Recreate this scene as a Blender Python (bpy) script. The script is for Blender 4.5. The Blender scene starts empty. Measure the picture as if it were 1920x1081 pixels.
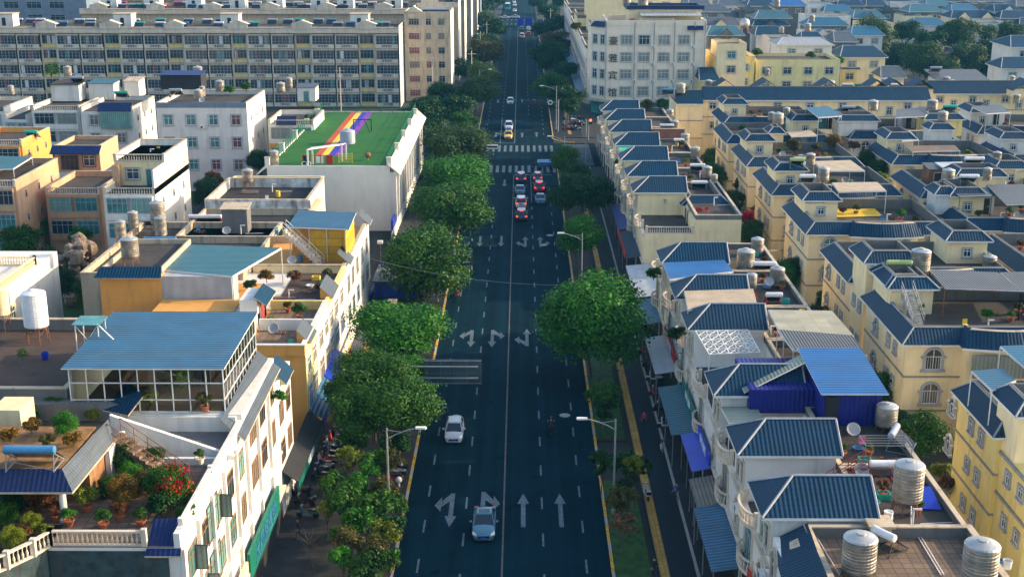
import bpy, bmesh, math, random
import numpy as np
from mathutils import Vector, Matrix
rnd = random.Random(7)
SC = bpy.context.scene
COL = SC.collection
R = math.radians
# ---------------------------------------------------------------- camera, sky, sun, exposure
CAMH = 46.0; FPX = 2400.0
PITCH = math.atan(708 / FPX); YAW = math.atan(18 * math.cos(PITCH) / FPX)
cd = bpy.data.cameras.new('camera'); cam = bpy.data.objects.new('camera', cd); COL.objects.link(cam)
cam.location = (0, 0, CAMH); cam.rotation_euler = (math.pi / 2 - PITCH, 0, YAW)
cd.sensor_width = 36; cd.lens = 36 * FPX / 1920; cd.clip_start = 1; cd.clip_end = 4000
SC.camera = cam
SUN_EL = R(20.5); SUN_AZ = R(80)      # azimuth from the street axis (+Y) towards +X
w = bpy.data.worlds.new('World'); SC.world = w; w.use_nodes = True
nt = w.node_tree
sky = nt.nodes.new('ShaderNodeTexSky'); sky.sky_type = 'NISHITA'; sky.sun_disc = False
sky.sun_elevation = SUN_EL; sky.sun_rotation = SUN_AZ; sky.air_density = 1.0; sky.dust_density = 2.0; sky.ozone_density = 1.0
nt.links.new(sky.outputs[0], nt.nodes['Background'].inputs[0]); nt.nodes['Background'].inputs[1].default_value = 0.15
sd = bpy.data.lights.new('sun', 'SUN'); sd.energy = 2.6; sd.angle = R(0.6); sd.color = (1, .76, .48)
sun = bpy.data.objects.new('sun', sd); COL.objects.link(sun)
sdir = Vector((math.sin(SUN_AZ) * math.cos(SUN_EL), math.cos(SUN_AZ) * math.cos(SUN_EL), math.sin(SUN_EL)))
sun.rotation_euler = sdir.to_track_quat('Z', 'Y').to_euler(); sun.location = sdir * 300
vs = SC.view_settings; vs.view_transform = 'Standard'; vs.look = 'None'; vs.exposure = 1.32; vs.gamma = 1; vs.use_curve_mapping = False
SC.cycles.use_denoising = True
SC.cycles.max_bounces = 5; SC.cycles.diffuse_bounces = 3; SC.cycles.glossy_bounces = 2; SC.cycles.transmission_bounces = 2
SC.cycles.transparent_max_bounces = 4; SC.cycles.volume_bounces = 1
SC.cycles.caustics_reflective = False; SC.cycles.caustics_refractive = False

def W(px, py, z=0.0):
    'where the line of sight through a photo pixel meets the height z'
    a = (px - 960) / FPX; b = -(py - 540.5) / FPX
    cp, sp, cy, sy = math.cos(PITCH), math.sin(PITCH), math.cos(YAW), math.sin(YAW)
    dx = -sy * cp + a * cy - b * sy * sp; dy = cy * cp + a * sy + b * cy * sp; dz = -sp + b * cp
    t = (z - CAMH) / dz
    return dx * t, dy * t
# ---------------------------------------------------------------- materials
MATS = {}
def nd(t, k, **kw):
    n = t.nodes.new(k)
    for a, v in kw.items(): setattr(n, a, v)
    return n
def M(name, col, rough=.8, var=.12, scale=.6, stripe=None, metal=0, dirt=0, dirtcol=(.09, .085, .075), bump=.0, brick=None, spec=.4, coat=0, emit=None, island=0, coarse=.0):
    m = bpy.data.materials.new(name); m.use_nodes = True; t = m.node_tree; L = t.links.new
    p = t.nodes['Principled BSDF']; p.inputs['Roughness'].default_value = rough; p.inputs['Metallic'].default_value = metal
    p.inputs['Specular IOR Level'].default_value = spec; p.inputs['Coat Weight'].default_value = coat
    g = nd(t, 'ShaderNodeNewGeometry')
    def math_(op, a, b=None):
        n = nd(t, 'ShaderNodeMath', operation=op)
        for i, v in enumerate((a, b)):
            if v is None: continue
            if isinstance(v, (int, float)): n.inputs[i].default_value = v
            else: L(v, n.inputs[i])
        return n.outputs[0]
    def mix(f, a, b, mode='MIX'):
        n = nd(t, 'ShaderNodeMix', data_type='RGBA', blend_type=mode)
        if isinstance(f, (int, float)): n.inputs[0].default_value = f
        else: L(f, n.inputs[0])
        for i, v in ((6, a), (7, b)):
            if isinstance(v, tuple): n.inputs[i].default_value = (*v, 1)
            else: L(v, n.inputs[i])
        return n.outputs[2]
    def noise(sc, det=3, vec=None):
        n = nd(t, 'ShaderNodeTexNoise'); n.inputs['Scale'].default_value = sc; n.inputs['Detail'].default_value = det
        L(vec if vec is not None else g.outputs['Position'], n.inputs['Vector']); return n.outputs['Fac']
    c = None
    n1 = noise(scale, 4); n2 = noise(scale * 9, 3)
    f = math_('ADD', math_('MULTIPLY', n1, .7), math_('MULTIPLY', n2, .3))
    lo = tuple(max(0, x * (1 - var * 2.2)) for x in col); hi = tuple(min(1, x * (1 + var * 2.2)) for x in col)
    c = mix(math_('MULTIPLY', math_('SUBTRACT', f, .25), 2.0), lo, hi)
    if coarse:
        nn = noise(.05, 2); c = mix(math_('MULTIPLY', math_('SUBTRACT', nn, .35), coarse * 3), c, tuple(x * .55 for x in col))
    if island:
        c = mix(math_('MULTIPLY', g.outputs['Random Per Island'], island), c, tuple(min(1, x * 2.2) for x in col))
    if dirt:
        mp = nd(t, 'ShaderNodeMapping'); mp.inputs['Scale'].default_value = (1.6, 1.6, .22); L(g.outputs['Position'], mp.inputs['Vector'])
        d = noise(1.0, 5, mp.outputs[0]); rp = nd(t, 'ShaderNodeValToRGB'); rp.color_ramp.elements[0].position = .5; rp.color_ramp.elements[1].position = .78
        L(d, rp.inputs[0]); c = mix(math_('MULTIPLY', rp.outputs[0], dirt), c, dirtcol)
    h = None
    if stripe or brick:
        uv = nd(t, 'ShaderNodeUVMap'); sx = nd(t, 'ShaderNodeSeparateXYZ'); L(uv.outputs[0], sx.inputs[0])
    if stripe:
        ax, per, dist, dark = stripe[:4]
        s = math_('SINE', math_('MULTIPLY', sx.outputs[0 if ax == 'u' else 1], 2 * math.pi / per))
        h = math_('MULTIPLY', math_('ADD', s, 1), .5)
        c = mix(math_('MULTIPLY', math_('SUBTRACT', 1, h), dark), c, tuple(x * .25 for x in col))
        if len(stripe) > 4:        # tile courses
            fr = math_('FRACT', math_('MULTIPLY', sx.outputs[1 if ax == 'u' else 0], 1 / stripe[4]))
            line = math_('LESS_THAN', fr, .16); c = mix(math_('MULTIPLY', line, .5), c, tuple(x * .3 for x in col))
        b = nd(t, 'ShaderNodeBump'); b.inputs['Distance'].default_value = dist; b.inputs['Strength'].default_value = 1
        L(h, b.inputs['Height']); L(b.outputs[0], p.inputs['Normal'])
    elif brick:
        bw, bh, mort, mc = brick
        bt = nd(t, 'ShaderNodeTexBrick'); L(uv.outputs[0], bt.inputs['Vector']); bt.inputs['Scale'].default_value = 1
        bt.inputs['Brick Width'].default_value = bw; bt.inputs['Row Height'].default_value = bh; bt.inputs['Mortar Size'].default_value = mort
        bt.offset = .5 if bw > bh * 1.5 else 0
        bt.inputs['Color1'].default_value = (1, 1, 1, 1); bt.inputs['Color2'].default_value = (.72, .72, .74, 1); bt.inputs['Mortar'].default_value = (mc, mc, mc, 1)
        c = mix(1.0, c, bt.outputs[0], 'MULTIPLY')
    elif bump:
        b = nd(t, 'ShaderNodeBump'); b.inputs['Distance'].default_value = bump; L(n2, b.inputs['Height']); L(b.outputs[0], p.inputs['Normal'])
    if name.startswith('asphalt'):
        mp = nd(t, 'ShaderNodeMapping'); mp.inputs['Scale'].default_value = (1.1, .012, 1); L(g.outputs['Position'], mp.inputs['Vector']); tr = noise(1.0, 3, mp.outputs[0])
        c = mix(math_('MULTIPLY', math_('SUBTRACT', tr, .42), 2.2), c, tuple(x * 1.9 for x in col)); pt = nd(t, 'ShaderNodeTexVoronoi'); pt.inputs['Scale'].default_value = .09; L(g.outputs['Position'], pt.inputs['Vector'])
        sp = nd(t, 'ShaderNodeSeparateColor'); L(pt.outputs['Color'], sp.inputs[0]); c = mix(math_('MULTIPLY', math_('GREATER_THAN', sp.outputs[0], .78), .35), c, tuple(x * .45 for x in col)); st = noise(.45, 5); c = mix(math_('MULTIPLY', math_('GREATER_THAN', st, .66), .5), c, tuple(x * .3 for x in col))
    if name.startswith(('tile', 'sheet', 'cream', 'white', 'deck', 'stone')):
        oi = nd(t, 'ShaderNodeObjectInfo'); am = .55 if name[0] in 'td' or name.startswith('sheet') else .12
        c = mix(math_('MULTIPLY', oi.outputs['Random'], am), c, tuple(x * .45 + .02 for x in col))
    if name.startswith('paint'):
        wr = noise(5, 4); c = mix(math_('MULTIPLY', math_('GREATER_THAN', wr, .56), .55), c, (.02, .03, .035))
    L(c, p.inputs['Base Color'])
    if emit: p.inputs['Emission Color'].default_value = (*emit[:3], 1); p.inputs['Emission Strength'].default_value = emit[3]
    MATS[name] = m; return m
TB = (.006, .058, .125)
M('white', (.72, .70, .64), dirt=.25, var=.05); M('white_bright', (.70, .68, .63), dirt=.35, var=.04); M('cream', (.87, .71, .41), dirt=.22, var=.05)
M('yellow', (.80, .62, .22), dirt=.35, var=.05); M('pale_yellow', (.76, .66, .30), dirt=.3, var=.05); M('orange', (.66, .33, .075), dirt=.25, var=.05)
M('peach', (.55, .33, .19), dirt=.4, var=.06); M('grey_wall', (.15, .15, .145), dirt=.7, var=.1); M('bluegrey', (.16, .21, .27), dirt=.3)
M('beige', (.50, .41, .29), dirt=.7, var=.08); M('stone', (.64, .55, .43), dirt=.35, var=.1); M('trim', (.36, .37, .38), dirt=.3); M('band', (.30, .28, .25), dirt=.4)
M('deck', (.055, .046, .04), var=.4, scale=.5, rough=.95, bump=.02, dirt=.6, coarse=.4); M('earth', (.22, .115, .04), var=.4, scale=1.5); M('deck_dark', (.018, .018, .02), var=.35, scale=.5, rough=.95, dirt=.3)
M('deck_tile', (.24, .165, .11), var=.22, scale=.4, brick=(.62, .62, .03, .30), rough=.9); M('deck_brown', (.075, .045, .03), var=.3, scale=.5, rough=.9, dirt=.4)
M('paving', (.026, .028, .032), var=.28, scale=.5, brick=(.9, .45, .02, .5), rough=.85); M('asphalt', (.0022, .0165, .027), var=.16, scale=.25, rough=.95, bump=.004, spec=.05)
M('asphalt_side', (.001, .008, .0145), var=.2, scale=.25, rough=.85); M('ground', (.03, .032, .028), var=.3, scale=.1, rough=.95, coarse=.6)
M('paint', (.10, .14, .16), var=.2, scale=1.5, rough=.7); M('paint_yellow', (.62, .36, .035), var=.25, scale=1.5, rough=.7); M('paint_faint', (.10, .10, .09), var=.2)
M('tactile', (.50, .29, .05), var=.2, brick=(.3, .3, .03, .5)); M('kerbstone', (.34, .33, .30), var=.15); M('soil', (.02, .016, .009), var=.3, scale=2); M('grass_mat', (.014, .06, .004), var=.5, scale=1.5, bump=.05)
M('tile', TB, rough=.5, var=.16, stripe=('u', .30, .025, .8, .38), spec=.13, coarse=.25); M('tile_slate', (.085, .11, .14), rough=.5, var=.16, stripe=('u', .28, .03, .4, .38), spec=.3)
M('tile_navy', (.002, .02, .11), rough=.5, var=.16, stripe=('u', .28, .03, .4, .38), spec=.25)
M('sheet_blue', (.045, .19, .34), rough=.5, var=.2, stripe=('v', .42, .06, .95), dirt=.45, dirtcol=(.12, .05, .03)); M('sheet_teal', (.04, .19, .25), rough=.5, var=.1, stripe=('v', .46, .06, .9), dirt=.15)
M('sheet_bright', (.008, .17, .50), rough=.5, var=.15, stripe=('v', .42, .05, .8)); M('sheet_grey', (.09, .095, .11), rough=.5, var=.15, stripe=('u', .25, .05, .6), dirt=.3); M('sheet_pale', (.30, .34, .27), rough=.5, stripe=('v', .3, .04, .35))
M('sheet_deepblue', (.003, .008, .22), rough=.5, var=.12, stripe=('u', .35, .04, .35)); M('sheet_navy', (.008, .03, .17), rough=.6, var=.15); M('sheet_cyan', (.01, .15, .28), rough=.5, stripe=('v', .42, .04, .7))
M('sheet_white', (.42, .45, .47), rough=.5, stripe=('u', 1.1, .01, .15)); M('shell', (.40, .37, .25), rough=.5, var=.1, brick=(1.2, 1.2, .05, .75)); M('tarp_beige', (.42, .34, .24), var=.12, scale=.8)
M('tarp_green', (.02, .42, .27), var=.2, scale=1); M('brick_red', (.33, .13, .08), brick=(.5, .16, .02, .6), var=.2)
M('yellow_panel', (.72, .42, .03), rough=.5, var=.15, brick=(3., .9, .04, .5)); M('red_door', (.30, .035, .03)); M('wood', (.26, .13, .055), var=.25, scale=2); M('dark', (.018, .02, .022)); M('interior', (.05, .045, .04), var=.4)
M('steel', (.40, .36, .30), rough=.42, metal=.45, var=.25, scale=2, stripe=('v', .2, .03, .45)); M('steel_plain', (.46, .46, .44), rough=.38, metal=.5, var=.12); M('metal_white', (.70, .70, .68), rough=.5, var=.1); M('rust', (.20, .085, .045), rough=.8, var=.3)
M('iron', (.07, .07, .07), rough=.6); M('iron_blue', (.02, .13, .36)); M('iron_red', (.42, .04, .04)); M('galv', (.26, .28, .29), metal=.3, rough=.5)
M('tank_white', (.72, .72, .72), rough=.35); M('tank_blue', (.06, .22, .40), rough=.35); M('tank_green', (.04, .42, .32), rough=.35); M('tank_pink', (.60, .12, .28), rough=.35); M('tank_lime', (.36, .46, .16), rough=.4); M('tank_grey', (.32, .36, .42), rough=.35)
M('tubes', (.01, .014, .03), rough=.18, stripe=('u', .12, .02, .5), var=.1)
M('glass', (.018, .04, .055), rough=.12, var=.35, scale=.7, spec=.6); M('glass_teal', (.05, .20, .20), rough=.2, var=.3, scale=.8); M('glass_blue', (.03, .07, .22), rough=.15, var=.3)
M('curtain', (.20, .17, .13), rough=.5, var=.25, stripe=('u', .3, .02, .6)); M('curtain_green', (.16, .34, .30), rough=.5, var=.15, stripe=('u', .35, .03, .4)); M('curtain_grey', (.22, .25, .22), rough=.5, var=.2, stripe=('u', .35, .03, .4)); M('curtain_red', (.16, .05, .05), rough=.4)
M('turf', (.006, .11, .006), var=.12, scale=.4, rough=.95); M('s_red', (.45, .07, .02)); M('s_yel', (.72, .52, .05)); M('s_blue', (.02, .03, .34)); M('s_pur', (.20, .03, .34)); M('fence_green', (.01, .16, .075), rough=.5)
M('bark', (.10, .075, .05), var=.3, scale=3, bump=.03); M('terracotta', (.34, .10, .04)); M('sign_blue', (.01, .04, .42), rough=.4); M('sign_green', (.01, .16, .11), rough=.4); M('sign_grey', (.055, .085, .095), rough=.5, var=.15, brick=(1.2, 3., .03, 1.6)); M('sign_red', (.45, .03, .02))
M('lettering', (.12, .10, .12)); M('letter_white', (.75, .78, .80)); M('skin', (.42, .25, .17)); M('cloth_red', (.45, .04, .06)); M('cloth_dark', (.02, .02, .03)); M('cloth_white', (.62, .62, .62)); M('cloth_blue', (.05, .10, .25)); M('hair', (.012, .01, .01))
M('rubber', (.012, .012, .012), rough=.7); M('c_silver', (.08, .20, .27), rough=.28, var=.02, metal=.3, coat=.6); M('c_white', (.5, .54, .55), rough=.3, var=.02, coat=.5); M('c_black', (.015, .015, .02), rough=.25, var=.02, coat=.7)
M('c_red', (.38, .02, .02), rough=.3, var=.02, coat=.5); M('c_navy', (.02, .025, .10), rough=.25, var=.02, coat=.6); M('c_yellow', (.78, .45, .04), rough=.3, var=.02, coat=.4); M('c_teal', (.05, .40, .42), rough=.3, var=.02, coat=.4)
M('carglass', (.012, .02, .035), rough=.06, var=.05, spec=.8); M('chrome', (.6, .6, .6), metal=.9, rough=.25); M('headlamp', (.75, .78, .80), rough=.15); M('taillamp', (.55, .01, .01), rough=.3); M('brakelamp', (.6, .02, .02), emit=(1, .06, .04, .9))
M('lamp_red', (.6, .02, .02), emit=(1, .05, .02, 5)); M('lamp_amber', (.6, .3, .02), emit=(1, .35, .02, 4)); M('plate_blue', (.01, .03, .40)); M('rock', (.26, .19, .13), var=.4, scale=1.2, bump=.1); M('court_dark', (.03, .055, .06), var=.4, scale=1.5, dirt=.6, dirtcol=(.10, .06, .04)); M('mould', (.50, .50, .48), var=.3, scale=.8, dirt=.95, dirtcol=(.03, .03, .035)); M('hotel_wall', (.76, .67, .53), var=.04, dirt=.25); M('sign_dark', (.03, .02, .03)); M('gable_white', (.66, .65, .58), var=.03, dirt=.12); M('water', (.02, .05, .05), rough=.08)
def leaf_mat(name, col, isl=.75):
    m = bpy.data.materials.new(name); m.use_nodes = True; t = m.node_tree; L = t.links.new
    p = t.nodes['Principled BSDF']; p.inputs['Roughness'].default_value = .55; p.inputs['Specular IOR Level'].default_value = .25
    g = nd(t, 'ShaderNodeNewGeometry'); n = nd(t, 'ShaderNodeTexNoise'); n.inputs['Scale'].default_value = .8; L(g.outputs['Position'], n.inputs['Vector'])
    mx = nd(t, 'ShaderNodeMix', data_type='RGBA'); mx.inputs[6].default_value = (*[x * .30 for x in col], 1); mx.inputs[7].default_value = (col[0] * 2.6, col[1] * 1.7, col[2] * 1.0, 1)
    ad = nd(t, 'ShaderNodeMath', operation='MULTIPLY_ADD'); ad.inputs[1].default_value = isl; L(g.outputs['Random Per Island'], ad.inputs[0])
    sb = nd(t, 'ShaderNodeMath', operation='SUBTRACT'); sb.inputs[1].default_value = .35; L(n.outputs['Fac'], sb.inputs[0]); L(sb.outputs[0], ad.inputs[2])
    L(ad.outputs[0], mx.inputs[0]); L(mx.outputs[2], p.inputs['Base Color'])
    tr = nd(t, 'ShaderNodeBsdfTranslucent'); L(mx.outputs[2], tr.inputs[0]); ms = nd(t, 'ShaderNodeMixShader'); ms.inputs[0].default_value = .22
    L(p.outputs[0], ms.inputs[1]); L(tr.outputs[0], ms.inputs[2]); L(ms.outputs[0], t.nodes['Material Output'].inputs[0])
    MATS[name] = m
leaf_mat('leaf', (0.0171, 0.0925, 0.0022)); leaf_mat('leaf_dark', (0.0053, 0.0481, 0.0053)); leaf_mat('leaf_bright', (0.0187, 0.1443, 0.0024)); leaf_mat('leaf_grey', (0.0220, 0.0725, 0.0130)); leaf_mat('leaf_yellow', (0.0840, 0.1560, 0.0072)); leaf_mat('leaf_olive', (.042, .06, .008))
leaf_mat('flower_red', (.25, .006, .008), .5); leaf_mat('flower_pink', (.25, .008, .07), .5); leaf_mat('leaf_gold', (.11, .09, .008), .6); leaf_mat('leaf_rust', (.075, .04, .012), .6); leaf_mat('twigs', (.10, .07, .045))
# ---------------------------------------------------------------- mesh building
class MB:
    def __init__(s): s.v = []; s.f = []; s.m = []; s.mats = []
    def mi(s, m):
        if m is None: m = s.mats[0] if s.mats else 'white'
        if m not in s.mats: s.mats.append(m)
        return s.mats.index(m)
    def poly(s, pts, m=None):
        b = len(s.v); s.v += [tuple(p) for p in pts]; s.f.append(tuple(range(b, b + len(pts)))); s.m.append(s.mi(m)); return s
    def mesh(s, vs, fs, m=None):
        b = len(s.v); i = s.mi(m); s.v += [tuple(p) for p in vs]
        for f in fs: s.f.append(tuple(b + k for k in f)); s.m.append(i)
        return s
    def box(s, x0, x1, y0, y1, z0, z1, m=None):
        if x0 > x1: x0, x1 = x1, x0
        if y0 > y1: y0, y1 = y1, y0
        vs = [(x0, y0, z0), (x1, y0, z0), (x1, y1, z0), (x0, y1, z0), (x0, y0, z1), (x1, y0, z1), (x1, y1, z1), (x0, y1, z1)]
        return s.mesh(vs, [(0, 3, 2, 1), (4, 5, 6, 7), (0, 1, 5, 4), (1, 2, 6, 5), (2, 3, 7, 6), (3, 0, 4, 7)], m)
    def prism(s, pts, z0, z1, m=None, top=None):
        a = sum(pts[i][0] * pts[(i + 1) % len(pts)][1] - pts[(i + 1) % len(pts)][0] * pts[i][1] for i in range(len(pts)))
        if a < 0: pts = pts[::-1]
        n = len(pts); vs = [(x, y, z0) for x, y in pts] + [(x, y, z1) for x, y in pts]
        s.mesh(vs, [tuple(range(n))[::-1]] + [(i, (i + 1) % n, n + (i + 1) % n, n + i) for i in range(n)], m)
        s.poly(vs[n:], top or m); return s
    def slab(s, pts, th, m=None, under=None):
        'a sheet through 3-d points, th thick downwards'
        n = len(pts); lo = [(x, y, z - th) for x, y, z in pts]
        c = [Vector(p) for p in pts]; nz = sum(((c[i].cross(c[(i + 1) % n])) for i in range(n)), Vector()).z
        if nz < 0: pts = pts[::-1]; lo = lo[::-1]
        s.poly(pts, m); s.poly(lo[::-1], under or m)
        for i in range(n):
            j = (i + 1) % n; s.poly([lo[i], lo[j], pts[j], pts[i]], under or m)
        return s
    def bar(s, a, b, r, m=None, n=4, r2=None):
        a, b = Vector(a), Vector(b); d = (b - a)
        if d.length < 1e-6: return s
        q = d.to_track_quat('Z', 'Y'); r2 = r if r2 is None else r2; vs = []
        for p, rr in ((a, r), (b, r2)):
            for k in range(n):
                t = 2 * math.pi * (k + .5) / n; vs.append(p + q @ Vector((rr * math.cos(t), rr * math.sin(t), 0)))
        return s.mesh(vs, [(k, (k + 1) % n, n + (k + 1) % n, n + k) for k in range(n)] + [tuple(range(n))[::-1], tuple(range(n, 2 * n))], m)
    def lathe(s, prof, m=None, n=20, c=(0, 0, 0)):
        vs = []; 
        for r, z in prof:
            for k in range(n): t = 2 * math.pi * k / n; vs.append((c[0] + r * math.cos(t), c[1] + r * math.sin(t), c[2] + z))
        fs = []
        for j in range(len(prof) - 1):
            for k in range(n): fs.append((j * n + k, j * n + (k + 1) % n, (j + 1) * n + (k + 1) % n, (j + 1) * n + k))
        fs.append(tuple(range(n))[::-1]); fs.append(tuple(range((len(prof) - 1) * n, len(prof) * n)))
        return s.mesh(vs, fs, m)
    def data(s, name, off=(0, 0, 0), smooth=False, keepuv=None):
        me = bpy.data.meshes.new(name); ox, oy, oz = off
        me.from_pydata([(x - ox, y - oy, z - oz) for x, y, z in s.v], [], s.f)
        for m in s.mats: me.materials.append(MATS[m])
        me.polygons.foreach_set('material_index', s.m)
        me.update()
        ul = me.uv_layers.new(name='UVMap'); nl = len(me.loops); uv = np.zeros(nl * 2)
        V = np.array(s.v) if s.v else np.zeros((0, 3))
        for p in me.polygons:
            n = p.normal; 
            if abs(n.z) > .985: ua = Vector((1, 0, 0)); va = Vector((0, 1, 0))
            else:
                ua = Vector((-n.y, n.x, 0)).normalized(); va = n.cross(ua)
            for li in p.loop_indices:
                q = s.v[me.loops[li].vertex_index]
                uv[2 * li] = q[0] * ua.x + q[1] * ua.y; uv[2 * li + 1] = q[0] * va.x + q[1] * va.y + q[2] * va.z
        ul.data.foreach_set('uv', uv)
        if smooth: me.polygons.foreach_set('use_smooth', [True] * len(me.polygons))
        return me
    def build(s, name, parent=None, mat=None, smooth=False, label=None):
        if mat and not s.mats: s.mi(mat)
        off = parent.matrix_loc if False else (tuple(parent['_o']) if parent is not None and '_o' in parent else (0, 0, 0))
        o = bpy.data.objects.new(name, s.data(name, off, smooth)); COL.objects.link(o)
        if parent is not None: o.parent = parent
        o['_o'] = off
        if label: o['label'] = label
        return o
def tag(o, label, cat, group=None):
    o['label'] = label; o['category'] = cat
    if group: o['group'] = group
    return o
def thing(name, label, cat, loc=(0, 0, 0), group=None, rz=0):
    o = bpy.data.objects.new(name, None); COL.objects.link(o); o.location = loc; o.rotation_euler = (0, 0, rz)
    o['_o'] = tuple(float(x) for x in loc); return tag(o, label, cat, group)
def struct(name, mb, z=0):
    o = mb.build(name); o['kind'] = 'structure'; return o
def put(name, me, parent, loc=(0, 0, 0), rz=0, sc=None):
    'a part from shared mesh data, loc in world coordinates'
    o = bpy.data.objects.new(name, me); COL.objects.link(o); o.parent = parent
    b = parent['_o'] if parent is not None and '_o' in parent else (0, 0, 0)
    o.location = (loc[0] - b[0], loc[1] - b[1], loc[2] - b[2]); o.rotation_euler = (0, 0, rz)
    if sc: o.scale = sc
    return o
def copy_tree(o, parent=None):
    c = o.copy(); COL.objects.link(c); c.parent = parent
    for ch in list(o.children): copy_tree(ch, c)
    return c
CACHE = {}
def cached(key, fn):
    if key not in CACHE: CACHE[key] = fn()
    return CACHE[key]
FACE = {'F': 0, 'L': -math.pi / 2, 'R': math.pi / 2, 'B': math.pi}
# ---------------------------------------------------------------- building pieces
def arch_pts(w, h, n=10, x=0, z=0):
    r = w / 2; pts = [(x - r, z), (x + r, z)]
    for k in range(n + 1): t = math.pi * k / n; pts.append((x + r * math.cos(t), z + h - r + r * math.sin(t)))
    return pts
def win_mesh(w, h, kind, trim, frame, cols, bars, pane_in=None):
    'frame of a window, facing -y, origin at the middle of its foot'
    b = MB(); t = .07
    if kind == 'arch':
        P = arch_pts(w, h); Q = arch_pts(w + .44, h + .22, z=0)
        for A, B_, y0, y1, m in ((Q, P, -.16, 0, trim),):
            n = len(A)
            for i in range(1, n):
                j = (i + 1) % n
                a0, a1, c0, c1 = A[i], A[j], B_[i], B_[j]
                b.poly([(c0[0], y0, c0[1]), (a0[0], y0, a0[1]), (a1[0], y0, a1[1]), (c1[0], y0, c1[1])], m)
                b.poly([(a0[0], y0, a0[1]), (a0[0], y1, a0[1]), (a1[0], y1, a1[1]), (a1[0], y0, a1[1])], m)
                b.poly([(c0[0], y1, c0[1]), (c0[0], y0, c0[1]), (c1[0], y0, c1[1]), (c1[0], y1, c1[1])], m)
        b.box(-w / 2 - .38, w / 2 + .38, -.26, 0, -.2, 0, trim)
        b.box(-w / 2 - .40, -w / 2 - .02, -.24, 0, h - w / 2 - .12, h - w / 2 + .06, trim); b.box(w / 2 + .02, w / 2 + .40, -.24, 0, h - w / 2 - .12, h - w / 2 + .06, trim)
        ztop = h - w / 2
    else:
        if trim:
            b.box(-w / 2 - .16, w / 2 + .16, -.13, 0, h, h + .16, trim); b.box(-w / 2 - .2, w / 2 + .2, -.2, 0, -.16, 0, trim)
            b.box(-w / 2 - .16, -w / 2, -.13, 0, 0, h, trim); b.box(w / 2, w / 2 + .16, -.13, 0, 0, h, trim)
        if kind == 'ped':
            b.mesh([(-w / 2 - .25, -.15, h + .2), (w / 2 + .25, -.15, h + .2), (0, -.15, h + .62), (-w / 2 - .25, 0, h + .2), (w / 2 + .25, 0, h + .2), (0, 0, h + .62)], [(0, 1, 2), (1, 4, 5, 2), (3, 0, 2, 5), (0, 3, 4, 1)], trim)
        b.box(-w / 2, w / 2, -.07, 0, h - t, h, frame); ztop = h
    b.box(-w / 2, -w / 2 + t, -.07, 0, 0, ztop, frame); b.box(w / 2 - t, w / 2, -.07, 0, 0, ztop, frame); b.box(-w / 2, w / 2, -.07, 0, 0, t, frame)
    zt = h * .66 if kind != 'arch' else ztop * .98
    b.box(-w / 2 + t, w / 2 - t, -.065, 0, zt, zt + .06, frame)
    for k in range(1, cols): x = -w / 2 + w * k / cols; b.box(x - .03, x + .03, -.06, 0, t, h - .05, frame)
    if bars:
        n = int(w / .22)
        for k in range(1, n): x = -w / 2 + w * k / n; b.box(x - .013, x + .013, -.11, -.08, .05, ztop - .05, 'metal_white' if bars == 1 else 'rust')
    return b
def win(root, X, Y, Z, w, h, face='F', kind='rect', trim='trim', frame='metal_white', pane='glass', cols=2, bars=0, simple=False):
    key = (round(w, 1), round(h, 1), kind, trim, frame, cols, bars); w, h = key[0], key[1]
    def panebox(b):
        if kind == 'arch': b.poly([(x, -.03, z) for x, z in arch_pts(w, h)], pane)
        else: b.poly([(-w / 2, -.03, 0), (w / 2, -.03, 0), (w / 2, -.03, h), (-w / 2, -.03, h)], pane)
        return b
    if simple:
        me = cached(('ws', key, pane), lambda: panebox(win_mesh(w, h, kind, trim, frame, cols, bars)).data('window'))
        return put('window', me, root, (X, Y, Z), FACE[face])
    me = cached(('w', key), lambda: win_mesh(w, h, kind, trim, frame, cols, bars).data('window'))
    o = put('window', me, root, (X, Y, Z), FACE[face])
    pm = cached(('p', key[0], key[1], kind == 'arch', pane), lambda: panebox(MB()).data('pane'))
    q = bpy.data.objects.new('pane', pm); COL.objects.link(q); q.parent = o
    return o
PANES = ['glass', 'glass', 'curtain', 'glass_teal', 'curtain_grey', 'glass']
def pane(): return rnd.choice(PANES)
def door(root, X, Y, Z, w, h, face='F', mat='red_door'):
    def mk():
        b = MB(); b.box(-w / 2 - .1, w / 2 + .1, -.08, 0, 0, h + .1, 'trim'); b.box(-w / 2, w / 2, -.12, -.08, 0, h, mat); b.box(w / 2 - .2, w / 2 - .1, -.17, -.12, h * .45, h * .5, 'steel_plain')
        for z in (.15, h * .55): b.box(-w / 2 + .12, w / 2 - .12, -.14, -.12, z, z + h * .33, mat)
        return b.data('door')
    return put('door', cached(('d', w, h, mat), mk), root, (X, Y, Z), FACE[face])
def aircon(root, X, Y, Z, face='F'):
    def mk():
        b = MB(); b.box(-.42, .42, -.42, -.08, 0, .58, 'metal_white'); b.lathe([(.2, 0), (.2, .02)], 'iron', 12); 
        for k in range(12):
            pass
        b.v = b.v; n = len(b.v)
        # the fan ring turned to face outwards
        for i in range(n - 24, n): x, y, z = b.v[i]; b.v[i] = (x - .08, -.42 - z, y + .29)
        b.box(-.4, -.3, -.4, 0, -.08, 0, 'iron'); b.box(.3, .4, -.4, 0, -.08, 0, 'iron'); return b.data('air_conditioner')
    return put('air_conditioner', cached('ac', mk), root, (X, Y, Z), FACE[face])
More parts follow.
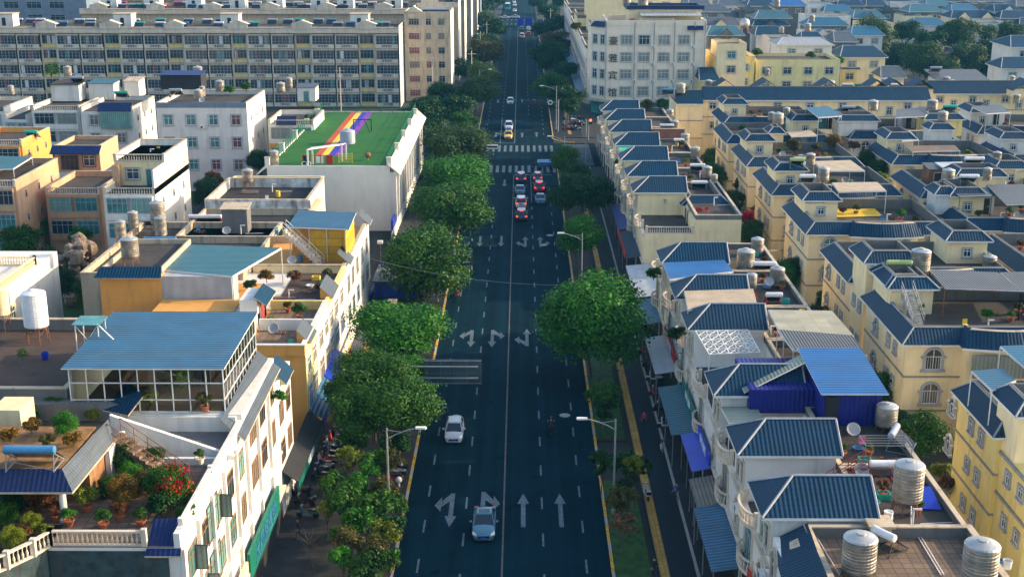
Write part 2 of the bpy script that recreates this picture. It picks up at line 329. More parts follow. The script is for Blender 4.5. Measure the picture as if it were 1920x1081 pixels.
def walls(root, x0, x1, y0, y1, z0, z1, mat, name='wall', bands=(), bandmat='band', top=None):
    b = MB(); b.box(x0, x1, y0, y1, z0, z1, mat)
    o = b.build(name, root)
    if bands:
        b = MB()
        for z in bands:
            e = .1; b.box(x0 - e, x1 + e, y0 - e, y0 - .003, z, z + .16, bandmat); b.box(x0 - e, x0 - .003, y0 - .003, y1, z, z + .16, bandmat); b.box(x1 + .003, x1 + e, y0 - .003, y1, z, z + .16, bandmat)
        b.build('string_course', root)
    return o
def ring(b, x0, x1, y0, y1, z0, z1, t, m, sides='FBLR'):
    if 'F' in sides: b.box(x0, x1, y0, y0 + t, z0, z1, m)
    if 'B' in sides: b.box(x0, x1, y1 - t, y1, z0, z1, m)
    a = y0 + (t if 'F' in sides else 0) ; c = y1 - (t if 'B' in sides else 0)
    if 'L' in sides: b.box(x0, x0 + t, a, c, z0, z1, m)
    if 'R' in sides: b.box(x1 - t, x1, a, c, z0, z1, m)
def parapet(root, x0, x1, y0, y1, z, h=.9, mat='grey_wall', cap='beige', deck='deck', t=.22, sides='FBLR', name='parapet'):
    b = MB(); ring(b, x0, x1, y0, y1, z, z + h, t, mat, sides); b.build(name, root)
    if cap: c = MB(); ring(c, x0 - .06, x1 + .06, y0 - .06, y1 + .06, z + h, z + h + .09, t + .12, cap, sides); c.build('coping', root)
    if deck: d = MB(); d.box(x0 + t, x1 - t, y0 + t, y1 - t, z - .02, z + .05, deck); d.build('roof_deck', root)
def skirt(root, x0, x1, y0, y1, z, out=.55, inn=.75, rise=1.25, mat='tile', sides='FBLR', floor=None, name='roof'):
    'the tiled band round a flat roof, with a low wall behind it and a white eave board'
    b = MB(); X0, X1, Y0, Y1 = [x0 - out, x1 + out, y0 - out, y1 + out]; a0, a1, c0, c1 = x0 + inn, x1 - inn, y0 + inn, y1 - inn
    if 'F' not in sides: Y0 = c0 = y0
    if 'B' not in sides: Y1 = c1 = y1
    if 'L' not in sides: X0 = a0 = x0
    if 'R' not in sides: X1 = a1 = x1
    Z = z + rise
    Q = {'F': [(X0, Y0, z), (X1, Y0, z), (a1, c0, Z), (a0, c0, Z)], 'R': [(X1, Y0, z), (X1, Y1, z), (a1, c1, Z), (a1, c0, Z)],
         'B': [(X1, Y1, z), (X0, Y1, z), (a0, c1, Z), (a1, c1, Z)], 'L': [(X0, Y1, z), (X0, Y0, z), (a0, c0, Z), (a0, c1, Z)]}
    for s_ in sides: b.poly(Q[s_], mat)
    b.build(name, root)
    e = MB()
    ring(e, X0, X1, Y0, Y1, z - .16, z - .004, .10, 'metal_white', sides); ring(e, X0 + .1, X1 - .1, Y0 + .1, Y1 - .1, z - .10, z - .05, out - .02, 'beige', sides)
    e.build('eave_board', root)
    c = MB(); ring(c, a0, a1, c0, c1, z, Z + .1, .18, 'grey_wall', sides); c.box(a0 + .02, a1 - .02, c0 + .02, c1 - .02, z - .02, z + .12, floor or 'deck'); c.build('roof_deck', root)
    rb = MB()
    for s_ in sides:
        q = Q[s_]; rb.bar(q[3], q[2], .09, 'kerbstone' if mat != 'tile_slate' else 'trim', 5)
    cs = {('F', 'L'): ((X0, Y0, z), (a0, c0, Z)), ('F', 'R'): ((X1, Y0, z), (a1, c0, Z)), ('B', 'L'): ((X0, Y1, z), (a0, c1, Z)), ('B', 'R'): ((X1, Y1, z), (a1, c1, Z))}
    for (p, q), (u, v) in cs.items():
        if p in sides and q in sides: rb.bar(u, v, .08, 'trim', 5)
    rb.build('ridge_cap', root)
def hip(root, x0, x1, y0, y1, z, rise, il=2.2, ir=0, mat='tile', name='roof', yr=None):
    'hipped roof, its ridge along x; il / ir set the ridge in from each end (0 = gable)'
    yr = (y0 + y1) / 2 if yr is None else yr; b = MB(); a, c = (x0 + il, yr, z + rise), (x1 - ir, yr, z + rise)
    b.poly([(x0, y0, z), (x1, y0, z), c, a], mat); b.poly([(x1, y1, z), (x0, y1, z), a, c], mat)
    b.poly([(x0, y1, z), (x0, y0, z), a], mat); b.poly([(x1, y0, z), (x1, y1, z), c], mat if ir else 'white')
    b.poly([(x0, y0, z - .02), (x0, y1, z - .02), (x1, y1, z - .02), (x1, y0, z - .02)], 'beige'); b.build(name, root)
    e = MB(); ring(e, x0, x1, y0, y1, z - .2, z - .025, .1, 'metal_white'); e.build('eave_board', root)
    r = MB(); r.bar(a, c, .1, 'trim', 5)
    for p in ((x0, y0, z), (x0, y1, z)): r.bar(p, a, .09, 'trim', 5)
    for p in ((x1, y0, z), (x1, y1, z)): r.bar(p, c, .09, 'trim', 5)
    r.build('ridge_cap', root)
def baluster_prof(h): return [(.045, 0), (.045, h * .08), (.075, h * .25), (.08, h * .4), (.035, h * .62), (.03, h * .75), (.05, h * .92), (.05, h)]
def balustrade(root, pts, z, h=.9, mat='stone', step=.28, name='balustrade', thick=.2, ends=False):
    b = MB(); 
    for (xa, ya), (xb, yb) in zip(pts, pts[1:]):
        L = math.hypot(xb - xa, yb - ya); n = max(1, int(L / step)); ux, uy = (xb - xa) / L, (yb - ya) / L; nx, ny = -uy * thick / 2, ux * thick / 2
        for z0, z1, k in ((z, z + .12, 1.), (z + h - .1, z + h, 1.15)):
            b.prism([(xa - nx * k, ya - ny * k), (xb - nx * k, yb - ny * k), (xb + nx * k, yb + ny * k), (xa + nx * k, ya + ny * k)], z0, z1, mat)
        for i in range(n):
            t = (i + .5) / n; b.lathe([(r_, q + .12) for r_, q in baluster_prof(h - .22)], mat, 6, (xa + (xb - xa) * t, ya + (yb - ya) * t, z))
    for (x, y) in ((pts[0], pts[-1]) if ends else pts): b.box(x - .14, x + .14, y - .14, y + .14, z - .01, z + h + .12, mat)
    return b.build(name, root)
def canopy(root, quad, m, th=.07, posts=True, zf=None, frame='metal_white', name='canopy_roof', pr=.05):
    b = MB(); b.slab(quad, th, m, 'metal_white'); b.build(name, root)
    if posts:
        f = MB()
        for x, y, z in quad: f.bar((x, y, zf), (x, y, z - th), pr, frame)
        q = [Vector(p) - Vector((0, 0, th + .06)) for p in quad]
        for i in range(4): f.bar(q[i], q[(i + 1) % 4], pr, frame)
        f.build('canopy_frame', root)
# ---------------------------------------------------------------- tanks and heaters
def tank(x, y, z, r, h, label, stand=.8, mat='steel', group='steel water tanks on the roofs'):
    t = thing('water_tank', label, 'water tank', (x, y, z), group)
    key = ('tank', mat, round(h / r, 1))
    def body():
        b = MB(); H_ = h / r; n = 24; prof = [(.97, 0)]
        k = 0; nr = max(8, int(H_ * 9)); nr += nr % 2
        for k in range(nr + 1):
            zz = H_ * (.04 + .92 * k / nr); prof += [(1.0, zz), (.965 if k % 2 else .985, zz + H_ * .4 / nr)]
        b.lathe(prof, mat, n); return b.data('body', smooth=False)
    def lid():
        H_ = h / r; b = MB(); b.lathe([(1.0, H_ * .99), (.93, H_ + .06), (.45, H_ + .22), (.3, H_ + .24), (.3, H_ + .3), (.24, H_ + .32), (.05, H_ + .33)], 'steel_plain' if mat == 'steel' else mat, 24); return b.data('lid', smooth=False)
    put('body', cached(key, body), t, (x, y, z + stand), 0, (r, r, r)); put('lid', cached(('lid', mat, round(h / r, 1)), lid), t, (x, y, z + stand), 0, (r, r, r))
    if stand > .1:
        def st():
            b = MB(); 
            for k in range(6):
                a, c = math.pi * k / 3, math.pi * (k + 1) / 3
                b.bar((.98 * math.cos(a), .98 * math.sin(a), 0), (.86 * math.cos(a), .86 * math.sin(a), 1), .05, 'rust'); b.bar((.9 * math.cos(a), .9 * math.sin(a), .55), (.9 * math.cos(c), .9 * math.sin(c), .95), .03, 'rust')
            for k in range(12): a, c = math.pi * k / 6, math.pi * (k + 1) / 6; b.bar((.9 * math.cos(a), .9 * math.sin(a), .97), (.9 * math.cos(c), .9 * math.sin(c), .97), .05, 'rust')
            return b.data('stand')
        put('stand', cached('tstand', st), t, (x, y, z), 0, (r, r, stand))
    return t
def heater(x, y, z, label, rz=math.pi, L=2.0, mat='tank_white', frame='galv', group='solar water heaters on the roofs'):
    t = thing('solar_water_heater', label, 'solar heater', (x, y, z), group, rz)
    def drum():
        b = MB(); b.lathe([(.05, -L / 2 - .04), (.22, -L / 2), (.25, -L / 2 + .05), (.25, L / 2 - .05), (.22, L / 2), (.05, L / 2 + .04)], mat, 16)
        b.v = [(zz, yy, xx) for xx, yy, zz in b.v]; b.f = [f[::-1] for f in b.f]; return b.data('tank', smooth=False)
    def tubes():
        b = MB(); b.slab([(-L / 2 + .08, -1.35, .22), (L / 2 - .08, -1.35, .22), (L / 2 - .08, -.15, 1.12), (-L / 2 + .08, -.15, 1.12)], .06, 'tubes')
        b.bar((-L / 2, -1.38, .2), (L / 2, -1.38, .2), .05, frame); return b.data('collector_tubes')
    def fr():
        b = MB()
        for s_ in (-1, 1):
            X = s_ * (L / 2 - .1); b.bar((X, 0, 1.0), (X, -1.4, .05), .035, frame); b.bar((X, .1, 1.0), (X, .35, 0), .035, frame); b.bar((X, -1.4, .05), (X, .35, .05), .035, frame); b.bar((X, -.55, .6), (X, .25, .4), .03, frame)
        b.bar((-L / 2 + .1, .3, .1), (L / 2 - .1, .3, .7), .025, frame); return b.data('frame')
    a = put('tank', cached(('hd', L, mat), drum), t, (x, y + .05, z + 1.25)); put('collector_tubes', cached(('ht', L, frame), tubes), t, (x, y, z)); put('frame', cached(('hf', L, frame), fr), t, (x, y, z))
    return t
def ibox(p, name='box', **k): pass
# ---------------------------------------------------------------- trees and plants
def np_mesh(name, verts, nquad, mats, smooth=False):
    me = bpy.data.meshes.new(name); n = len(verts); me.vertices.add(n); me.vertices.foreach_set('co', verts.astype('f').ravel())
    me.loops.add(n); me.loops.foreach_set('vertex_index', np.arange(n, dtype='i')); me.polygons.add(nquad)
    me.polygons.foreach_set('loop_start', np.arange(nquad, dtype='i') * 4)
    for m in mats: me.materials.append(MATS[m])
    me.update(); return me
def leaf_cloud(seed, n, size, nlobe=14, flat=.75, lobe=(.22, .46), mat='leaf', core=True, spread=.62, droop=0.):
    rg = np.random.default_rng(seed); C = []; 
    while len(C) < nlobe:
        p = rg.uniform(-1, 1, 3)
        if np.dot(p, p) < 1 and p[2] > -.8: C.append(p / max(1e-3, np.linalg.norm(p)) * rg.uniform(.55, 1.0) * spread * np.array([1, 1, flat]))
    C = np.array(C); rr = rg.uniform(lobe[0], lobe[1], nlobe); pick = rg.choice(nlobe, n, p=rr ** 2 / (rr ** 2).sum())
    d = rg.normal(size=(n, 3)); d /= np.linalg.norm(d, axis=1)[:, None]; d[:, 2] = np.where(d[:, 2] < -.6, -d[:, 2] * .6, d[:, 2])
    rad = rr[pick] * (1 - .5 * rg.random(n) ** 2.2) * (1 + .12 * rg.normal(size=n)); P = C[pick] + d * rad[:, None] * np.array([1, 1, .8])
    # sub-clumps: pull leaves toward random twig ends so gaps open
    K = n // 22; tw = P[rg.choice(n, K)]; idx = rg.integers(0, K, n); near = tw[idx]
    sel = np.linalg.norm(near - P, axis=1) < .25; P[sel] = P[sel] * .35 + near[sel] * .65 + rg.normal(size=(sel.sum(), 3)) * size * 1.0
    nrm = d + rg.normal(size=(n, 3)) * .55 + np.array([0, 0, .35]); nrm /= np.linalg.norm(nrm, axis=1)[:, None]
    a = np.cross(nrm, rg.normal(size=(n, 3))); a /= np.linalg.norm(a, axis=1)[:, None]; b = np.cross(nrm, a)
    s1 = size * rg.uniform(.6, 1.3, n)[:, None]; s2 = s1 * .62
    V = np.stack([P - a * s1, P - b * s2, P + a * s1, P + b * s2], 1).reshape(-1, 3)
    V[:, 2] -= droop * (V[:, 0] ** 2 + V[:, 1] ** 2)
    return np_mesh('crown', V, n, [mat])
def trunk_mesh(seed, h, r, spread, mat='bark'):
    rg = random.Random(seed); b = MB(); top = (rg.uniform(-.15, .15), rg.uniform(-.15, .15), h * .5)
    b.bar((0, 0, -.1), top, r, mat, 7, r * .75)
    for k in range(5):
        t = 2 * math.pi * (k + rg.random() * .6) / 5; q = (top[0] + math.cos(t) * spread * .35, top[1] + math.sin(t) * spread * .35, h * .78); b.bar(top, q, r * .55, mat, 5, r * .35)
        for s_ in (-.5, .5): b.bar(q, (q[0] + math.cos(t + s_) * spread * .35, q[1] + math.sin(t + s_) * spread * .35, h * (1.0 + .1 * rg.random())), r * .33, mat, 4, r * .12)
    b.bar(top, (0, 0, h * 1.1), r * .5, mat, 5, r * .15)
    return b.data('trunk')
def crownm(kind, mat):
    P_ = {'big': (11, 26000, .027, 26, .85), 'big2': (12, 24000, .028, 24, .9), 'mid': (13, 12000, .038, 20, .85), 'mid2': (14, 11000, .040, 18, .85), 'far': (15, 6000, .055, 16, .85), 'far2': (16, 5500, .056, 15, .9), 'small': (17, 2600, .07, 12, .95), 'small2': (18, 1300, .08, 8, 1.0), 'thin': (19, 420, .085, 9, 1.1)}[kind]
    return cached(('crown', kind, mat), lambda: leaf_cloud(P_[0], P_[1], P_[2], P_[3], P_[4], mat=mat))
def tree(px, py, rpx, label, kind='far', mat='leaf', zc=5.2, hs=.85, xy=None, group='trees along the street', name='street_tree', trunk=True, cat='tree', r=None, ground=0):
    if xy is None: X, Y = W(px, py, zc); D = Y * math.cos(PITCH) + (CAMH - zc) * math.sin(PITCH); r = rpx * D / FPX
    else: X, Y = xy
    t = thing(name, label, cat, (X, Y, ground), group)
    rz = rnd.uniform(0, 6.28)
    put('crown', crownm(kind, mat), t, (X, Y, zc), rz, (r * 1.2, r * 1.2, r * hs * 1.25))
    if trunk:
        v = rnd.choice((1, 2, 3)); me = cached(('trunk', v), lambda: trunk_mesh(v, 1.0, .045, 1.0)); hh = zc - ground
        put('trunk', me, t, (X, Y, ground), rz, (max(.6, r * .8), max(.6, r * .8), hh))
    return t
def plant(x, y, z, r, label, mat='leaf_bright', kind='small', hs=.9, pot=None, group='potted plants and shrubs on the terraces', cat='shrub', name='shrub'):
    r *= 1.3; t = thing(name, label, cat, (x, y, z), group); zz = z + r * hs * .8 + (.35 if pot else 0)
    fl = mat.startswith('flower'); fm = mat; mat = 'leaf' if fl else mat
    if fl: put('flowers', cached(('fl', fm), lambda: leaf_cloud(31, 520, .06, 12, .9, mat=fm)), t, (x, y, zz + .08), 0, (r * 1.04, r * 1.04, r * hs * 1.05))
    put('foliage', crownm(kind, mat), t, (x, y, zz), rnd.uniform(0, 6.28), (r, r, r * hs))
    def st():
        b = MB(); b.bar((0, 0, 0), (0, 0, 1), .05, 'bark', 5, .02)
        for k in range(4): a = k * 1.6; b.bar((0, 0, .4), (.45 * math.cos(a), .45 * math.sin(a), 1.05), .03, 'bark', 4, .012)
        return b.data('stem')
    put('stem', cached('stem', st), t, (x, y, z + (.3 if pot else 0)), 0, (r, r, r * hs + .1))
    if pot:
        pm = cached(('pot', pot), lambda: MB().lathe([(.2, 0), (.3, .34), (.34, .34), (.34, .4), (.28, .4), (.26, .34)], pot, 12).data('pot')); put('pot', pm, t, (x, y, z), 0, (1, 1, 1))
    return t
# ---------------------------------------------------------------- vehicles
def car_proto(col, kind='sedan', brake=False, taxi=False):
    t = thing('car', 'x', 'car', (0, 0, 0)); L_ = {'sedan': 4.6, 'suv': 4.5, 'hatch': 3.9, 'bus': 10.5}[kind]; Wd = {'sedan': .9, 'suv': .93, 'hatch': .84, 'bus': 1.25}[kind]; Ht = {'sedan': 1.45, 'suv': 1.68, 'hatch': 1.5, 'bus': 3.0}[kind]
    belt = {'sedan': .92, 'suv': 1.05, 'hatch': .95, 'bus': 1.2}[kind]; h = L_ / 2
    # stations along the length (front at +y): y, half width, deck height
    if kind == 'bus': st = [(-h, .95, .6), (-h + .05, 1, 1.2), (h - .05, 1, 1.2), (h, .95, .6)]
    else:
        dk = belt - .02; tail = belt + (.02 if kind != 'sedan' else .0)
        st = [(-h, .80, .62), (-h + .12, .92, tail - .12), (-h + .35, .97, tail - .02), (-h * .5, 1, belt), (0, 1, belt), (h * .38, 1, belt), (h * .55, .99, dk - .03), (h * .78, .95, dk - .12), (h - .18, .88, dk - .22), (h - .03, .74, dk - .36), (h, .66, .5)]
    b = MB(); rows = []
    for y, f, z in st:
        wd = Wd * f; rows.append([(-wd * .92, y, .22), (-wd, y, .42), (-wd, y, min(z - .10, .68)), (-wd * .93, y, z - .03), (-wd * .70, y, z + .015), (0, y, z + .035), (wd * .70, y, z + .015), (wd * .93, y, z - .03), (wd, y, min(z - .10, .68)), (wd, y, .42), (wd * .92, y, .22)])
    n = 11; vs = [p for r_ in rows for p in r_]; fs = []
    for j in range(len(rows) - 1):
        for k in range(n - 1): fs.append((j * n + k, j * n + k + 1, (j + 1) * n + k + 1, (j + 1) * n + k))
    fs.append(tuple(range(n))[::-1]); fs.append(tuple(range((len(rows) - 1) * n, len(rows) * n))); b.mesh(vs, [f for f in fs], col)
    bo = b.build('body', t); bo.data.polygons.foreach_set('use_smooth', [True] * len(bo.data.polygons)); mod = bo.modifiers.new('e', 'EDGE_SPLIT'); mod.split_angle = R(38)
    # cabin: base and top rectangles
    y0, y1, t0, t1 = {'sedan': (-h * .70, h * .50, -h * .36, h * .12), 'suv': (-h * .97, h * .50, -h * .80, h * .16), 'hatch': (-h * .95, h * .56, -h * .68, h * .16), 'bus': (-h + .03, h - .03, -h + .1, h - .2)}[kind]
    wb, wt = Wd * .90, Wd * (.70 if kind != 'bus' else .92); zt = Ht
    A = [(-wb, y0, belt - .03), (wb, y0, belt - .03), (wb, y1, belt - .03), (-wb, y1, belt - .03)]; T = [(-wt, t0, zt - .07), (wt, t0, zt - .07), (wt, t1, zt - .07), (-wt, t1, zt - .07)]
    g = MB(); g.mesh(A + T, [(0, 1, 5, 4), (1, 2, 6, 5), (2, 3, 7, 6), (3, 0, 4, 7)], 'carglass'); g.build('windows', t)
    r_ = MB(); c = [(x * .9, y + (.12 if y < 0 and kind != 'bus' else -.1), zt + .015) for x, y, z in T]
    T2 = [(x * 1.02, y * 1.0, zt - .065) for x, y, z in T]
    r_.mesh(T2 + c, [(0, 1, 5, 4), (1, 2, 6, 5), (2, 3, 7, 6), (3, 0, 4, 7), (4, 5, 6, 7)], col)
    for i in range(4): r_.bar(A[i], T[i], .045, col, 4)
    for s_ in (-1, 1):
        ym = (t0 + t1) / 2; r_.bar((s_ * wb * 1.0, ym + .1, belt - .03), (s_ * wt, ym, zt - .07), .04, col if kind != 'suv' else 'c_black', 4)
    r_.build('roof', t)
    if kind == 'sedan' and col == 'c_silver': sr = MB(); sr.box(-.42, .42, t0 + .35, t0 + .95, zt + .012, zt + .022, 'carglass'); sr.build('sunroof', t)
    zl = belt - .30
    for s_ in (-1, 1):
        q = MB(); q.mesh([(s_ * Wd * .62, h - .10, zl - .04), (s_ * Wd * .90, h - .30, zl - .02), (s_ * Wd * .93, h - .42, zl + .14), (s_ * Wd * .62, h - .12, zl + .10), (s_ * Wd * .62, h + .0, zl - .06), (s_ * Wd * .92, h - .20, zl - .05), (s_ * Wd * .96, h - .40, zl + .10), (s_ * Wd * .60, h - .02, zl + .08)], [(0, 1, 2, 3), (4, 5, 6, 7)[::-1], (0, 4, 5, 1)[::-1], (1, 5, 6, 2)[::-1], (2, 6, 7, 3)[::-1], (3, 7, 4, 0)[::-1]], 'headlamp'); q.build('headlight', t)
        q = MB(); q.box(s_ * Wd * .60, s_ * Wd * .93, -h - .02, -h + .25, belt - .30, belt - .10, 'brakelamp' if brake else 'taillamp'); q.build('taillight', t)
        m_ = MB(); m_.box(s_ * (Wd + .02), s_ * (Wd + .20), y1 - .48, y1 - .34, belt, belt + .14, col); m_.build('side_mirror', t)
    if brake: q = MB(); q.box(-.3, .3, t0 - .10, t0 - .03, zt - .06, zt + .0, 'brakelamp'); q.build('brake_light', t)
    gr = MB(); gr.box(-Wd * .5, Wd * .5, h - .05, h + .012, .40, .56, 'c_black'); gr.box(-Wd * .55, Wd * .55, h - .05, h + .02, .28, .34, 'chrome'); gr.build('grille', t)
    for yy in (h + .015, -h - .03): q = MB(); q.box(-.24, .24, yy, yy + .015, .42 if yy > 0 else .66, .56 if yy > 0 else .80, 'plate_blue'); q.build('number_plate', t)
    wr = .31 if kind != 'bus' else .48
    def wheel():
        q = MB(); q.lathe([(wr * .6, -.10), (wr, -.09), (wr, .09), (wr * .6, .10)], 'rubber', 18); q.v = [(zz, xx, yy) for xx, yy, zz in q.v]; return q
    for yy in (-h * .62, h * .60):
        for s_ in (-1, 1):
            o = put('wheel', cached(('whl', wr), lambda: wheel().data('wheel')), t, (s_ * (Wd - .07), yy, wr))
            rim = cached(('rim', wr), lambda: (lambda q: (setattr(q, 'v', [(zz, xx, yy2) for xx, yy2, zz in q.v]), q.data('rim'))[1])(MB().lathe([(wr * .58, -.105), (wr * .2, -.115), (wr * .2, .115), (wr * .58, .105)], 'chrome', 12)))
            put('rim', rim, o, (0, 0, 0))
    if taxi: q = MB(); q.box(-.28, .28, -.3, -.12, zt + .02, zt + .16, 'c_teal'); q.build('taxi_sign', t)
    return t
CARS = {}
def car(px, py, label, col='c_white', kind='sedan', toward=False, brake=False, taxi=False, rz=None, xy=None):
    key = (col, kind, brake, taxi); X, Y = xy or W(px, py, .5)
    if key not in CARS: t = CARS[key] = car_proto(col, kind, brake, taxi)
    else: t = copy_tree(CARS[key])
    t.name = {'sedan': 'car', 'suv': 'car', 'hatch': 'car', 'bus': 'bus'}[kind]; t.location = (X, Y, .012); t.rotation_euler = (0, 0, rz if rz is not None else (math.pi if toward else 0)); tag(t, label, 'bus' if kind == 'bus' else 'car', 'vehicles on the road'); return t
def scooter_proto(col):
    t = thing('scooter', 'x', 'scooter', (0, 0, 0)); b = MB()
    b.box(-.15, .15, -.75, -.05, .42, .66, col); b.box(-.13, .13, -.1, .38, .26, .32, col); b.mesh([(-.2, .34, .25), (.2, .34, .25), (.2, .46, .95), (-.2, .46, .95), (-.16, .48, .25), (.16, .48, .25), (.14, .58, .92), (-.14, .58, .92)], [(0, 1, 2, 3)[::-1], (4, 5, 6, 7), (1, 5, 6, 2)[::-1], (0, 3, 7, 4), (3, 2, 6, 7), (0, 4, 5, 1)[::-1]], col)
    b.box(-.12, .12, .5, .85, .48, .54, col); b.build('body', t)
    s_ = MB(); s_.box(-.15, .15, -.72, -.02, .66, .77, 'c_black'); s_.box(-.19, .19, -1.0, -.72, .68, .95, 'c_black'); s_.build('seat', t)
    h_ = MB(); h_.bar((0, .5, .9), (0, .44, 1.08), .03, 'iron'); h_.bar((-.34, .36, 1.1), (.34, .36, 1.1), .025, 'iron'); h_.bar((-.30, .40, 1.1), (-.36, .44, 1.3), .015, 'iron'); h_.bar((.30, .40, 1.1), (.36, .44, 1.3), .015, 'iron'); h_.box(-.08, .08, .44, .54, 1.0, 1.12, 'headlamp'); h_.build('handlebar', t)
    for y in (-.62, .68):
        q = MB(); q.lathe([(.12, -.05), (.25, -.05), (.25, .05), (.12, .05)], 'rubber', 16); q.v = [(zz, xx + y, yy + .25) for xx, yy, zz in q.v]; q.build('wheel', t)
    return t
SCO = {}
def scooter(x, y, rz, label, col='c_black', z=.0):
    if col not in SCO: t = SCO[col] = scooter_proto(col)
    else: t = copy_tree(SCO[col])
    t.location = (x, y, z); t.rotation_euler = (0, 0, rz); tag(t, label, 'scooter', 'scooters on the street'); return t
# ---------------------------------------------------------------- people
def person(x, y, z, rz, label, pose='walk', top='cloth_dark', legs='cloth_blue', helmet=None, s=1.0, group=None):
    J = {'pelvis': (0, 0, .95), 'waist': (0, .0, 1.12), 'chest': (0, .01, 1.34), 'neck': (0, .01, 1.50), 'head0': (0, .02, 1.58), 'head1': (0, .03, 1.72)}
    def leg(sx, kn, an, toe): return [(sx * .09, 0, .90), kn, an, toe]
    if pose == 'walk':
        Lg = [leg(-1, (-.10, .16, .50), (-.10, .14, .09), (-.10, .30, .04)), leg(1, (.10, -.04, .50), (.10, -.32, .14), (.10, -.20, .04))]
        Ar = [[(-.18, .0, 1.42), (-.22, -.10, 1.15), (-.20, -.02, .90), (-.20, .03, .82)], [(.18, .0, 1.42), (.22, .10, 1.15), (.20, .24, .94), (.20, .30, .88)]]
    elif pose == 'stand':
        Lg = [leg(-1, (-.10, .02, .50), (-.10, 0, .09), (-.11, .15, .04)), leg(1, (.10, .02, .50), (.10, 0, .09), (.12, .15, .04))]
        Ar = [[(-.18, 0, 1.42), (-.24, -.02, 1.15), (-.22, .06, .90), (-.21, .09, .82)], [(.18, 0, 1.42), (.24, -.02, 1.15), (.22, .06, .90), (.21, .09, .82)]]
    else:   # riding
        J = {'pelvis': (0, -.35, .86), 'waist': (0, -.33, 1.02), 'chest': (0, -.26, 1.24), 'neck': (0, -.22, 1.40), 'head0': (0, -.20, 1.47), 'head1': (0, -.18, 1.60)}
        Lg = [[(sx * .1, -.33, .83), (sx * .17, .10, .80), (sx * .14, .12, .40), (sx * .14, .28, .36)] for sx in (-1, 1)]
        Ar = [[(sx * .19, -.24, 1.33), (sx * .27, -.04, 1.12), (sx * .28, .22, 1.12), (sx * .29, .33, 1.12)] for sx in (-1, 1)]
    verts = []; edges = []; rad = []
    def add(p, r_, prev=None):
        verts.append(p); rad.append(r_)
        if prev is not None: edges.append((prev, len(verts) - 1))
        return len(verts) - 1
    pv = add(J['pelvis'], .135); wa = add(J['waist'], .12, pv); ch = add(J['chest'], .15, wa); nk = add(J['neck'], .055, ch); h0 = add(J['head0'], .085, nk); add(J['head1'], .09, h0)
    for l in Lg:
        q = pv
        for p, r_ in zip(l, (.085, .06, .04, .035)): q = add(p, r_, q)
    for l in Ar:
        q = ch
        for p, r_ in zip(l, (.055, .042, .032, .03)): q = add(p, r_, q)
        e = verts[q]; pr = Vector(l[3]) - Vector(l[2]); pr.normalize()
        for k, (dx, ln) in enumerate(((-.03, .075), (-.012, .09), (.008, .085), (.026, .07))): add((e[0] + dx, e[1] + pr.y * ln, e[2] + pr.z * ln - .01), .008, q)
        add((e[0] - .045 * (1 if e[0] > 0 else -1), e[1] + pr.y * .04, e[2] + pr.z * .04), .009, q)
    me = bpy.data.meshes.new('person'); me.from_pydata(verts, edges, []); me.update()
    o = bpy.data.objects.new('person', me); COL.objects.link(o)
    sk = o.modifiers.new('s', 'SKIN'); 
    if not me.skin_vertices: me.skin_vertices.new() if hasattr(me.skin_vertices, 'new') else None
    if not me.skin_vertices:
        bm = bmesh.new(); bm.from_mesh(me); bm.verts.layers.skin.verify(); bm.to_mesh(me); bm.free()
    for i, v in enumerate(me.skin_vertices[0].data): v.radius = (rad[i], rad[i]); v.use_root = (i == 0)
    sb = o.modifiers.new('b', 'SUBSURF'); sb.levels = 1; sb.render_levels = 1
    dg = bpy.context.evaluated_depsgraph_get(); ev = o.evaluated_get(dg); nm = bpy.data.meshes.new_from_object(ev); o.modifiers.clear(); o.data = nm; bpy.data.meshes.remove(me)
    for m in (top, legs, 'skin', 'cloth_dark'): nm.materials.append(MATS[m])
    for p in nm.polygons:
        c = p.center; zz = c.z
        hz = J['neck'][2]
        if zz > hz - .01: k = 2
        elif min((c - Vector(a[3])).length for a in Ar) < .13 or min((c - Vector(a[2])).length for a in Ar) < .10: k = 2
        elif zz > J['pelvis'][2] + .03 or abs(c.x) > .19: k = 0
        elif zz < min(l[2][2] for l in Lg) + .03: k = 3
        else: k = 1
        p.material_index = k; p.use_smooth = True
    hx, hy, hz = J['head1']
    hd = MB()
    if helmet: hd.lathe([(.10, -.10), (.145, -.04), (.155, .03), (.12, .11), (.05, .15), (.01, .155)], helmet, 14, (hx, hy - .01, hz))
    else: hd.lathe([(.085, -.06), (.112, 0), (.118, .05), (.09, .11), (.03, .14), (.01, .142)], 'hair', 14, (hx, hy - .02, hz))
    hh = hd.build('helmet' if helmet else 'hair'); hh.parent = o
    fc = MB(); fc.box(-.012, .012, hy + .095, hy + .125, hz - .06, hz - .02, 'skin')
    for sx in (-1, 1): fc.box(sx * .03 - .012, sx * .03 + .012, hy + .082, hy + .10, hz - .02, hz - .005, 'hair'); fc.box(sx * .10 - .01, sx * .10 + .01, hy - .02, hy + .02, hz - .06, hz + .0, 'skin')
    fc.box(-.025, .025, hy + .085, hy + .10, hz - .095, hz - .085, 'cloth_red'); f_ = fc.build('face'); f_.parent = o
    o.location = (x, y, z); o.rotation_euler = (0, 0, rz); o.scale = (s, s, s); tag(o, label, 'person', group); return o
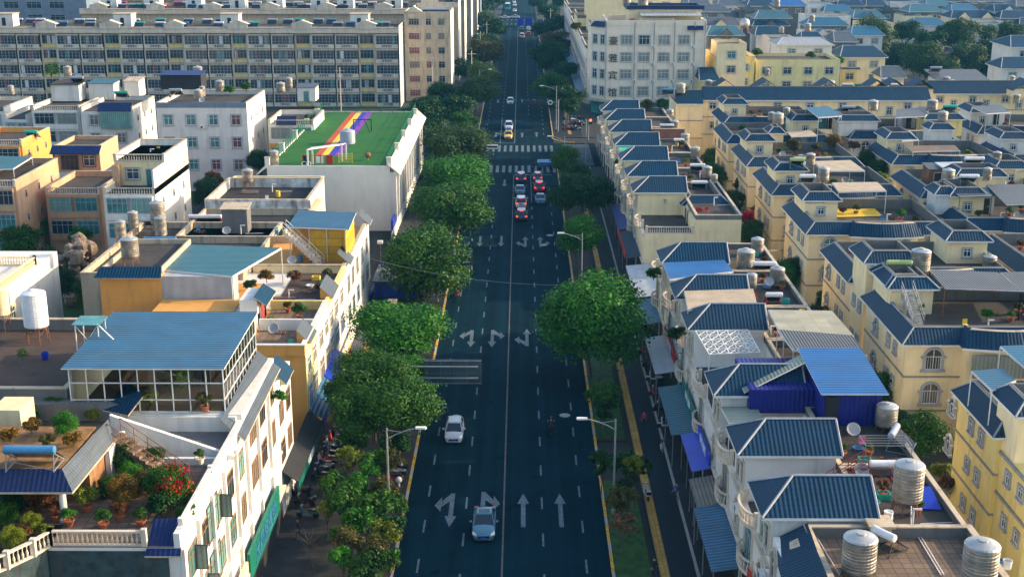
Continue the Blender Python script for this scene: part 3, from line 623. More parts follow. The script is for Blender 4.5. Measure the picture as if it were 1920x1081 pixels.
# ---------------------------------------------------------------- street furniture
def lamp(x, y, side, label, h=8.2, arm=2.4):
    t = thing('street_lamp', label, 'street lamp', (x, y, 0), 'street lamps along the road')
    b = MB(); b.bar((x, y, 0), (x, y, h), .11, 'galv', 8, .07); b.bar((x, y, 0), (x, y, .5), .17, 'galv', 8); b.build('pole', t)
    b = MB(); p = [(x, y, h - .9)] + [(x + side * arm * f, y, h - .9 + g_) for f, g_ in ((.25, .35), (.55, .65), (.85, .85), (1.0, .92))]
    for u, v in zip(p, p[1:]): b.bar(u, v, .05, 'galv', 6)
    b.bar((x, y, h - .15), (x + side * arm * .45, y, h - .32), .03, 'galv', 5); b.build('arm', t)
    b = MB(); e = p[-1]; b.prism([(e[0] - side * .2, y - .12), (e[0] + side * .55, y - .17), (e[0] + side * .65, y), (e[0] + side * .55, y + .17), (e[0] - side * .2, y + .12)], e[2] - .06, e[2] + .08, 'metal_white'); b.build('lamp_head', t)
    return t
# ---------------------------------------------------------------- the setting: ground, road, pavements, markings
KL, KR = -9.17, 6.63
b = MB(); b.poly([(-900, -60, -.02), (900, -60, -.02), (900, 1800, -.02), (-900, 1800, -.02)], 'ground'); struct('ground', b)
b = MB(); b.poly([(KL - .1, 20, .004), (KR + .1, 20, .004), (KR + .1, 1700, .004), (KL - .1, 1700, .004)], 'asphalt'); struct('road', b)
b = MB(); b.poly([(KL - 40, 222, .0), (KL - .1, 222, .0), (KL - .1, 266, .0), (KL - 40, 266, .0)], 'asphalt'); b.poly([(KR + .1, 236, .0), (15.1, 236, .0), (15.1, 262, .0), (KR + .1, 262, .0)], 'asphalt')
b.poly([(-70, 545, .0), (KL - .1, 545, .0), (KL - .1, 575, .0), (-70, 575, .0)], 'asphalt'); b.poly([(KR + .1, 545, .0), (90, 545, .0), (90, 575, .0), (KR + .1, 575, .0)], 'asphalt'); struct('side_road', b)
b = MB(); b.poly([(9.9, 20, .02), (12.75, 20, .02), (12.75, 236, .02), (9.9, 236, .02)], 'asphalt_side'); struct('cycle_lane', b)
b = MB()
for y0, y1 in ((20, 222), (270, 540), (580, 1700)): b.box(-19.0, KL - .22, y0, y1, -.02, .12, 'paving')
for y0, y1 in ((20, 236), (268, 540), (580, 1700)): b.box(12.95, 15.6, y0, y1, -.02, .12, 'paving')
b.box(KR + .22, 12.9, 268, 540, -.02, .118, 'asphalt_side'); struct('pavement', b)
b = MB(); b.poly([(10.12, 20, .028), (10.82, 20, .028), (10.82, 230, .028), (10.12, 230, .028)], 'tactile'); b.poly([(10.12, 272, .126), (10.82, 272, .126), (10.82, 360, .126), (10.12, 360, .126)], 'tactile'); struct('tactile_path', b)
b = MB()
for i, (x, ya, yb) in enumerate(((KL - .22, 20, 222), (KL - .22, 270, 540), (KR, 20, 236), (KR, 268, 540), (12.75, 20, 236))):
    y = ya; k = 0
    while y < yb:
        e = min(yb, y + (1.5 if x != 12.75 else 40)); m = 'kerbstone' if x == 12.75 or (k % 3 == 2) else 'paint_yellow'
        b.box(x, x + (.22 if x != 12.75 else .2), y, e - .004, -.02, .155, m); y = e; k += 1
def arc_kerb(cx, cy, r, a0, a1):
    n = 8
    for k in range(n):
        t, u = a0 + (a1 - a0) * k / n, a0 + (a1 - a0) * (k + 1) / n
        b.prism([(cx + r * math.cos(t), cy + r * math.sin(t)), (cx + r * math.cos(u), cy + r * math.sin(u)), (cx + (r + .22) * math.cos(u), cy + (r + .22) * math.sin(u)), (cx + (r + .22) * math.cos(t), cy + (r + .22) * math.sin(t))], -.02, .155, 'paint_yellow')
arc_kerb(KL - 8, 270, 8, 0, -1.3); arc_kerb(KR + 6, 268, 6, math.pi, math.pi + 1.3); struct('kerb', b)
b = MB()
for y0, y1 in ((20, 84), (88, 104), (121, 150), (154, 215)): b.box(KL - 2.5, KL - .24, y0, y1, 0, .17, 'soil')
for y0, y1 in ((20, 99), (107, 138), (143, 236)): b.box(KR + .24, 9.6, y0, y1, 0, .15, 'soil')
struct('planting_bed', b)
b = MB(); b.box(-12.2, -9.9, 54, 84, .1, .21, 'grass_mat'); b.box(KR + .3, 9.5, 60, 98.5, .1, .19, 'grass_mat'); b.box(-17.5, -11.5, 127, 136, .1, .2, 'grass_mat'); b.box(-17.8, -11.5, 140, 149, .1, .2, 'grass_mat'); b.box(KR + .3, 9.5, 107.5, 137.5, .1, .19, 'grass_mat')
b.box(28.4, 32.6, 60, 230, -.01, .1, 'grass_mat'); b.box(-60, -40, 118, 158, -.01, .08, 'grass_mat'); struct('lawn', b)
# markings
Z = .0085
mk = MB()
def rect(x0, x1, y0, y1, m='paint', z=Z): mk.poly([(x0, y0, z), (x1, y0, z), (x1, y1, z), (x0, y1, z)], m)
CX = -1.33
for X in (-4.36, 1.74):
    y = 86.6 - 6 * 6.2 * 1.0
    while y < 205: 
        rect(X - .075, X + .075, y, y + 2.1); y += 6.3
for X in (-7.5, 4.85):
    y = 83.1 - 6.3 * 6
    while y < 700:
        if not 218 < y < 272 and not 535 < y < 585: rect(X - .075, X + .075, y, y + 2.1)
        y += 6.3
for X in (-4.36, 1.74):
    rect(X - .06, X + .06, 206, 228) if X > 0 else None
    y = 300
    while y < 700:
        if not 535 < y < 585: rect(X - .07, X + .07, y, y + 2.1)
        y += 6.3
rect(-4.36 - .07, -4.36 + .07, 262, 296); rect(CX - .07, CX + .07, 20, 228, 'paint_faint'); rect(CX - .07, CX + .07, 262, 540, 'paint'); rect(KL + .3, CX, 261.6, 262.0); rect(CX, 5.6, 228.6, 229.0)
for (ya, yb) in ((252, 259), (231, 237.5)):
    x = KL + 1.0
    while x < KR - .4: rect(x, x + .55, ya, yb); x += 1.17
for x0, ya, yb in ((8.4, 238, 260),):
    y = ya
    while y < yb: mk.poly([(8.2, y, .006), (13.8, y, .006), (13.8, y + .5, .006), (8.2, y + .5, .006)], 'paint'); y += 1.2
for ya in (548, 569):
    x = KL + 1
    while x < KR - .4: rect(x, x + .7, ya, ya + 4); x += 1.8
struct('lane_marking', mk)
ar = MB()
def arrow(px, py, d=1, br=0, L=6.0, m='paint'):
    X, Y = W(px, py, 0); f = lambda u, v: (X + u * 1.0, Y + d * v, Z)
    ar.poly([f(-.18, -L / 2), f(.18, -L / 2), f(.18, L / 2 - 1.9), f(-.18, L / 2 - 1.9)][:: d], m); ar.poly([f(-.48, L / 2 - 1.9), f(.48, L / 2 - 1.9), f(0, L / 2)][:: d], m)
    if br:
        s_ = br; q = [f(s_ * .18, -L / 2 + .1), f(s_ * .85, -L / 2 + 1.5), f(s_ * .85, -L / 2 + 2.5), f(s_ * .18, -L / 2 + 1.5)]
        t_ = [f(s_ * .85, -L / 2 + .7), f(s_ * .85, -L / 2 + 3.3), f(s_ * 1.4, -L / 2 + 2.2)]
        for g_ in (q, t_):
            n = (Vector(g_[1]) - Vector(g_[0])).cross(Vector(g_[2]) - Vector(g_[0])).z; ar.poly(g_ if n > 0 else g_[::-1], m)
for a in ((846, 955, -1, -1), (905, 952, -1, 1), (981, 955, 1, 0), (1051, 955, 1, 0), (884, 634, -1, -1), (923, 634, -1, 1), (988, 632, 1, -1), (900, 452, -1, 0), (940, 452, -1, 0), (985, 453, 1, -1), (1013, 453, 1, 1), (946, 343, -1, 0), (979, 253, 1, 0), (1006, 252, 1, 0), (930, 253, -1, 1), (934, 190, -1, 0), (979, 189, 1, 0), (1002, 189, 1, 0)): arrow(*a)
struct('road_arrow', ar)
def cover(px, py, r=.42):
    X, Y = W(px, py); b = MB(); b.lathe([(r + .1, 0), (r + .1, .012), (r, .016)], 'kerbstone', 18, (X, Y, .004)); b.lathe([(r * .8, .016), (r * .8, .018)], 'trim', 18, (X, Y, .004)); o = b.build('manhole_cover'); return o
tag(cover(1059, 778), 'round manhole cover in the right lane of the road', 'manhole cover'); tag(cover(1031, 441), 'manhole cover beside the lane arrows further up the road', 'manhole cover')
# ---------------------------------------------------------------- right of the street: the terrace of houses with hipped roofs
TSPAN = 6.6
def bow(root, X, Y, z, r=1.9, mat='stone', wallmat='white'):
    'a bowed balcony on the street front: floor slab, rail with balusters'
    n = 10; P = [(X, Y - r)] + [(X - r * .42 * math.sin(math.pi * k / n), Y - r * math.cos(math.pi * k / n)) for k in range(1, n)] + [(X, Y + r)]
    b = MB(); b.prism(P, z - .22, z, 'stone'); b.build('balcony_floor', root)
    balustrade(root, P, z, .95, mat, .24, 'balcony_rail', .14, True)
def row_house(y0, y1, desc, wall='cream', tower=True, ty=None, hipx=(14.75, 21.9), terr=7.2, deckz=9.2, sh=4.9, roofmat='tile', shopz=3.4, deckm='deck'):
    root = thing('row_house', desc, 'house', (21, y0, 0), 'row houses with blue hipped roofs along the right side of the street')
    ty = y0 if ty is None else ty; t1 = ty + sh
    X0, X1 = 15.45, 27.4
    walls(root, X0, X1, y0, y1 - .05, 0, terr, wall, bands=())
    b = MB()
    b.box(X0, 21.6, ty + .3, t1 - .3, terr, 10.35, wall); b.box(21.6, X1, y0, y1 - .05, terr + .003, deckz, wall); b.build('upper_wall', root)
    hip(root, hipx[0], hipx[1], ty - .15, t1 + .15, 10.5, 1.65, 2.3, 0, roofmat)
    parapet(root, 21.7, X1, y0, y1 - .05, deckz, .55, 'grey_wall', 'beige', deckm)
    # street front terrace beside the tower
    for (a, c) in ((y0, ty), (t1, y1 - .05)):
        if c - a > 1.2: d = MB(); d.box(X0 + .1, 21.5, a + .1, c - .1, terr, terr + .04, 'deck'); d.build('terrace_floor', root); bow(root, X0, (a + c) / 2, terr, min(1.9, (c - a) / 2 - .1)); 
    if ty - y0 > 2: balustrade(root, [(X0 + .2, y0 + .12), (21.4, y0 + .12)], terr, .9)
    # front: string courses, bows with tall windows, arched windows
    s = MB()
    for z in (shopz + .1, terr - .25): s.box(X0 - .3, X0 - .003, y0, y1 - .05, z, z + .2, 'stone')
    s.build('string_course', root)
    if t1 < y1 - 1.2: yb = (t1 + y1) / 2
    else: yb = (y0 + ty) / 2
    if yb > y0 + .6 or True:
        bow(root, X0, yb, shopz + .25, 1.7)
        win(root, X0, yb, shopz + .3, 2.4, 2.9, 'L', 'rect', 'stone', 'trim', rnd.choice(['curtain', 'glass_teal', 'curtain_grey']), 3)
    yc = ty + sh / 2
    for z in (shopz + .6, terr + .5): win(root, X0, yc, z, 1.1, 2.1, 'L', 'arch', 'stone', 'trim', pane(), 2)
    win(root, X0, ty + 1.1 if t1 < y1 - 1 else t1 - .9, terr + .6, .9, 1.7, 'L', 'rect', 'stone', 'trim', pane(), 1)
    # shop at street level
    q = MB(); q.box(X0 - .06, X0 - .003, y0 + .3, y1 - .4, .1, 2.7, 'dark'); 
    for k in range(3): yy = y0 + .3 + (y1 - y0 - .7) * k / 2; q.box(X0 - .12, X0 - .06, yy - .1, yy + .1, .1, 2.9, 'white')
    q.build('shop_front', root)
    aircon(root, X0, y0 + (y1 - y0) * rnd.choice((.12, .9)), terr - 1.6, 'L')
    return root
HIPS = [  # y0, y1, tower start, label, wall
 (56.0, 70.9, 71.2, None, 'white'),
]
r0 = thing('row_house', 'nearest flat roofed house with a wide tiled terrace and curved navy tile eave', 'house', (21, 50, 0), 'row houses with blue hipped roofs along the right side of the street')
walls(r0, 15.45, 27.4, 50, 70.9, 0, 9.3, 'white')
parapet(r0, 17.3, 27.45, 49.5, 70.95, 9.3, .75, 'grey_wall', 'beige', 'deck_tile', .3)
b = MB(); pts = [(14.9, 50), (14.9, 64), (15.1, 67.5), (15.7, 71.0)]; top = [(17.2, 50), (17.2, 63.5), (17.3, 67.2), (17.5, 70.9)]
for i in range(3): b.slab([(pts[i][0], pts[i][1], 9.2), (pts[i + 1][0], pts[i + 1][1], 9.2), (top[i + 1][0], top[i + 1][1], 10.25), (top[i][0], top[i][1], 10.25)], .08, 'tile', 'beige')
b.build('roof', r0)
for yy in (58, 66.5): bow(r0, 15.45, yy, 6.6, 2.2); bow(r0, 15.45, yy, 3.4, 2.0); win(r0, 15.45, yy, 3.5, 2.6, 2.8, 'L', 'rect', 'stone', 'trim', 'curtain', 3); win(r0, 15.45, yy, 6.7, 2.2, 2.2, 'L', 'rect', 'stone', 'trim', 'curtain_grey', 2)
for yy in (62.2, 70.0): win(r0, 15.45, yy, 3.9, 1.0, 2.1, 'L', 'arch', 'stone', 'trim', 'glass', 2); win(r0, 15.45, yy, 6.9, 1.0, 1.9, 'L', 'arch', 'stone', 'trim', 'glass', 2)
b = MB(); b.box(15.15, 15.447, 50, 70.9, 3.1, 3.3, 'stone'); b.box(15.15, 15.447, 50, 70.9, 6.35, 6.55, 'stone'); b.build('string_course', r0)
b = MB(); b.box(21.2, 22.4, 70.1, 71.3, 9.35, 10.35, 'beige'); b.box(21.0, 22.6, 69.9, 71.5, 10.35, 10.5, 'beige'); b.build('chimney', r0)
ROW = [
 (71.2, 80.2, 71.2, 'second house from the near end, sunlit blue hipped roof partly in shadow', 'white'),
 (80.4, 91.3, 80.5, 'white row house with slate blue hipped roof above a red rusty outside stair', 'white_bright'),
 (91.5, 107.0, 91.7, 'row house with blue hipped roof and the deep blue metal shed on top', 'white'),
 (107.2, 116.8, 107.7, 'row house with hipped roof behind the white lattice pergola', 'white'),
 (117.0, 129.4, 117.2, 'row house with blue hipped roof between beige canopy and bright blue canopy', 'white'),
 (129.6, 141.0, 129.9, 'row house with blue hipped roof and grey flat terrace beside the alley', 'cream'),
 (155.0, 175.2, 165.2, 'cream row house with a balustraded balcony and plain gable wall at the alley', 'cream'),
 (175.4, 187.2, 176.0, 'row house behind the balustraded balcony house, hip roof with bright blue sheet', 'cream'),
 (187.4, 199.8, 187.8, 'row house whose hip roof rises behind a turquoise tarpaulin', 'cream'),
 (200.0, 212.6, 200.4, 'row house with hip roof, turquoise tarpaulin in front of its tower', 'cream'),
 (212.8, 224.6, 213.2, 'row house beside the red brick parapet, third hip roof from the hotel', 'cream'),
 (224.8, 236.0, 225.3, 'row house with darker hip roof, second from the hotel', 'cream'),
 (236.2, 248.0, 236.8, 'last row house before the hotel, roof edge against the hotel canopy', 'cream'),
]
RH = []
for y0, y1, ty, lab, wl in ROW:
    kw = {}
    if 150 < y0 < 160: kw = dict(terr=7.4, deckz=9.2)
    if y0 > 170: kw = dict(terr=7.0, deckz=8.8)
    RH.append(row_house(y0, y1, lab, wl, True, ty, **kw))
r7 = RH[6]; skirt(r7, 21.4, 27.2, 164.2, 175.0, 9.0, .5, .9, 1.1, 'tile', 'FLR', name='flat_roof_eave')
door(r7, 21.2, 160.5, 7.45, 1.0, 2.0, 'L', 'dark')
b = MB(); b.lathe([(.25, 0), (.12, .2), (.2, .5)], 'trim', 10, (19, 165.3, 9)); b.build('wall_light', r7)
# wing below the eave on the camera side of that house
b = MB(); b.box(21.4, 27.2, 155.05, 175, 7.4, 9.0, 'cream'); b.build('upper_wall', r7)
# brick parapet and blue sheet pieces
b = MB(); b.box(21.8, 27.3, 212.7, 212.95, 8.8, 11.0, 'brick_red'); b.box(21.7, 27.4, 212.6, 213.05, 11.0, 11.12, 'beige'); b.build('brick_parapet', RH[10])
def alone(name, mb, label, cat, group=None): o = mb.build(name); return tag(o, label, cat, group)
# deep blue metal shed
s = thing('metal_shed', 'deep blue corrugated metal shed with bright blue roof on a row house', 'shed', (24.5, 89, 9.3))
b = MB(); b.box(22.3, 26.7, 88.6, 95.9, 9.3, 12.0, 'sheet_deepblue'); b.box(17.4, 22.297, 91.0, 98.2, 9.3, 11.2, 'sheet_deepblue'); b.build('wall', s)
b = MB(); b.slab([(22.0, 87.8, 12.1), (26.95, 87.8, 12.1), (26.95, 96.5, 12.7), (22.0, 96.5, 12.7)], .08, 'sheet_blue' if 0 else 'sheet_bright', 'metal_white'); b.build('roof', s)
b = MB(); b.slab([(17.0, 91.2, 10.9), (22.0, 93.5, 12.5), (22.0, 95.3, 12.5), (17.0, 93.0, 10.9)], .08, 'sheet_pale', 'metal_white'); b.build('lean_to_roof', s)
b = MB(); b.box(22.55, 23.5, 88.5, 88.597, 9.35, 11.6, 'dark'); b.build('doorway', s)
# canopies and pergolas on the row roofs
def canopy_thing(name, label, quad, m, zf, posts=True, group='canopies over roof terraces', frame='metal_white', pr=.05):
    c = quad[0]; t = thing(name, label, 'canopy', (c[0], c[1], zf), group); canopy(t, quad, m, posts=posts, zf=zf, frame=frame, pr=pr); return t
def pq(pxs, z, dz=0): return [(*W(x, y, z + (dz if i < 2 else 0)), z + (dz if i < 2 else 0)) for i, (x, y) in enumerate(pxs)]
canopy_thing('canopy', 'beige flat sheet canopy between two blue hipped roofs', pq([(1283, 545), (1412, 541), (1420, 572), (1290, 580)], 11.2), 'tarp_beige', 7.2)
canopy_thing('canopy', 'bright blue corrugated canopy sloping between two blue hipped roofs', pq([(1243, 492), (1358, 487), (1375, 508), (1256, 523)], 11.0), 'sheet_bright', 7.2)
canopy_thing('canopy', 'translucent pale yellow panel canopy beside cream villa walls', pq([(1440, 580), (1560, 582), (1600, 628), (1470, 636)], 12.2), 'shell', 9.2)
canopy_thing('canopy', 'purplish grey tiled canopy above the bright blue shed roof', pq([(1458, 617), (1598, 628), (1625, 664), (1488, 655)], 12.4), 'sheet_grey', 9.2)
canopy_thing('canopy', 'pale corrugated balcony cover below a dark blue hipped roof', pq([(1352, 762), (1420, 762), (1432, 790), (1368, 792)], 9.6), 'sheet_pale', 7.2)
canopy_thing('tarpaulin_canopy', 'turquoise tarpaulin stretched between two row house roofs', pq([(1159, 264), (1212, 263), (1175, 284), (1161, 281)], 10.2), 'tarp_green', 7.0)
canopy_thing('canopy', 'small bright blue sheet wedge between two blue hipped roofs', pq([(1194, 322), (1218, 320), (1212, 330), (1196, 332)], 9.8), 'sheet_bright', 7.2)
p = thing('pergola', 'white steel lattice pergola frame between two blue hipped roofs', 'pergola', (18, 100, 9.2))
Q = [Vector(v) for v in pq([(1304, 620), (1402, 618), (1425, 660), (1330, 664)], 11.0)]; b = MB(); N = 5
g_ = lambda u, v: (Q[0] * (1 - u) + Q[1] * u) * (1 - v) + (Q[3] * (1 - u) + Q[2] * u) * v
for i in range(N + 1): b.bar(g_(i / N, 0), g_(i / N, 1), .05, 'metal_white'); b.bar(g_(0, i / N), g_(1, i / N), .05, 'metal_white')
for i in range(N):
    for j in range(N): b.bar(g_(i / N, j / N), g_((i + 1) / N, (j + 1) / N), .035, 'metal_white'); b.bar(g_((i + 1) / N, j / N), g_(i / N, (j + 1) / N), .035, 'metal_white')
b.build('lattice', p); b = MB()
for q in Q: b.bar((q.x, q.y, 7.2), q, .06, 'metal_white')
b.build('post', p)
# rusty red stair
def stair(label, x0, y0, z0, x1, y1, z1, wd, m, rail, n=12, name='outside_stair'):
    t = thing(name, label, 'stair', (x0, y0, z0)); b = MB(); d = Vector((x1 - x0, y1 - y0, 0)).normalized(); nx = Vector((-d.y, d.x, 0)) * wd / 2
    for i in range(n):
        a = Vector((x0 + (x1 - x0) * i / n, y0 + (y1 - y0) * i / n, 0)); c = Vector((x0 + (x1 - x0) * (i + 1) / n, y0 + (y1 - y0) * (i + 1) / n, 0)); z = z0 + (z1 - z0) * (i + 1) / n
        b.prism([(a - nx)[:2], (c - nx)[:2], (c + nx)[:2], (a + nx)[:2]], z - .12 if m == 'rust' else max(z0 - .01, z - .55), z, m)
    b.build('step', t); b = MB()
    for s_ in (-1, 1):
        A = Vector((x0, y0, z0)) + nx * s_; B = Vector((x1, y1, z1)) + nx * s_
        for h in (.5, .95): b.bar(A + Vector((0, 0, h)), B + Vector((0, 0, h)), .03, rail)
        for k in range(6): q = A + (B - A) * k / 5; b.bar(q, q + Vector((0, 0, .95)), .03, rail)
    b.build('handrail', t); return t
stair('red rusty metal stair climbing between two hipped roofs', 18.2, 78.6, 7.2, 23.2, 79.4, 10.2, .9, 'rust', 'iron_red')
stair('grey metal stair ladder leaning on the villa roof terrace', *W(1722, 612, 9.8), 9.8, *W(1700, 545, 12.6), 12.6, 1.2, 'galv', 'galv')
# awnings along the shop fronts
def awning(y0, y1, z, m, label, x0=12.95, x1=15.3, signm=None, dz=.35, post=True):
    t = thing('shop_awning', label, 'awning', (14, y0, 0), 'awnings over the right pavement'); b = MB(); b.slab([(x0, y0, z), (x0, y1, z), (x1, y1, z + dz), (x1, y0, z + dz)], .07, m, 'iron'); b.build('awning_roof', t); b = MB()
    for yy in (y0 + .1, (y0 + y1) / 2, y1 - .1): b.bar((x0 + .15, yy, .1), (x0 + .15, yy, z), .05, 'galv')
    b.build('post', t)
    if signm: b = MB(); b.box(x0 - .1, x0 - .02, y0, y1, z - .05, z + .75, signm); b.build('sign_board', t)
    return t
awning(77.8, 87.5, 3.1, 'sheet_blue', 'long blue corrugated awning near the white parked scooter'); awning(66.5, 76.5, 3.0, 'curtain_red', 'dark red cloth awning at the bottom edge of the street'); awning(57, 66, 3.0, 'deck_dark', 'black awning below the nearest house')
awning(93.5, 101, 3.3, 'sign_blue', 'royal blue awning strip beside the big street tree', 13.6); awning(101.5, 113, 3.0, 'sheet_teal', 'pale teal sheet awning behind the big street tree', 12.9); awning(88, 93, 2.9, 'curtain', 'patterned awning between two blue awnings', 13.3)
awning(116, 127, 3.2, 'sheet_white', 'white sheet awning just beyond the big street tree'); awning(140.8, 154.6, 3.4, 'sheet_white', 'white canopy across the alley mouth', 13.1, 16.8); awning(131, 140, 3.3, 'sheet_blue', 'blue awning before the alley'); awning(158, 172, 3.4, 'tile', 'blue tiled awning under the balconies past the alley', 13.4, 15.3, 'sign_red')
awning(174, 190, 3.2, 'sheet_navy', 'navy awning under the far row houses', 13.6); 
# ---------------------------------------------------------------- villas
def villa(x0, yf, desc, wd=16.5, dp=13.5, ze=9.6, wall='cream', wing=4.9, bay=7.6, tow='L', simple=False, th=2.7, towdy=6.5, towd=6.0, mat='tile', cage=None, floors=3):
    root = thing('villa', desc, 'house', (x0 + wd / 2, yf, 0), 'cream villas with blue tiled eaves'); x1 = x0 + wd; y1 = yf + dp
    walls(root, x0, x1, yf, y1, 0, ze - .16, wall, bands=(ze - 3.2, ze - 6.4))
    sk = lambda *a, **k: skirt(root, *a, **k)
    # left wing, right wing, projecting bay
    xb0, xb1 = x0 + wing, x0 + wing + bay; n = 7; P = [(xb0, yf)] + [(xb0 + (xb1 - xb0) * k / n, yf - 1.5 * math.sin(math.pi * (k) / n) ** .6) for k in range(1, n)] + [(xb1, yf)]
    P = [(xb0, yf + .1), (xb0, yf - .9)] + [(xb0 + (xb1 - xb0) * k / n, yf - .9 - .7 * math.sin(math.pi * k / n)) for k in range(1, n)] + [(xb1, yf - .9), (xb1, yf + .1)]
    b = MB(); b.prism(P, 0, ze - .163, wall); b.build('bay', root)
    sk(x0, x1, yf, y1, ze, mat=mat)
    b = MB(); e = MB(); arc = P[1:-1]; 
    cx = (xb0 + xb1) / 2
    def off(p, d, zz): f = 1 + d / (bay / 2) * .9; return (cx + (p[0] - cx) * f, p[1] - d, zz)
    for i in range(len(arc) - 1):
        p, q = arc[i], arc[i + 1]; b.poly([off(p, .6, ze + .06), off(q, .6, ze + .06), off(q, -.35, ze + 1.45), off(p, -.35, ze + 1.45)], mat)
        e.poly([off(p, .6, ze - .15), off(q, .6, ze - .15), off(q, .6, ze + .05), off(p, .6, ze + .05)], 'metal_white'); e.poly([off(p, -.4, ze - .15), off(q, -.4, ze - .15), off(q, .6, ze - .15), off(p, .6, ze - .15)], 'beige')
        e.poly([off(p, -.35, ze + 1.45), off(q, -.35, ze + 1.45), off(q, -.6, ze + 1.55), off(p, -.6, ze + 1.55)], 'beige')
    for s_, p in ((-1, arc[0]), (1, arc[-1])):
        A, B_ = off(p, .6, ze + .06), off(p, -.35, ze + 1.45); c = [A, B_, (B_[0], yf + .9, ze + 1.45), (A[0], yf - .2, ze + .06)]
        b.poly(c if s_ > 0 else c[::-1], mat)
    b.build('bay_roof', root); e.build('bay_eave', root)
    # windows
    for f in range(floors):
        z = ze - 3.2 * (f + 1) + .75
        if z < .5: continue
        for xx in (x0 + wing / 2, (xb1 + x1) / 2):
            if x1 - xb1 < 2 and xx > xb1: continue
            win(root, xx, yf, z, 1.45, 1.95, 'F', 'arch', 'trim', 'metal_white', pane(), 2, 1 if not simple and rnd.random() < .5 else 0, simple)
        if cage and f < 2: 
            b = MB(); b.box(xb0 + .4, xb1 - .4, yf - 1.72, yf - 1.55, z - .2, z + 1.9, 'curtain_grey'); b.build('window_cage', root)
        else:
            for k in (-1, 0, 1): win(root, cx + k * 2.3, yf - 1.62 + abs(k) * .35, z - .2, 1.6 if k == 0 else 1.2, 2.1, 'F', 'arch' if f == 0 else 'rect', 'trim', 'metal_white', pane(), 2, 0, simple)
        for yy in (yf + 3.0, yf + 5.2): win(root, x0, yy, z + .45, .85, 1.0, 'L', 'rect', 'trim', 'metal_white', 'glass', 2, 0, simple)
        if f < 2: win(root, x0, yf + 9.5, z + .2, 1.0, 1.3, 'L', 'arch', 'trim', 'metal_white', 'glass', 2, 0, simple)
    aircon(root, xb1 + .6, yf, ze - 2.9, 'F')
    # stair tower
    if tow:
        a0, a1 = (x0 + .6, x0 + 4.6) if tow == 'L' else (x1 - 4.8, x1 - .6); c0 = yf + towdy; c1 = c0 + towd; zt = ze + th
        b = MB(); b.box(a0, a1, c0, c1, ze + .13, zt - .16, wall); b.build('stair_tower', root); skirt(root, a0, a1, c0, c1, zt, .45, .55, .9, mat, name='tower_roof')
        door(root, a1, c0 + 1.4, ze + .15, .9, 2.0, 'R', rnd.choice(['wood', 'red_door', 'dark'])); win(root, (a0 + a1) / 2, c0, ze + .9, .8, .9, 'F', 'rect', 'trim', 'metal_white', 'glass', 2, 0, simple)
    return root
V = {}
V['G'] = villa(34.6, 86.2, 'yellow villa at the right edge, nearest the camera on that side', wall='yellow', tow=None, dp=8.5)
g = V['G']; b = MB(); b.box(34.9, 52, 80.5, 86.19, 0, 8.5, 'yellow'); b.build('front_wing', g); b = MB(); b.box(34.95, 50, 83.7, 87.8, 8.5, 12.1, 'cream'); b.build('stair_tower', g); skirt(g, 34.95, 50, 83.7, 87.8, 12.2, .5, .5, .9, name='tower_roof')
for yy in (81.8, 84.2): win(g, 34.9, yy, 6.6, .8, .95, 'L', 'rect', 'trim', 'metal_white', 'glass', 2); win(g, 34.9, yy - .2, 3.3, .8, .95, 'L', 'rect', 'trim', 'metal_white', 'glass', 2)
b = MB(); b.box(34.75, 52, 80.35, 80.497, 8.2, 8.45, 'band'); b.box(34.75, 34.897, 80.497, 86.1, 8.2, 8.45, 'band'); b.box(34.75, 52, 80.35, 80.497, 5.1, 5.3, 'band'); b.box(34.75, 34.897, 80.497, 86.1, 5.1, 5.3, 'band'); b.build('string_course', g)
V['F'] = villa(33.9, 106.7, 'cream villa with curved front bay, white stair ladder and grey roof frame', cage=1, towdy=8.0, tow='L')
V['E'] = villa(33.9, 126.2, 'villa with two tiled eave levels directly behind the one with the stair ladder', tow='R', dp=12)
V['A'] = villa(33.9, 146.4, 'villa with the beige pergola roofs and yellow terrace floor', towdy=6.0)
V['L'] = villa(33.9, 168.0, 'villa behind the beige pergola villa, beside the pale canopy', towdy=3.0)
V['K'] = villa(33.9, 187.8, 'villa with rust and gold climbing plants on its roof', simple=True)
V['K2'] = villa(33.9, 207.5, 'villa just behind the gold planted roof villa', simple=True, tow='R')
V['N'] = villa(36.3, 226.6, 'farthest villa of the left column, below the long cream building', simple=True)
V['B'] = villa(52.6, 148.6, 'villa with rusty shed and dark grey sheet pergola on its roof', tow='L')
V['B2'] = villa(52.6, 128.5, 'villa with long dark corrugated roof sheets right of the two level villa', tow=None)
V['C'] = villa(53.2, 166.2, 'villa with brown canopy, behind the rusty shed villa', simple=True, tow='R')
V['D'] = villa(55.9, 189.6, 'villa with curved tiled bay and red tower door', simple=True, tow='L')
V['D2'] = villa(55.0, 212.0, 'villa with white block and turquoise canopy', simple=True, wall='white')
V['B3'] = villa(51.5, 107.0, 'villa partly cut by the right edge with bright blue canopies', tow=None)
V['H'] = villa(78.0, 217.0, 'white villa with grey sheet roof room near the right edge', simple=True, wall='white')
V['H2'] = villa(73.5, 190.0, 'villa with cyan canopy at the right edge', simple=True, wall='white')
V['H3'] = villa(71.5, 166.5, 'villa cut by the right edge behind the grey sheets', simple=True)
V['H4'] = villa(71.0, 147.5, 'villa at the right edge beside the dark sheet roof', simple=True)
V['H5'] = villa(96.0, 213.0, 'white villa at the far right edge of the rows', simple=True, wall='white')
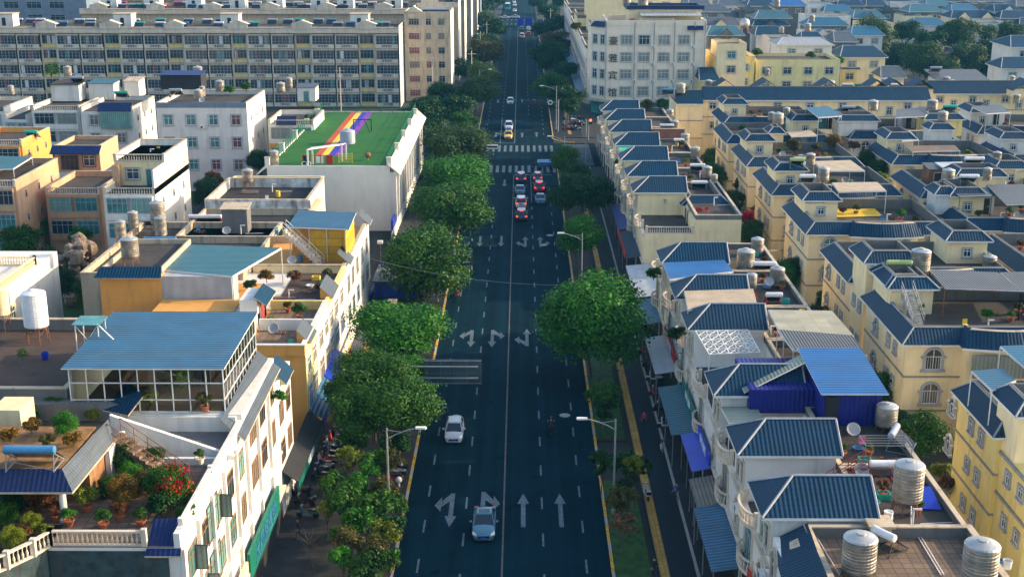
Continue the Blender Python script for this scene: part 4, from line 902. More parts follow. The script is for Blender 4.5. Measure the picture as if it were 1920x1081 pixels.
# extra blocks: towers to the front of two villas
e = V['E']; b = MB(); b.box(33.9, 38.7, 121.2, 126.19, 0, 12.85, 'cream'); b.build('front_wing', e); skirt(e, 33.9, 38.7, 121.2, 126.3, 13.0, .45, .6, 1.0, name='tower_roof'); 
for yy in (122.5, 124.7):
    for z in (4.0, 7.6): win(e, 33.9, yy, z, .85, 1.0, 'L', 'rect', 'trim', 'metal_white', 'glass', 2)
# canopies on villas
canopy_thing('pergola_roof', 'beige sheet pergola roof on white posts over the yellow terrace', pq([(1560, 342), (1645, 341), (1662, 357), (1572, 359)], 12.8), 'tarp_beige', 9.8)
canopy_thing('pergola_roof', 'rusty beige sheet pergola roof behind the steel tank', pq([(1527, 302), (1595, 300), (1622, 320), (1540, 320)], 12.8), 'tarp_beige', 9.8)
canopy_thing('pergola_roof', 'pale sheet canopy left of the steel tank with green heater', pq([(1453, 295), (1502, 294), (1515, 308), (1462, 310)], 12.6), 'sheet_white', 9.8)
canopy_thing('pergola_roof', 'long dark corrugated sheet roof over the villa terrace', pq([(1742, 505), (1870, 510), (1915, 545), (1772, 540)], 12.6), 'sheet_grey', 9.8, frame='rust')
canopy_thing('pergola_roof', 'dark corrugated sheet roof beyond the right frame edge', pq([(1875, 510), (1960, 508), (1990, 548), (1915, 545)], 12.6), 'sheet_grey', 9.8, frame='rust')
canopy_thing('pergola_roof', 'blue corrugated canopy with white lattice at the right edge', pq([(1822, 694), (1880, 690), (1905, 712), (1860, 730)], 12.6), 'sheet_cyan', 9.0)
canopy_thing('pergola_roof', 'striped blue sheet canopy above the one with white lattice', pq([(1876, 648), (1960, 645), (1990, 690), (1925, 690)], 13.2), 'sheet_cyan', 9.8)
canopy_thing('pergola_roof', 'grey slatted pergola roof beside navy tiled tower', pq([(1782, 353), (1840, 352), (1860, 366), (1800, 368)], 12.6), 'sheet_grey', 9.8, frame='iron')
canopy_thing('pergola_roof', 'grey sheet roof sloping beyond the slatted pergola', pq([(1850, 346), (1925, 345), (1945, 382), (1888, 384)], 12.6), 'sheet_grey', 9.8, frame='iron')
canopy_thing('pergola_roof', 'blue grey flat canopy over the rusty shed', pq([(1752, 304), (1808, 303), (1815, 313), (1768, 314)], 12.6), 'sheet_white', 9.8)
canopy_thing('pergola_roof', 'brown flat canopy behind the curved tiled bay', pq([(1700, 273), (1790, 272), (1800, 282), (1712, 284)], 11.4), 'deck_tile', 9.8)
canopy_thing('pergola_roof', 'turquoise corrugated canopy on a glazed roof room', pq([(1511, 201), (1555, 200), (1578, 217), (1535, 220)], 14.0), 'sheet_cyan', 9.8)
canopy_thing('pergola_roof', 'dark grey gable canopy above the turquoise door villa', pq([(1680, 205), (1745, 200), (1735, 218), (1680, 220)], 13.4), 'sheet_grey', 9.8)
canopy_thing('pergola_roof', 'grey sheet roof of the glazed room near the right edge', pq([(1822, 200), (1872, 198), (1895, 210), (1850, 213)], 13.6), 'sheet_grey', 10)
canopy_thing('pergola_roof', 'pale striped canopy over a blue wall', pq([(1673, 246), (1705, 244), (1723, 262), (1692, 264)], 12.2), 'sheet_white', 9.8)
canopy_thing('pergola_roof', 'royal blue canopy at the right edge beside a white wall', pq([(1886, 305), (1930, 300), (1950, 315), (1905, 318)], 12.2), 'sheet_bright', 9.8)
canopy_thing('pergola_roof', 'small tan canopy above the gold climbing plants', pq([(1475, 246), (1520, 244), (1532, 254), (1485, 256)], 11.6), 'tarp_beige', 9.8)
def hutch(x0, x1, y0, y1, z0, z1, label, wall='beige', roof='sheet_teal', name='roof_hut', d='dark'):
    t = thing(name, label, 'roof hut', (x0, y0, z0), 'small rooms and huts on the roofs'); b = MB(); b.box(x0, x1, y0, y1, z0, z1, wall); b.build('wall', t); b = MB(); b.slab([(x0 - .2, y0 - .25, z1 + .05), (x1 + .2, y0 - .25, z1 + .05), (x1 + .2, y1 + .2, z1 + .35), (x0 - .2, y1 + .2, z1 + .35)], .08, roof); b.build('roof', t)
    if d: door(t, (x0 + x1) / 2, y0, z0, min(.9, x1 - x0 - .3), min(1.9, z1 - z0 - .2), 'F', d)
    return t
def hutpx(px0, px1, py, z, hgt, dep, label, **k):
    x0, y0 = W(px0, py, z); x1, _ = W(px1, py, z); return hutch(x0, x1, y0, y0 + dep, z, z + hgt, label, **k)
hutpx(1510, 1540, 412, 9.8, 2.2, 2, 'cream box hut with rusty blue lid left of the beige pergola', wall='cream')
hutpx(1740, 1772, 350, 9.8, 2.4, 3, 'rusty brown shed under the blue grey canopy', wall='rust', roof='sheet_grey')
hutpx(1830, 1862, 400, 9.8, 2.3, 3, 'white room with dark door beneath grey slatted pergola', wall='white')
hutpx(1535, 1572, 242, 9.8, 2.6, 3, 'glazed roof room under turquoise canopy', wall='glass_teal')
hutpx(1850, 1882, 235, 10, 2.8, 3, 'white glazed roof room under grey sheet near the right edge', wall='white', d='glass')
hutpx(1690, 1715, 240, 9.8, 2.3, 3, 'glazed grey room below the dark gable canopy', wall='trim')
hutpx(1676, 1690, 285, 9.8, 2.3, 2, 'bright blue hut under pale striped canopy', wall='sheet_cyan')
# roof blocks with their own tiled collars
def collar(px0, px1, py, z, dep, label, wall='cream', base=9.7, mat='tile', name='roof_block'):
    x0, y0 = W(px0, py, z); x1, _ = W(px1, py, z); t = thing(name, label, 'roof block', (x0, y0, base), 'stair towers standing on villa roofs'); b = MB(); b.box(x0 + .4, x1 - .4, y0 + .4, y0 + dep, base, z - .1, wall); b.build('wall', t); skirt(t, x0 + .45, x1 - .45, y0 + .45, y0 + dep, z, .42, .5, .85, mat); 
    return t
collar(1742, 1793, 243, 12.6, 4, 'white stair tower with tiled collar and red door', 'white', 9.8)
collar(1570, 1652, 227, 12.4, 5, 'wide white roof block with tiled collar right of the turquoise canopy', 'white', 9.8)
collar(1732, 1811, 224, 12.6, 5, 'yellow roof block with tiled collar and steel tank', 'yellow', 9.8)
collar(1660, 1742, 536, 12.4, 4.5, 'tiled collar block in front of the green heater', 'cream', 9.8)
collar(1792, 1892, 331, 12.8, 5, 'cream roof block with tiled collar and white heater', 'cream', 9.8)
collar(1440, 1475, 250, 12.2, 4, 'tiled collar block with cluster of steel tanks', 'cream', 9.8)
collar(1752, 1800, 365, 12.4, 4, 'white stair block left of the grey slatted pergola', 'white', 9.8)
# ---------------------------------------------------------------- left of the street
FX = -18.7
def bbox(root, x0, x1, y0, y1, z0, z1, m, name='wall', **k): b = MB(); b.box(x0, x1, y0, y1, z0, z1, m); return b.build(name, root)
def tilt(root, pts, m, name='tiled_eave', th=.09, under='beige'): b = MB(); b.slab(pts, th, m, under); return b.build(name, root)
def street_windows(root, y0, y1, rows, cols, w, h, pn=('glass', 'curtain', 'glass_teal'), trim=None, frame='wood', x=FX):
    for z in rows:
        for k in range(cols): win(root, x, y0 + (y1 - y0) * (k + .5) / cols, z, w, h, 'R', 'rect', trim, frame, rnd.choice(pn), 3)
# --- A: white house at the lower left, glazed conservatory on top
A = thing('white_house', 'big white house at the lower left with the glazed conservatory and roof garden', 'house', (-30, 60, 0))
bbox(A, -60, FX, 66.2, 79.8, 0, 12.4, 'white_bright'); bbox(A, -60, FX, 79.8, 91.2, 0, 13.6, 'white_bright', 'rear_wall'); bbox(A, -26.0, FX, 63.4, 66.2, 0, 12.4, 'white_bright', 'corner_wall')
b = MB(); b.box(FX - .35, FX, 63.4, 79.8, 12.4, 13.25, 'white_bright'); b.box(-26.5, FX - .35, 74.2, 74.5, 12.4, 12.9, 'white_bright'); b.build('parapet', A)
b = MB(); b.box(-60, FX - .35, 66.2, 79.8, 12.4, 12.45, 'deck_tile'); b.box(-26, FX - .35, 63.4, 66.2, 12.4, 12.45, 'deck_tile'); b.build('terrace_floor', A); b = MB(); b.box(-26.5, FX - .36, 74.5, 79.8, 12.455, 12.5, 'grey_wall'); b.build('upper_terrace_floor', A)
bbox(A, -26.0, -19.4, 63.32, 63.397, 0, 12.2, 'court_dark', 'court_wall'); street_windows(A, 64, 80, (9.6, 6.4), 5, 1.9, 1.9, ('curtain', 'glass', 'glass_teal', 'curtain_green')); street_windows(A, 81, 91, (10.4, 7.2), 3, 1.9, 1.9, ('curtain', 'glass'))
b = MB()
for yy in (63.5, 67.0, 70.3, 73.6, 77.0, 80.3, 84, 88): b.box(FX, FX + .22, yy - .14, yy + .14, 3.4, 12.3, 'white_bright')
b.box(FX, FX + .35, 63.4, 91, 5.9, 6.1, 'white_bright'); b.build('pilaster', A)
for (x, y, n) in ((FX, 70.4, 3),):
    for z in (6.3, 9.5): win(A, FX + .02, y, z, 2.6, 2.4, 'R', 'rect', None, 'iron', 'curtain_green', 3)
# open casements
for y, z in ((66, 9.7), (68.3, 6.6), (72.4, 9.8), (66.4, 3.9)): b = MB(); b.box(FX + .05, FX + .75, y, y + .05, z, z + 1.5, 'curtain_grey'); b.box(FX + .05, FX + .11, y - .01, y + .06, z, z + 1.5, 'iron'); b.box(FX + .7, FX + .76, y - .01, y + .06, z, z + 1.5, 'iron'); b.box(FX + .05, FX + .76, y - .01, y + .06, z + 1.46, z + 1.52, 'iron'); b.box(FX + .05, FX + .76, y - .01, y + .06, z - .03, z + .03, 'iron'); b.build('open_casement', A)
# shop front with green sign and red characters
b = MB(); b.box(FX, FX + .5, 55, 91, 3.0, 3.25, 'stone'); b.box(FX, FX + .12, 55, 91, .1, 2.6, 'dark'); b.build('shop_front', A)
G_ = thing('shop_sign', 'long green shop sign with pale blue characters on the lower left white house', 'sign', (FX + .5, 80, 3.2)); b = MB(); b.box(FX + .35, FX + .55, 77.2, 88, 2.6, 4.6, 'sign_green'); b.build('board', G_)
def text(root, s, loc, size, m, rot, name='lettering', ext=.02, sp=1.0, al='CENTER'):
    c = bpy.data.curves.new(name, 'FONT'); c.body = s; c.size = size; c.extrude = ext; c.align_x = al; c.space_character = sp; c.materials.append(MATS[m]); o0 = bpy.data.objects.new(name, c); COL.objects.link(o0); dg = bpy.context.evaluated_depsgraph_get(); me = bpy.data.meshes.new_from_object(o0.evaluated_get(dg)); bpy.data.objects.remove(o0); o = bpy.data.objects.new(name, me); COL.objects.link(o); o.parent = root
    q = root['_o']; o.location = (loc[0] - q[0], loc[1] - q[1], loc[2] - q[2]); o.rotation_euler = rot; return o
text(G_, '大药房连锁', (FX + .58, 82.6, 3.1), 1.5, 'tank_blue', (math.pi / 2, 0, math.pi / 2)); 
R_ = thing('shop_sign', 'cream shop sign with large red characters at the bottom left corner', 'sign', (FX + .6, 66, 3.2)); b = MB(); b.box(FX + .35, FX + .55, 60, 76.6, 2.8, 4.4, 'cream'); b.build('board', R_); text(R_, '福 满 人 家', (FX + .58, 68.6, 3.1), 1.35, 'sign_red', (math.pi / 2, 0, math.pi / 2))
# roof garden: balustrades
balustrade(A, [(-20.7, 63.55), (-25.9, 63.55)], 12.4, .95, 'stone', .27); balustrade(A, [(-25.9, 63.55), (-26.4, 62.4), (-27.3, 61.0), (-28.6, 59.4), (-30.4, 57.6)], 12.4, .95, 'stone', .27)
bbox(A, -60, -25.9, 57, 66.19, 0, 12.39, 'grey_wall', 'garden_wall') if 0 else None
b = MB(); b.prism([(-26.0, 63.5), (-26.5, 62.3), (-27.4, 60.9), (-28.7, 59.3), (-30.5, 57.5), (-60, 57), (-60, 66.2), (-26, 66.2)], 0, 12.38, 'court_dark', 'soil'); b.build('garden_wing', A)
balustrade(A, [(FX - .18, 64.5), (FX - .18, 71.5)], 12.45, 1.1, 'white_bright', .27)
tilt(A, [(-20.6, 63.0, 12.1), (-18.6, 63.0, 12.1), (-18.9, 64.9, 13.4), (-20.5, 64.9, 13.4)], 'tile_navy', 'corner_roof', .1)
# pavilion roof
pv = thing('garden_pavilion', 'garden pavilion with navy tiled roof and fluted white column', 'pavilion', (-26.5, 68, 12.45)); zP = 15.0
q = pq([(135, 922), (213, 822), (203, 782), (120, 875)], zP)
tilt(pv, [(*W(-60, 922, 14.6), 14.6), (*W(136, 922, 14.6), 14.6), (*W(116, 878, 15.6), 15.6), (*W(-60, 878, 15.6), 15.6)], 'tile_navy', 'roof', .12)
tilt(pv, [(*W(136, 922, 14.6), 14.6), (*W(214, 826, 14.6), 14.6), (*W(203, 785, 15.6), 15.6), (*W(116, 878, 15.6), 15.6)], 'tile_slate', 'side_roof', .12)
x, y = W(122, 975, 12.45); b = MB(); b.lathe([(.3, 0), (.3, .15), (.2, .2), (.19, 2.0), (.24, 2.05), (.3, 2.15), (.3, 2.3)], 'white_bright', 16, (x, y, 12.45)); b.build('column', pv)
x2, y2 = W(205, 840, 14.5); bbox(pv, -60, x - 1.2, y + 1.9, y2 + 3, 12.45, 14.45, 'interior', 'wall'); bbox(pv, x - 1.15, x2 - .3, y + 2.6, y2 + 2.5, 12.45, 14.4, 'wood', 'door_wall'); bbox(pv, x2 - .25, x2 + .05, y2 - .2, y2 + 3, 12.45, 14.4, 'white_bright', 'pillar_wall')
bbox(pv, -60, W(116, 878, 15.6)[0] - .1, W(60, 878, 15.6)[1] + .05, W(60, 800, 15.5)[1], 15.3, 15.55, 'earth', 'planted_roof')
# conservatory
cz0, cz1 = 13.6, 17.0; x0c, x1c, y0c, y1c = -30.2, -19.9, 80.2, 90.9
K = thing('conservatory', 'glazed rooftop conservatory with rust streaked blue corrugated roof', 'conservatory', (-25, 80, cz0))
b = MB(); b.slab([(x0c - .3, y0c - .5, cz1 - .1), (x1c + .25, y0c - .5, cz1 - .1), (x1c + .25, y1c + .3, cz1 + .25), (x0c - .3, y1c + .3, cz1 + .25)], .08, 'sheet_blue', 'metal_white'); b.build('roof', K)
b = MB()
for k in range(10):
    x = x0c + (x1c - x0c) * k / 9; b.bar((x, y0c, cz0), (x, y0c, cz1 - .2), .05, 'metal_white')
for z in (cz0 + .05, cz0 + .9, cz0 + 2.1, cz1 - .2): b.bar((x0c, y0c, z), (x1c, y0c, z), .05, 'metal_white'); b.bar((x1c, y0c, z), (x1c, y1c, z), .05, 'metal_white')
for k in range(12): y = y0c + (y1c - y0c) * k / 11; b.bar((x1c, y, cz0), (x1c, y, cz1 - .1), .04, 'metal_white')
b.build('frame', K)
b = MB(); b.slab([(x0c, y0c + .02, cz0), (x0c, y0c + .04, cz1 - .2), (x1c, y0c + .04, cz1 - .2), (x1c, y0c + .02, cz0)], .0, 'glass'); 
def glassmat():
    m = bpy.data.materials.new('clear_glass'); m.use_nodes = True; t = m.node_tree; g = t.nodes.new('ShaderNodeBsdfGlossy'); g.inputs['Roughness'].default_value = .05; tr = t.nodes.new('ShaderNodeBsdfTransparent'); tr.inputs[0].default_value = (.72, .80, .80, 1); mx = t.nodes.new('ShaderNodeMixShader'); fr = t.nodes.new('ShaderNodeFresnel'); t.links.new(fr.outputs[0], mx.inputs[0]); t.links.new(tr.outputs[0], mx.inputs[1]); t.links.new(g.outputs[0], mx.inputs[2]); t.links.new(mx.outputs[0], t.nodes['Material Output'].inputs[0]); MATS['clear'] = m
glassmat()
b = MB(); b.poly([(x0c, y0c, cz0), (x1c, y0c, cz0), (x1c, y0c, cz1 - .2), (x0c, y0c, cz1 - .2)], 'clear'); b.poly([(x1c, y0c, cz0), (x1c, y1c, cz0), (x1c, y1c, cz1 - .2), (x1c, y0c, cz1 - .2)], 'clear'); b.build('glazing', K)
b = MB(); b.box(x0c, x1c, y1c - .2, y1c, cz0, cz1 - .1, 'white'); b.box(x0c, x0c + .2, y0c, y1c, cz0, cz1 - .3, 'white'); b.box(x0c, x1c - .1, y0c + .1, y1c - .2, cz0 + .005, cz0 + .06, 'deck_brown'); b.box(-25.8, -22, 85, 85.2, cz0, cz0 + 2.6, 'sheet_grey'); b.build('back_wall', K)
tilt(A, [(FX + .55, 78.0, 12.5), (FX + .55, 90.9, 12.9), (-19.85, 91.1, 14.2), (-19.85, 78.6, 13.7)], 'tile_slate', 'side_roof', .12)
bbox(A, -26.3, FX - .36, 79.5, 79.797, 12.5, 13.55, 'white', 'conservatory_base')
# glass box hatch and rail on the blue roof
H_ = thing('glass_hatch', 'small white framed glass hatch at the edge of the conservatory roof', 'hatch', (-30, 83, 15)); x, y = W(165, 645, 16.5); b = MB()
for dx in (0, 1.6):
    for dy in (0, 1.6): b.bar((x + dx - .8, y + dy, 15.6), (x + dx - .8, y + dy, 18.0), .05, 'metal_white')
for dx, dy in ((0, 0), (1.6, 0)): b.bar((x + dx - .8, y, 15.7), (x + 1.6 - dx - .8, y, 17.9), .03, 'metal_white')
b.bar((x + .8, y, 18.0), (x + 2.1, y - .6, 17.0), .05, 'metal_white'); b.build('frame', H_); b = MB(); b.slab([(x - 1.0, y - .2, 18.0), (x + 1.0, y - .2, 18.0), (x + 1.0, y + 1.8, 18.05), (x - 1.0, y + 1.8, 18.05)], .04, 'glass_teal'); b.build('lid', H_)
# stair to the upper terrace and the tiled ramp sides
stair('tan tiled stair with thin brown handrail in the roof garden', *W(345, 905, 12.5), 12.5, *W(215, 815, 14.6), 14.6, 1.1, 'deck_tile', 'rust', 11)
b = MB(); xa, ya = W(440, 858, 12.6); xb, yb = W(205, 778, 15.2); b.mesh([(xa, ya, 12.45), (xb, yb, 12.45), (xb, yb, 15.2), (xa, ya, 12.7), (xa, ya + .3, 12.45), (xb, yb + .3, 12.45), (xb, yb + .3, 15.2), (xa, ya + .3, 12.7)], [(0, 3, 2, 1), (4, 5, 6, 7), (3, 7, 6, 2), (0, 1, 5, 4)], 'white'); b.build('sloping_wall', A)
# higher dark roof left of the conservatory
B2 = thing('flat_roof_house', 'dark flat roofed house with the battered white tank, left of the conservatory', 'house', (-45, 84, 0)); bbox(B2, -62, -30.6, 80.6, 96.0, 0, 14.2, 'grey_wall')
parapet(B2, -62, -30.6, 80.6, 96.0, 14.2, .9, 'grey_wall', 'beige', 'deck_brown', .25)
B3 = thing('flat_roof_terrace', 'lower grey terrace with two parapet walls in front of the dark roof', 'house', (-45, 76, 0)); bbox(B3, -62, -26.6, 75.5, 80.5, 12.46, 13.2, 'deck'); bbox(B3, -33.2, -26.8, 79.6, 80.55, 13.2, 14.4, 'grey_wall', 'parapet')
q = pq([(200, 762), (262, 742), (240, 712), (178, 790)], 14.6)
b = MB(); b.slab([(*W(192, 768, 14.0), 14.0), (*W(240, 778, 14.0), 14.0), (*W(268, 742, 15.0), 15.0), (*W(240, 712, 15.4), 15.4)], .1, 'tile', 'beige'); tag(b.build('eave_roof'), 'small lattice lit blue tiled eave left of the conservatory glass', 'roof')
b = MB(); b.box(*[v for v in (-33.9, -32.0)], 76.0, 78.4, 12.46, 15.4, 'cream'); t_ = b.build('roof_block'); tag(t_, 'cream plastered roof block at the left edge below the dark roof', 'roof block')
# --- C: orange building
C_ = thing('orange_house', 'orange walled building with yellow and white street front', 'house', (-25, 105, 0))
bbox(C_, -40, FX, 104.8, 118, 0, 9.0, 'orange'); b = MB(); b.box(FX, FX + .03, 104.8, 111, 2.8, 9.7, 'pale_yellow'); b.box(FX, FX + .04, 111, 118, 2.8, 9.7, 'white_bright'); b.build('street_front', C_)
bbox(C_, -40, FX, 118, 131, 0, 9.0, 'white', 'rear_wall')
b = MB(); ring(b, -24.2, FX, 104.6, 117.9, 9.0, 9.95, .3, 'orange', 'FR'); ring(b, -24.2, FX, 118, 130.9, 9.0, 9.9, .3, 'yellow', 'FR'); b.build('parapet', C_)
b = MB(); ring(b, -24.3, FX + .08, 104.5, 117.9, 9.95, 10.05, .42, 'white_bright', 'FR'); b.box(-24.0, FX - .35, 111.5, 111.8, 9.0, 10.1, 'white_bright'); b.build('coping', C_)
b = MB(); b.box(-24, FX - .3, 104.9, 117.9, 9.0, 9.05, 'deck_tile'); b.box(-24, FX - .3, 118.3, 130.8, 9.0, 9.05, 'deck_brown'); b.build('terrace_floor', C_)
win(C_, -23.2, 104.8, 6.3, 3.6, 1.9, 'F', 'rect', None, 'metal_white', 'curtain', 3)
for y, w_ in ((106.3, 1.7), (109.2, 1.9), (113.2, 2.2), (116.6, 2.0)): 
    win(C_, FX + .05, y, 6.9, w_, 1.6, 'R', 'rect', None, 'metal_white', rnd.choice(['glass', 'curtain']), 2); win(C_, FX + .05, y, 3.6, w_ * 1.1, 2.3, 'R', 'rect', None, 'metal_white', rnd.choice(['curtain', 'curtain_green', 'glass_blue']), 2)
for y in (120, 123.5, 127.5): win(C_, FX + .02, y, 6.7, 2.1, 1.7, 'R', 'rect', None, 'metal_white', 'curtain', 2); win(C_, FX + .02, y, 3.6, 2.6, 2.2, 'R', 'rect', None, 'metal_white', 'glass_blue', 3)
for ya, yb_ in ((106.0, 109.5), (119.5, 124.0)): tilt(C_, [(FX + .35, ya, 9.7), (FX + .35, yb_, 9.7), (FX - .9, yb_, 10.9), (FX - .9, ya, 10.9)], 'tile_slate', 'tiled_eave'); b = MB(); b.mesh([(FX + .3, ya + .1, 9.6), (FX - .9, ya + .1, 10.8), (FX - .9, ya + .1, 9.6)], [(0, 1, 2)], 'orange'); b.build('eave_gable', C_)
# penthouse
bbox(C_, -39.9, -34.1, 116.2, 128, 9.0, 12.9, 'orange', 'penthouse'); bbox(C_, -34.09, -25.8, 116.4, 124, 9.0, 9.9, 'orange', 'penthouse_base'); bbox(C_, -34.09, -27.4, 116.3, 119, 9.9, 12.8, 'sheet_white', 'white_panel_wall')
bbox(C_, -34, -26.5, 108.5, 116.2, 9.0, 10.6, 'orange', 'middle_wall'); b = MB(); b.box(-26.49, -24.2, 108, 116, 9.05, 10.4, 'white'); b.build('white_block', C_)
tilt(C_, [(-40.3, 115.7, 12.8), (-33.9, 115.7, 12.8), (-34.1, 116.9, 13.6), (-39.9, 116.9, 13.6)], 'tile', 'tiled_eave'); b = MB(); b.box(-39.9, -34.2, 116.9, 128, 12.9, 13.0, 'deck'); ring(b, -39.9, -34.1, 116.9, 128, 13.0, 13.5, .2, 'beige', 'BLR'); b.build('roof_deck', C_)
canopy_thing('canopy', 'teal corrugated canopy roof beside the orange penthouse', pq([(305, 505), (436, 517), (527, 464), (356, 458)], 13.0), 'sheet_teal', 9.0, pr=.07)
door(C_, -24.15, 113.6, 9.05, 1.6, 2.4, 'R', 'red_door'); b = MB(); b.box(-25.8, -24.2, 112.0, 116, 9.05, 11.8, 'white'); b.build('stair_room', C_); tilt(C_, [(-23.2, 111.6, 11.4), (-23.2, 116.2, 11.4), (-24.4, 116.2, 12.2), (-24.4, 111.6, 12.2)], 'tile', 'door_canopy')
# annexe between the white house and the orange one
N_ = thing('annexe', 'white annexe with mossy tiled gable between white and orange buildings', 'house', (-22, 92, 0)); bbox(N_, -27, FX, 91.3, 97.5, 0, 10.5, 'white_bright'); parapet(N_, -27, FX, 91.3, 97.5, 10.5, .6, 'white_bright', None, 'deck', .25)
street_windows(N_, 91.6, 97.4, (7.6, 4.4), 2, 1.6, 1.8, ('curtain', 'glass')); tilt(N_, [(FX + .5, 93.2, 10.7), (FX + .5, 96.6, 10.7), (FX - .8, 96.6, 12.0), (FX - .8, 93.2, 12.0)], 'tile', 'tiled_eave'); b = MB(); b.mesh([(FX + .45, 93.3, 10.6), (FX - .8, 93.3, 11.9), (FX - .8, 93.3, 10.6)], [(0, 1, 2)], 'yellow'); b.build('eave_gable', N_)
W_ = thing('storefront', 'orange tiled shop steps below the orange building', 'steps', (-17.5, 100, 0)); b = MB(); 
for k in range(3): b.box(-18.7, -17.2 - .35 * k, 121 , 133, .12 + .15 * (2 - k) - .149, .12 + .15 * (3 - k) - .15 * 0, 'deck_tile') if 0 else b.box(-18.7, -16.6 - .4 * k, 122, 133, .12 + .15 * k, .12 + .15 * (k + 1) - .004, 'orange')
b.build('step', W_)
for y0, y1, m, lab in ((105, 113.5, 'sheet_blue', 'blue corrugated awning under the orange building'), (113.7, 121.5, 'sign_blue', 'royal blue sign awning under the white windows'), (92, 104.5, 'dark', 'dark awning under the white annexe')):
    t = thing('shop_awning', lab, 'awning', (-17.5, y0, 0), 'awnings over the left pavement'); b = MB(); b.slab([(FX + .02, y0, 3.9), (FX + .02, y1, 3.9), (FX + 1.3, y1, 3.0), (FX + 1.3, y0, 3.0)], .08, m); b.build('awning_roof', t); b = MB(); b.box(FX + 1.2, FX + 1.3, y0, y1, 2.2, 3.0, 'sign_blue' if m != 'dark' else 'sign_green'); b.build('sign_board', t)
text(t, '中国 超市', (FX + 1.32, 98, 2.35), .7, 'letter_white', (math.pi / 2, 0, math.pi / 2))
# --- D: building with the yellow panelled shed
D_ = thing('white_house', 'cream house whose roof carries a yellow panelled shed and concrete stair', 'house', (-22, 133, 0))
bbox(D_, -28.5, FX, 131.1, 152.5, 0, 9.0, 'cream'); b = MB(); b.box(FX, FX + .04, 131.1, 152.5, .2, 9.5, 'white_bright'); b.build('street_front', D_)
b = MB(); ring(b, -28.5, FX, 131.1, 152.5, 9.0, 9.8, .3, 'cream', 'FR'); b.build('parapet', D_); b = MB(); b.box(-28.4, FX - .3, 131.4, 152.4, 9.0, 9.06, 'orange'); b.build('terrace_floor', D_)
b = MB(); ring(b, -28.6, FX + .08, 131.0, 152.5, 9.8, 9.9, .42, 'beige', 'FR'); b.build('coping', D_)
for y in (133, 136.5, 140.5, 145, 149.5): win(D_, FX + .05, y, 6.3, 1.7, 2.0, 'R', 'rect', None, 'trim', 'curtain', 2); win(D_, FX + .05, y, 3.0, 1.9, 2.0, 'R', 'rect', None, 'trim', 'glass', 2)
for ya in (132, 150): tilt(D_, [(FX + .5, ya, 9.7), (FX + .5, ya + 3, 9.7), (FX - .9, ya + 3, 11.0), (FX - .9, ya, 11.0)], 'tile_slate', 'tiled_eave', .12)
S_ = thing('panel_shed', 'yellow panelled rooftop shed under a blue sheet roof', 'shed', (-22, 138, 9.06)); bbox(S_, -23.2, -18.95, 135.4, 135.6, 9.06, 13.1, 'yellow_panel', 'back_panel'); bbox(S_, -19.1, -18.9, 135.6, 141, 9.9, 13.1, 'yellow_panel', 'side_panel'); bbox(S_, -25.2, -23.2, 136.4, 141, 9.06, 13.0, 'orange', 'side_wall'); bbox(S_, -19.1, -18.9, 134.0, 135.4, 9.9, 12.8, 'yellow_panel', 'front_panel')
b = MB(); b.slab([(-25.4, 134.9, 13.1), (-18.5, 133.9, 13.1), (-18.5, 140.2, 13.5), (-25.2, 141.4, 13.5)], .1, 'sheet_blue', 'metal_white'); b.build('roof', S_); b = MB()
for x in (-23.1, -21.2): b.bar((x, 135.35, 9.1), (x, 135.35, 13.1), .05, 'metal_white')
b.bar((-18.95, 134, 9.1), (-18.95, 134, 13.0), .06, 'metal_white'); b.bar((-25.2, 135.2, 9.1), (-25.2, 135.2, 13.0), .06, 'metal_white'); b.build('post', S_)
stair('concrete roof stair with triple handrail beside the yellow shed', W(603, 500, 9.1)[0], 133.9, 9.1, W(532, 430, 13.0)[0], 134.6, 12.9, 1.1, 'stone', 'metal_white', 13)
# --- E: flat grey roofs
E_ = thing('flat_roof_house', 'weathered flat roofed house with a white brick parapet beside the blank wall', 'house', (-30, 153, 0)); bbox(E_, -40, -26.5, 143.5, 168, 0, 9.0, 'cream')
parapet(E_, -40, -26.5, 143.5, 158, 9.0, .8, 'beige', 'beige', 'deck_dark', .25); parapet(E_, -40, -27.0, 158.3, 172, 9.6, 1.3, 'mould', 'beige', 'deck_dark', .25); 
b = MB(); b.box(-40, -26.6, 158.0, 158.28, 9.0, 10.9, 'mould'); b.build('party_wall', E_); 
F_ = thing('flat_roof_house', 'low grey roofed house with long pale parapet in front of the green play roof', 'house', (-32, 172, 0)); bbox(F_, -41, -28.2, 172.2, 180, 0, 8.8, 'white'); parapet(F_, -41, -28.2, 172.2, 180, 8.8, .7, 'white', 'cream', 'deck', .25)
hutpx(418, 465, 438, 9.0, 3.0, 2.2, 'concrete water cistern block on the weathered flat roof', wall='grey_wall', roof='beige', d=None)
hutpx(265, 330, 470, 9.0, .6, 3, 'low brown plinth under the steel tanks', wall='deck_brown', roof='deck', d=None)
I_ = thing('flat_roof_house', 'cluttered tank roof house behind the orange penthouse', 'house', (-38, 131, 0)); bbox(I_, -46, -29, 128.3, 151, 0, 9.0, 'beige'); parapet(I_, -46, -29, 128.3, 151, 9.0, .7, 'beige', 'beige', 'deck', .25)
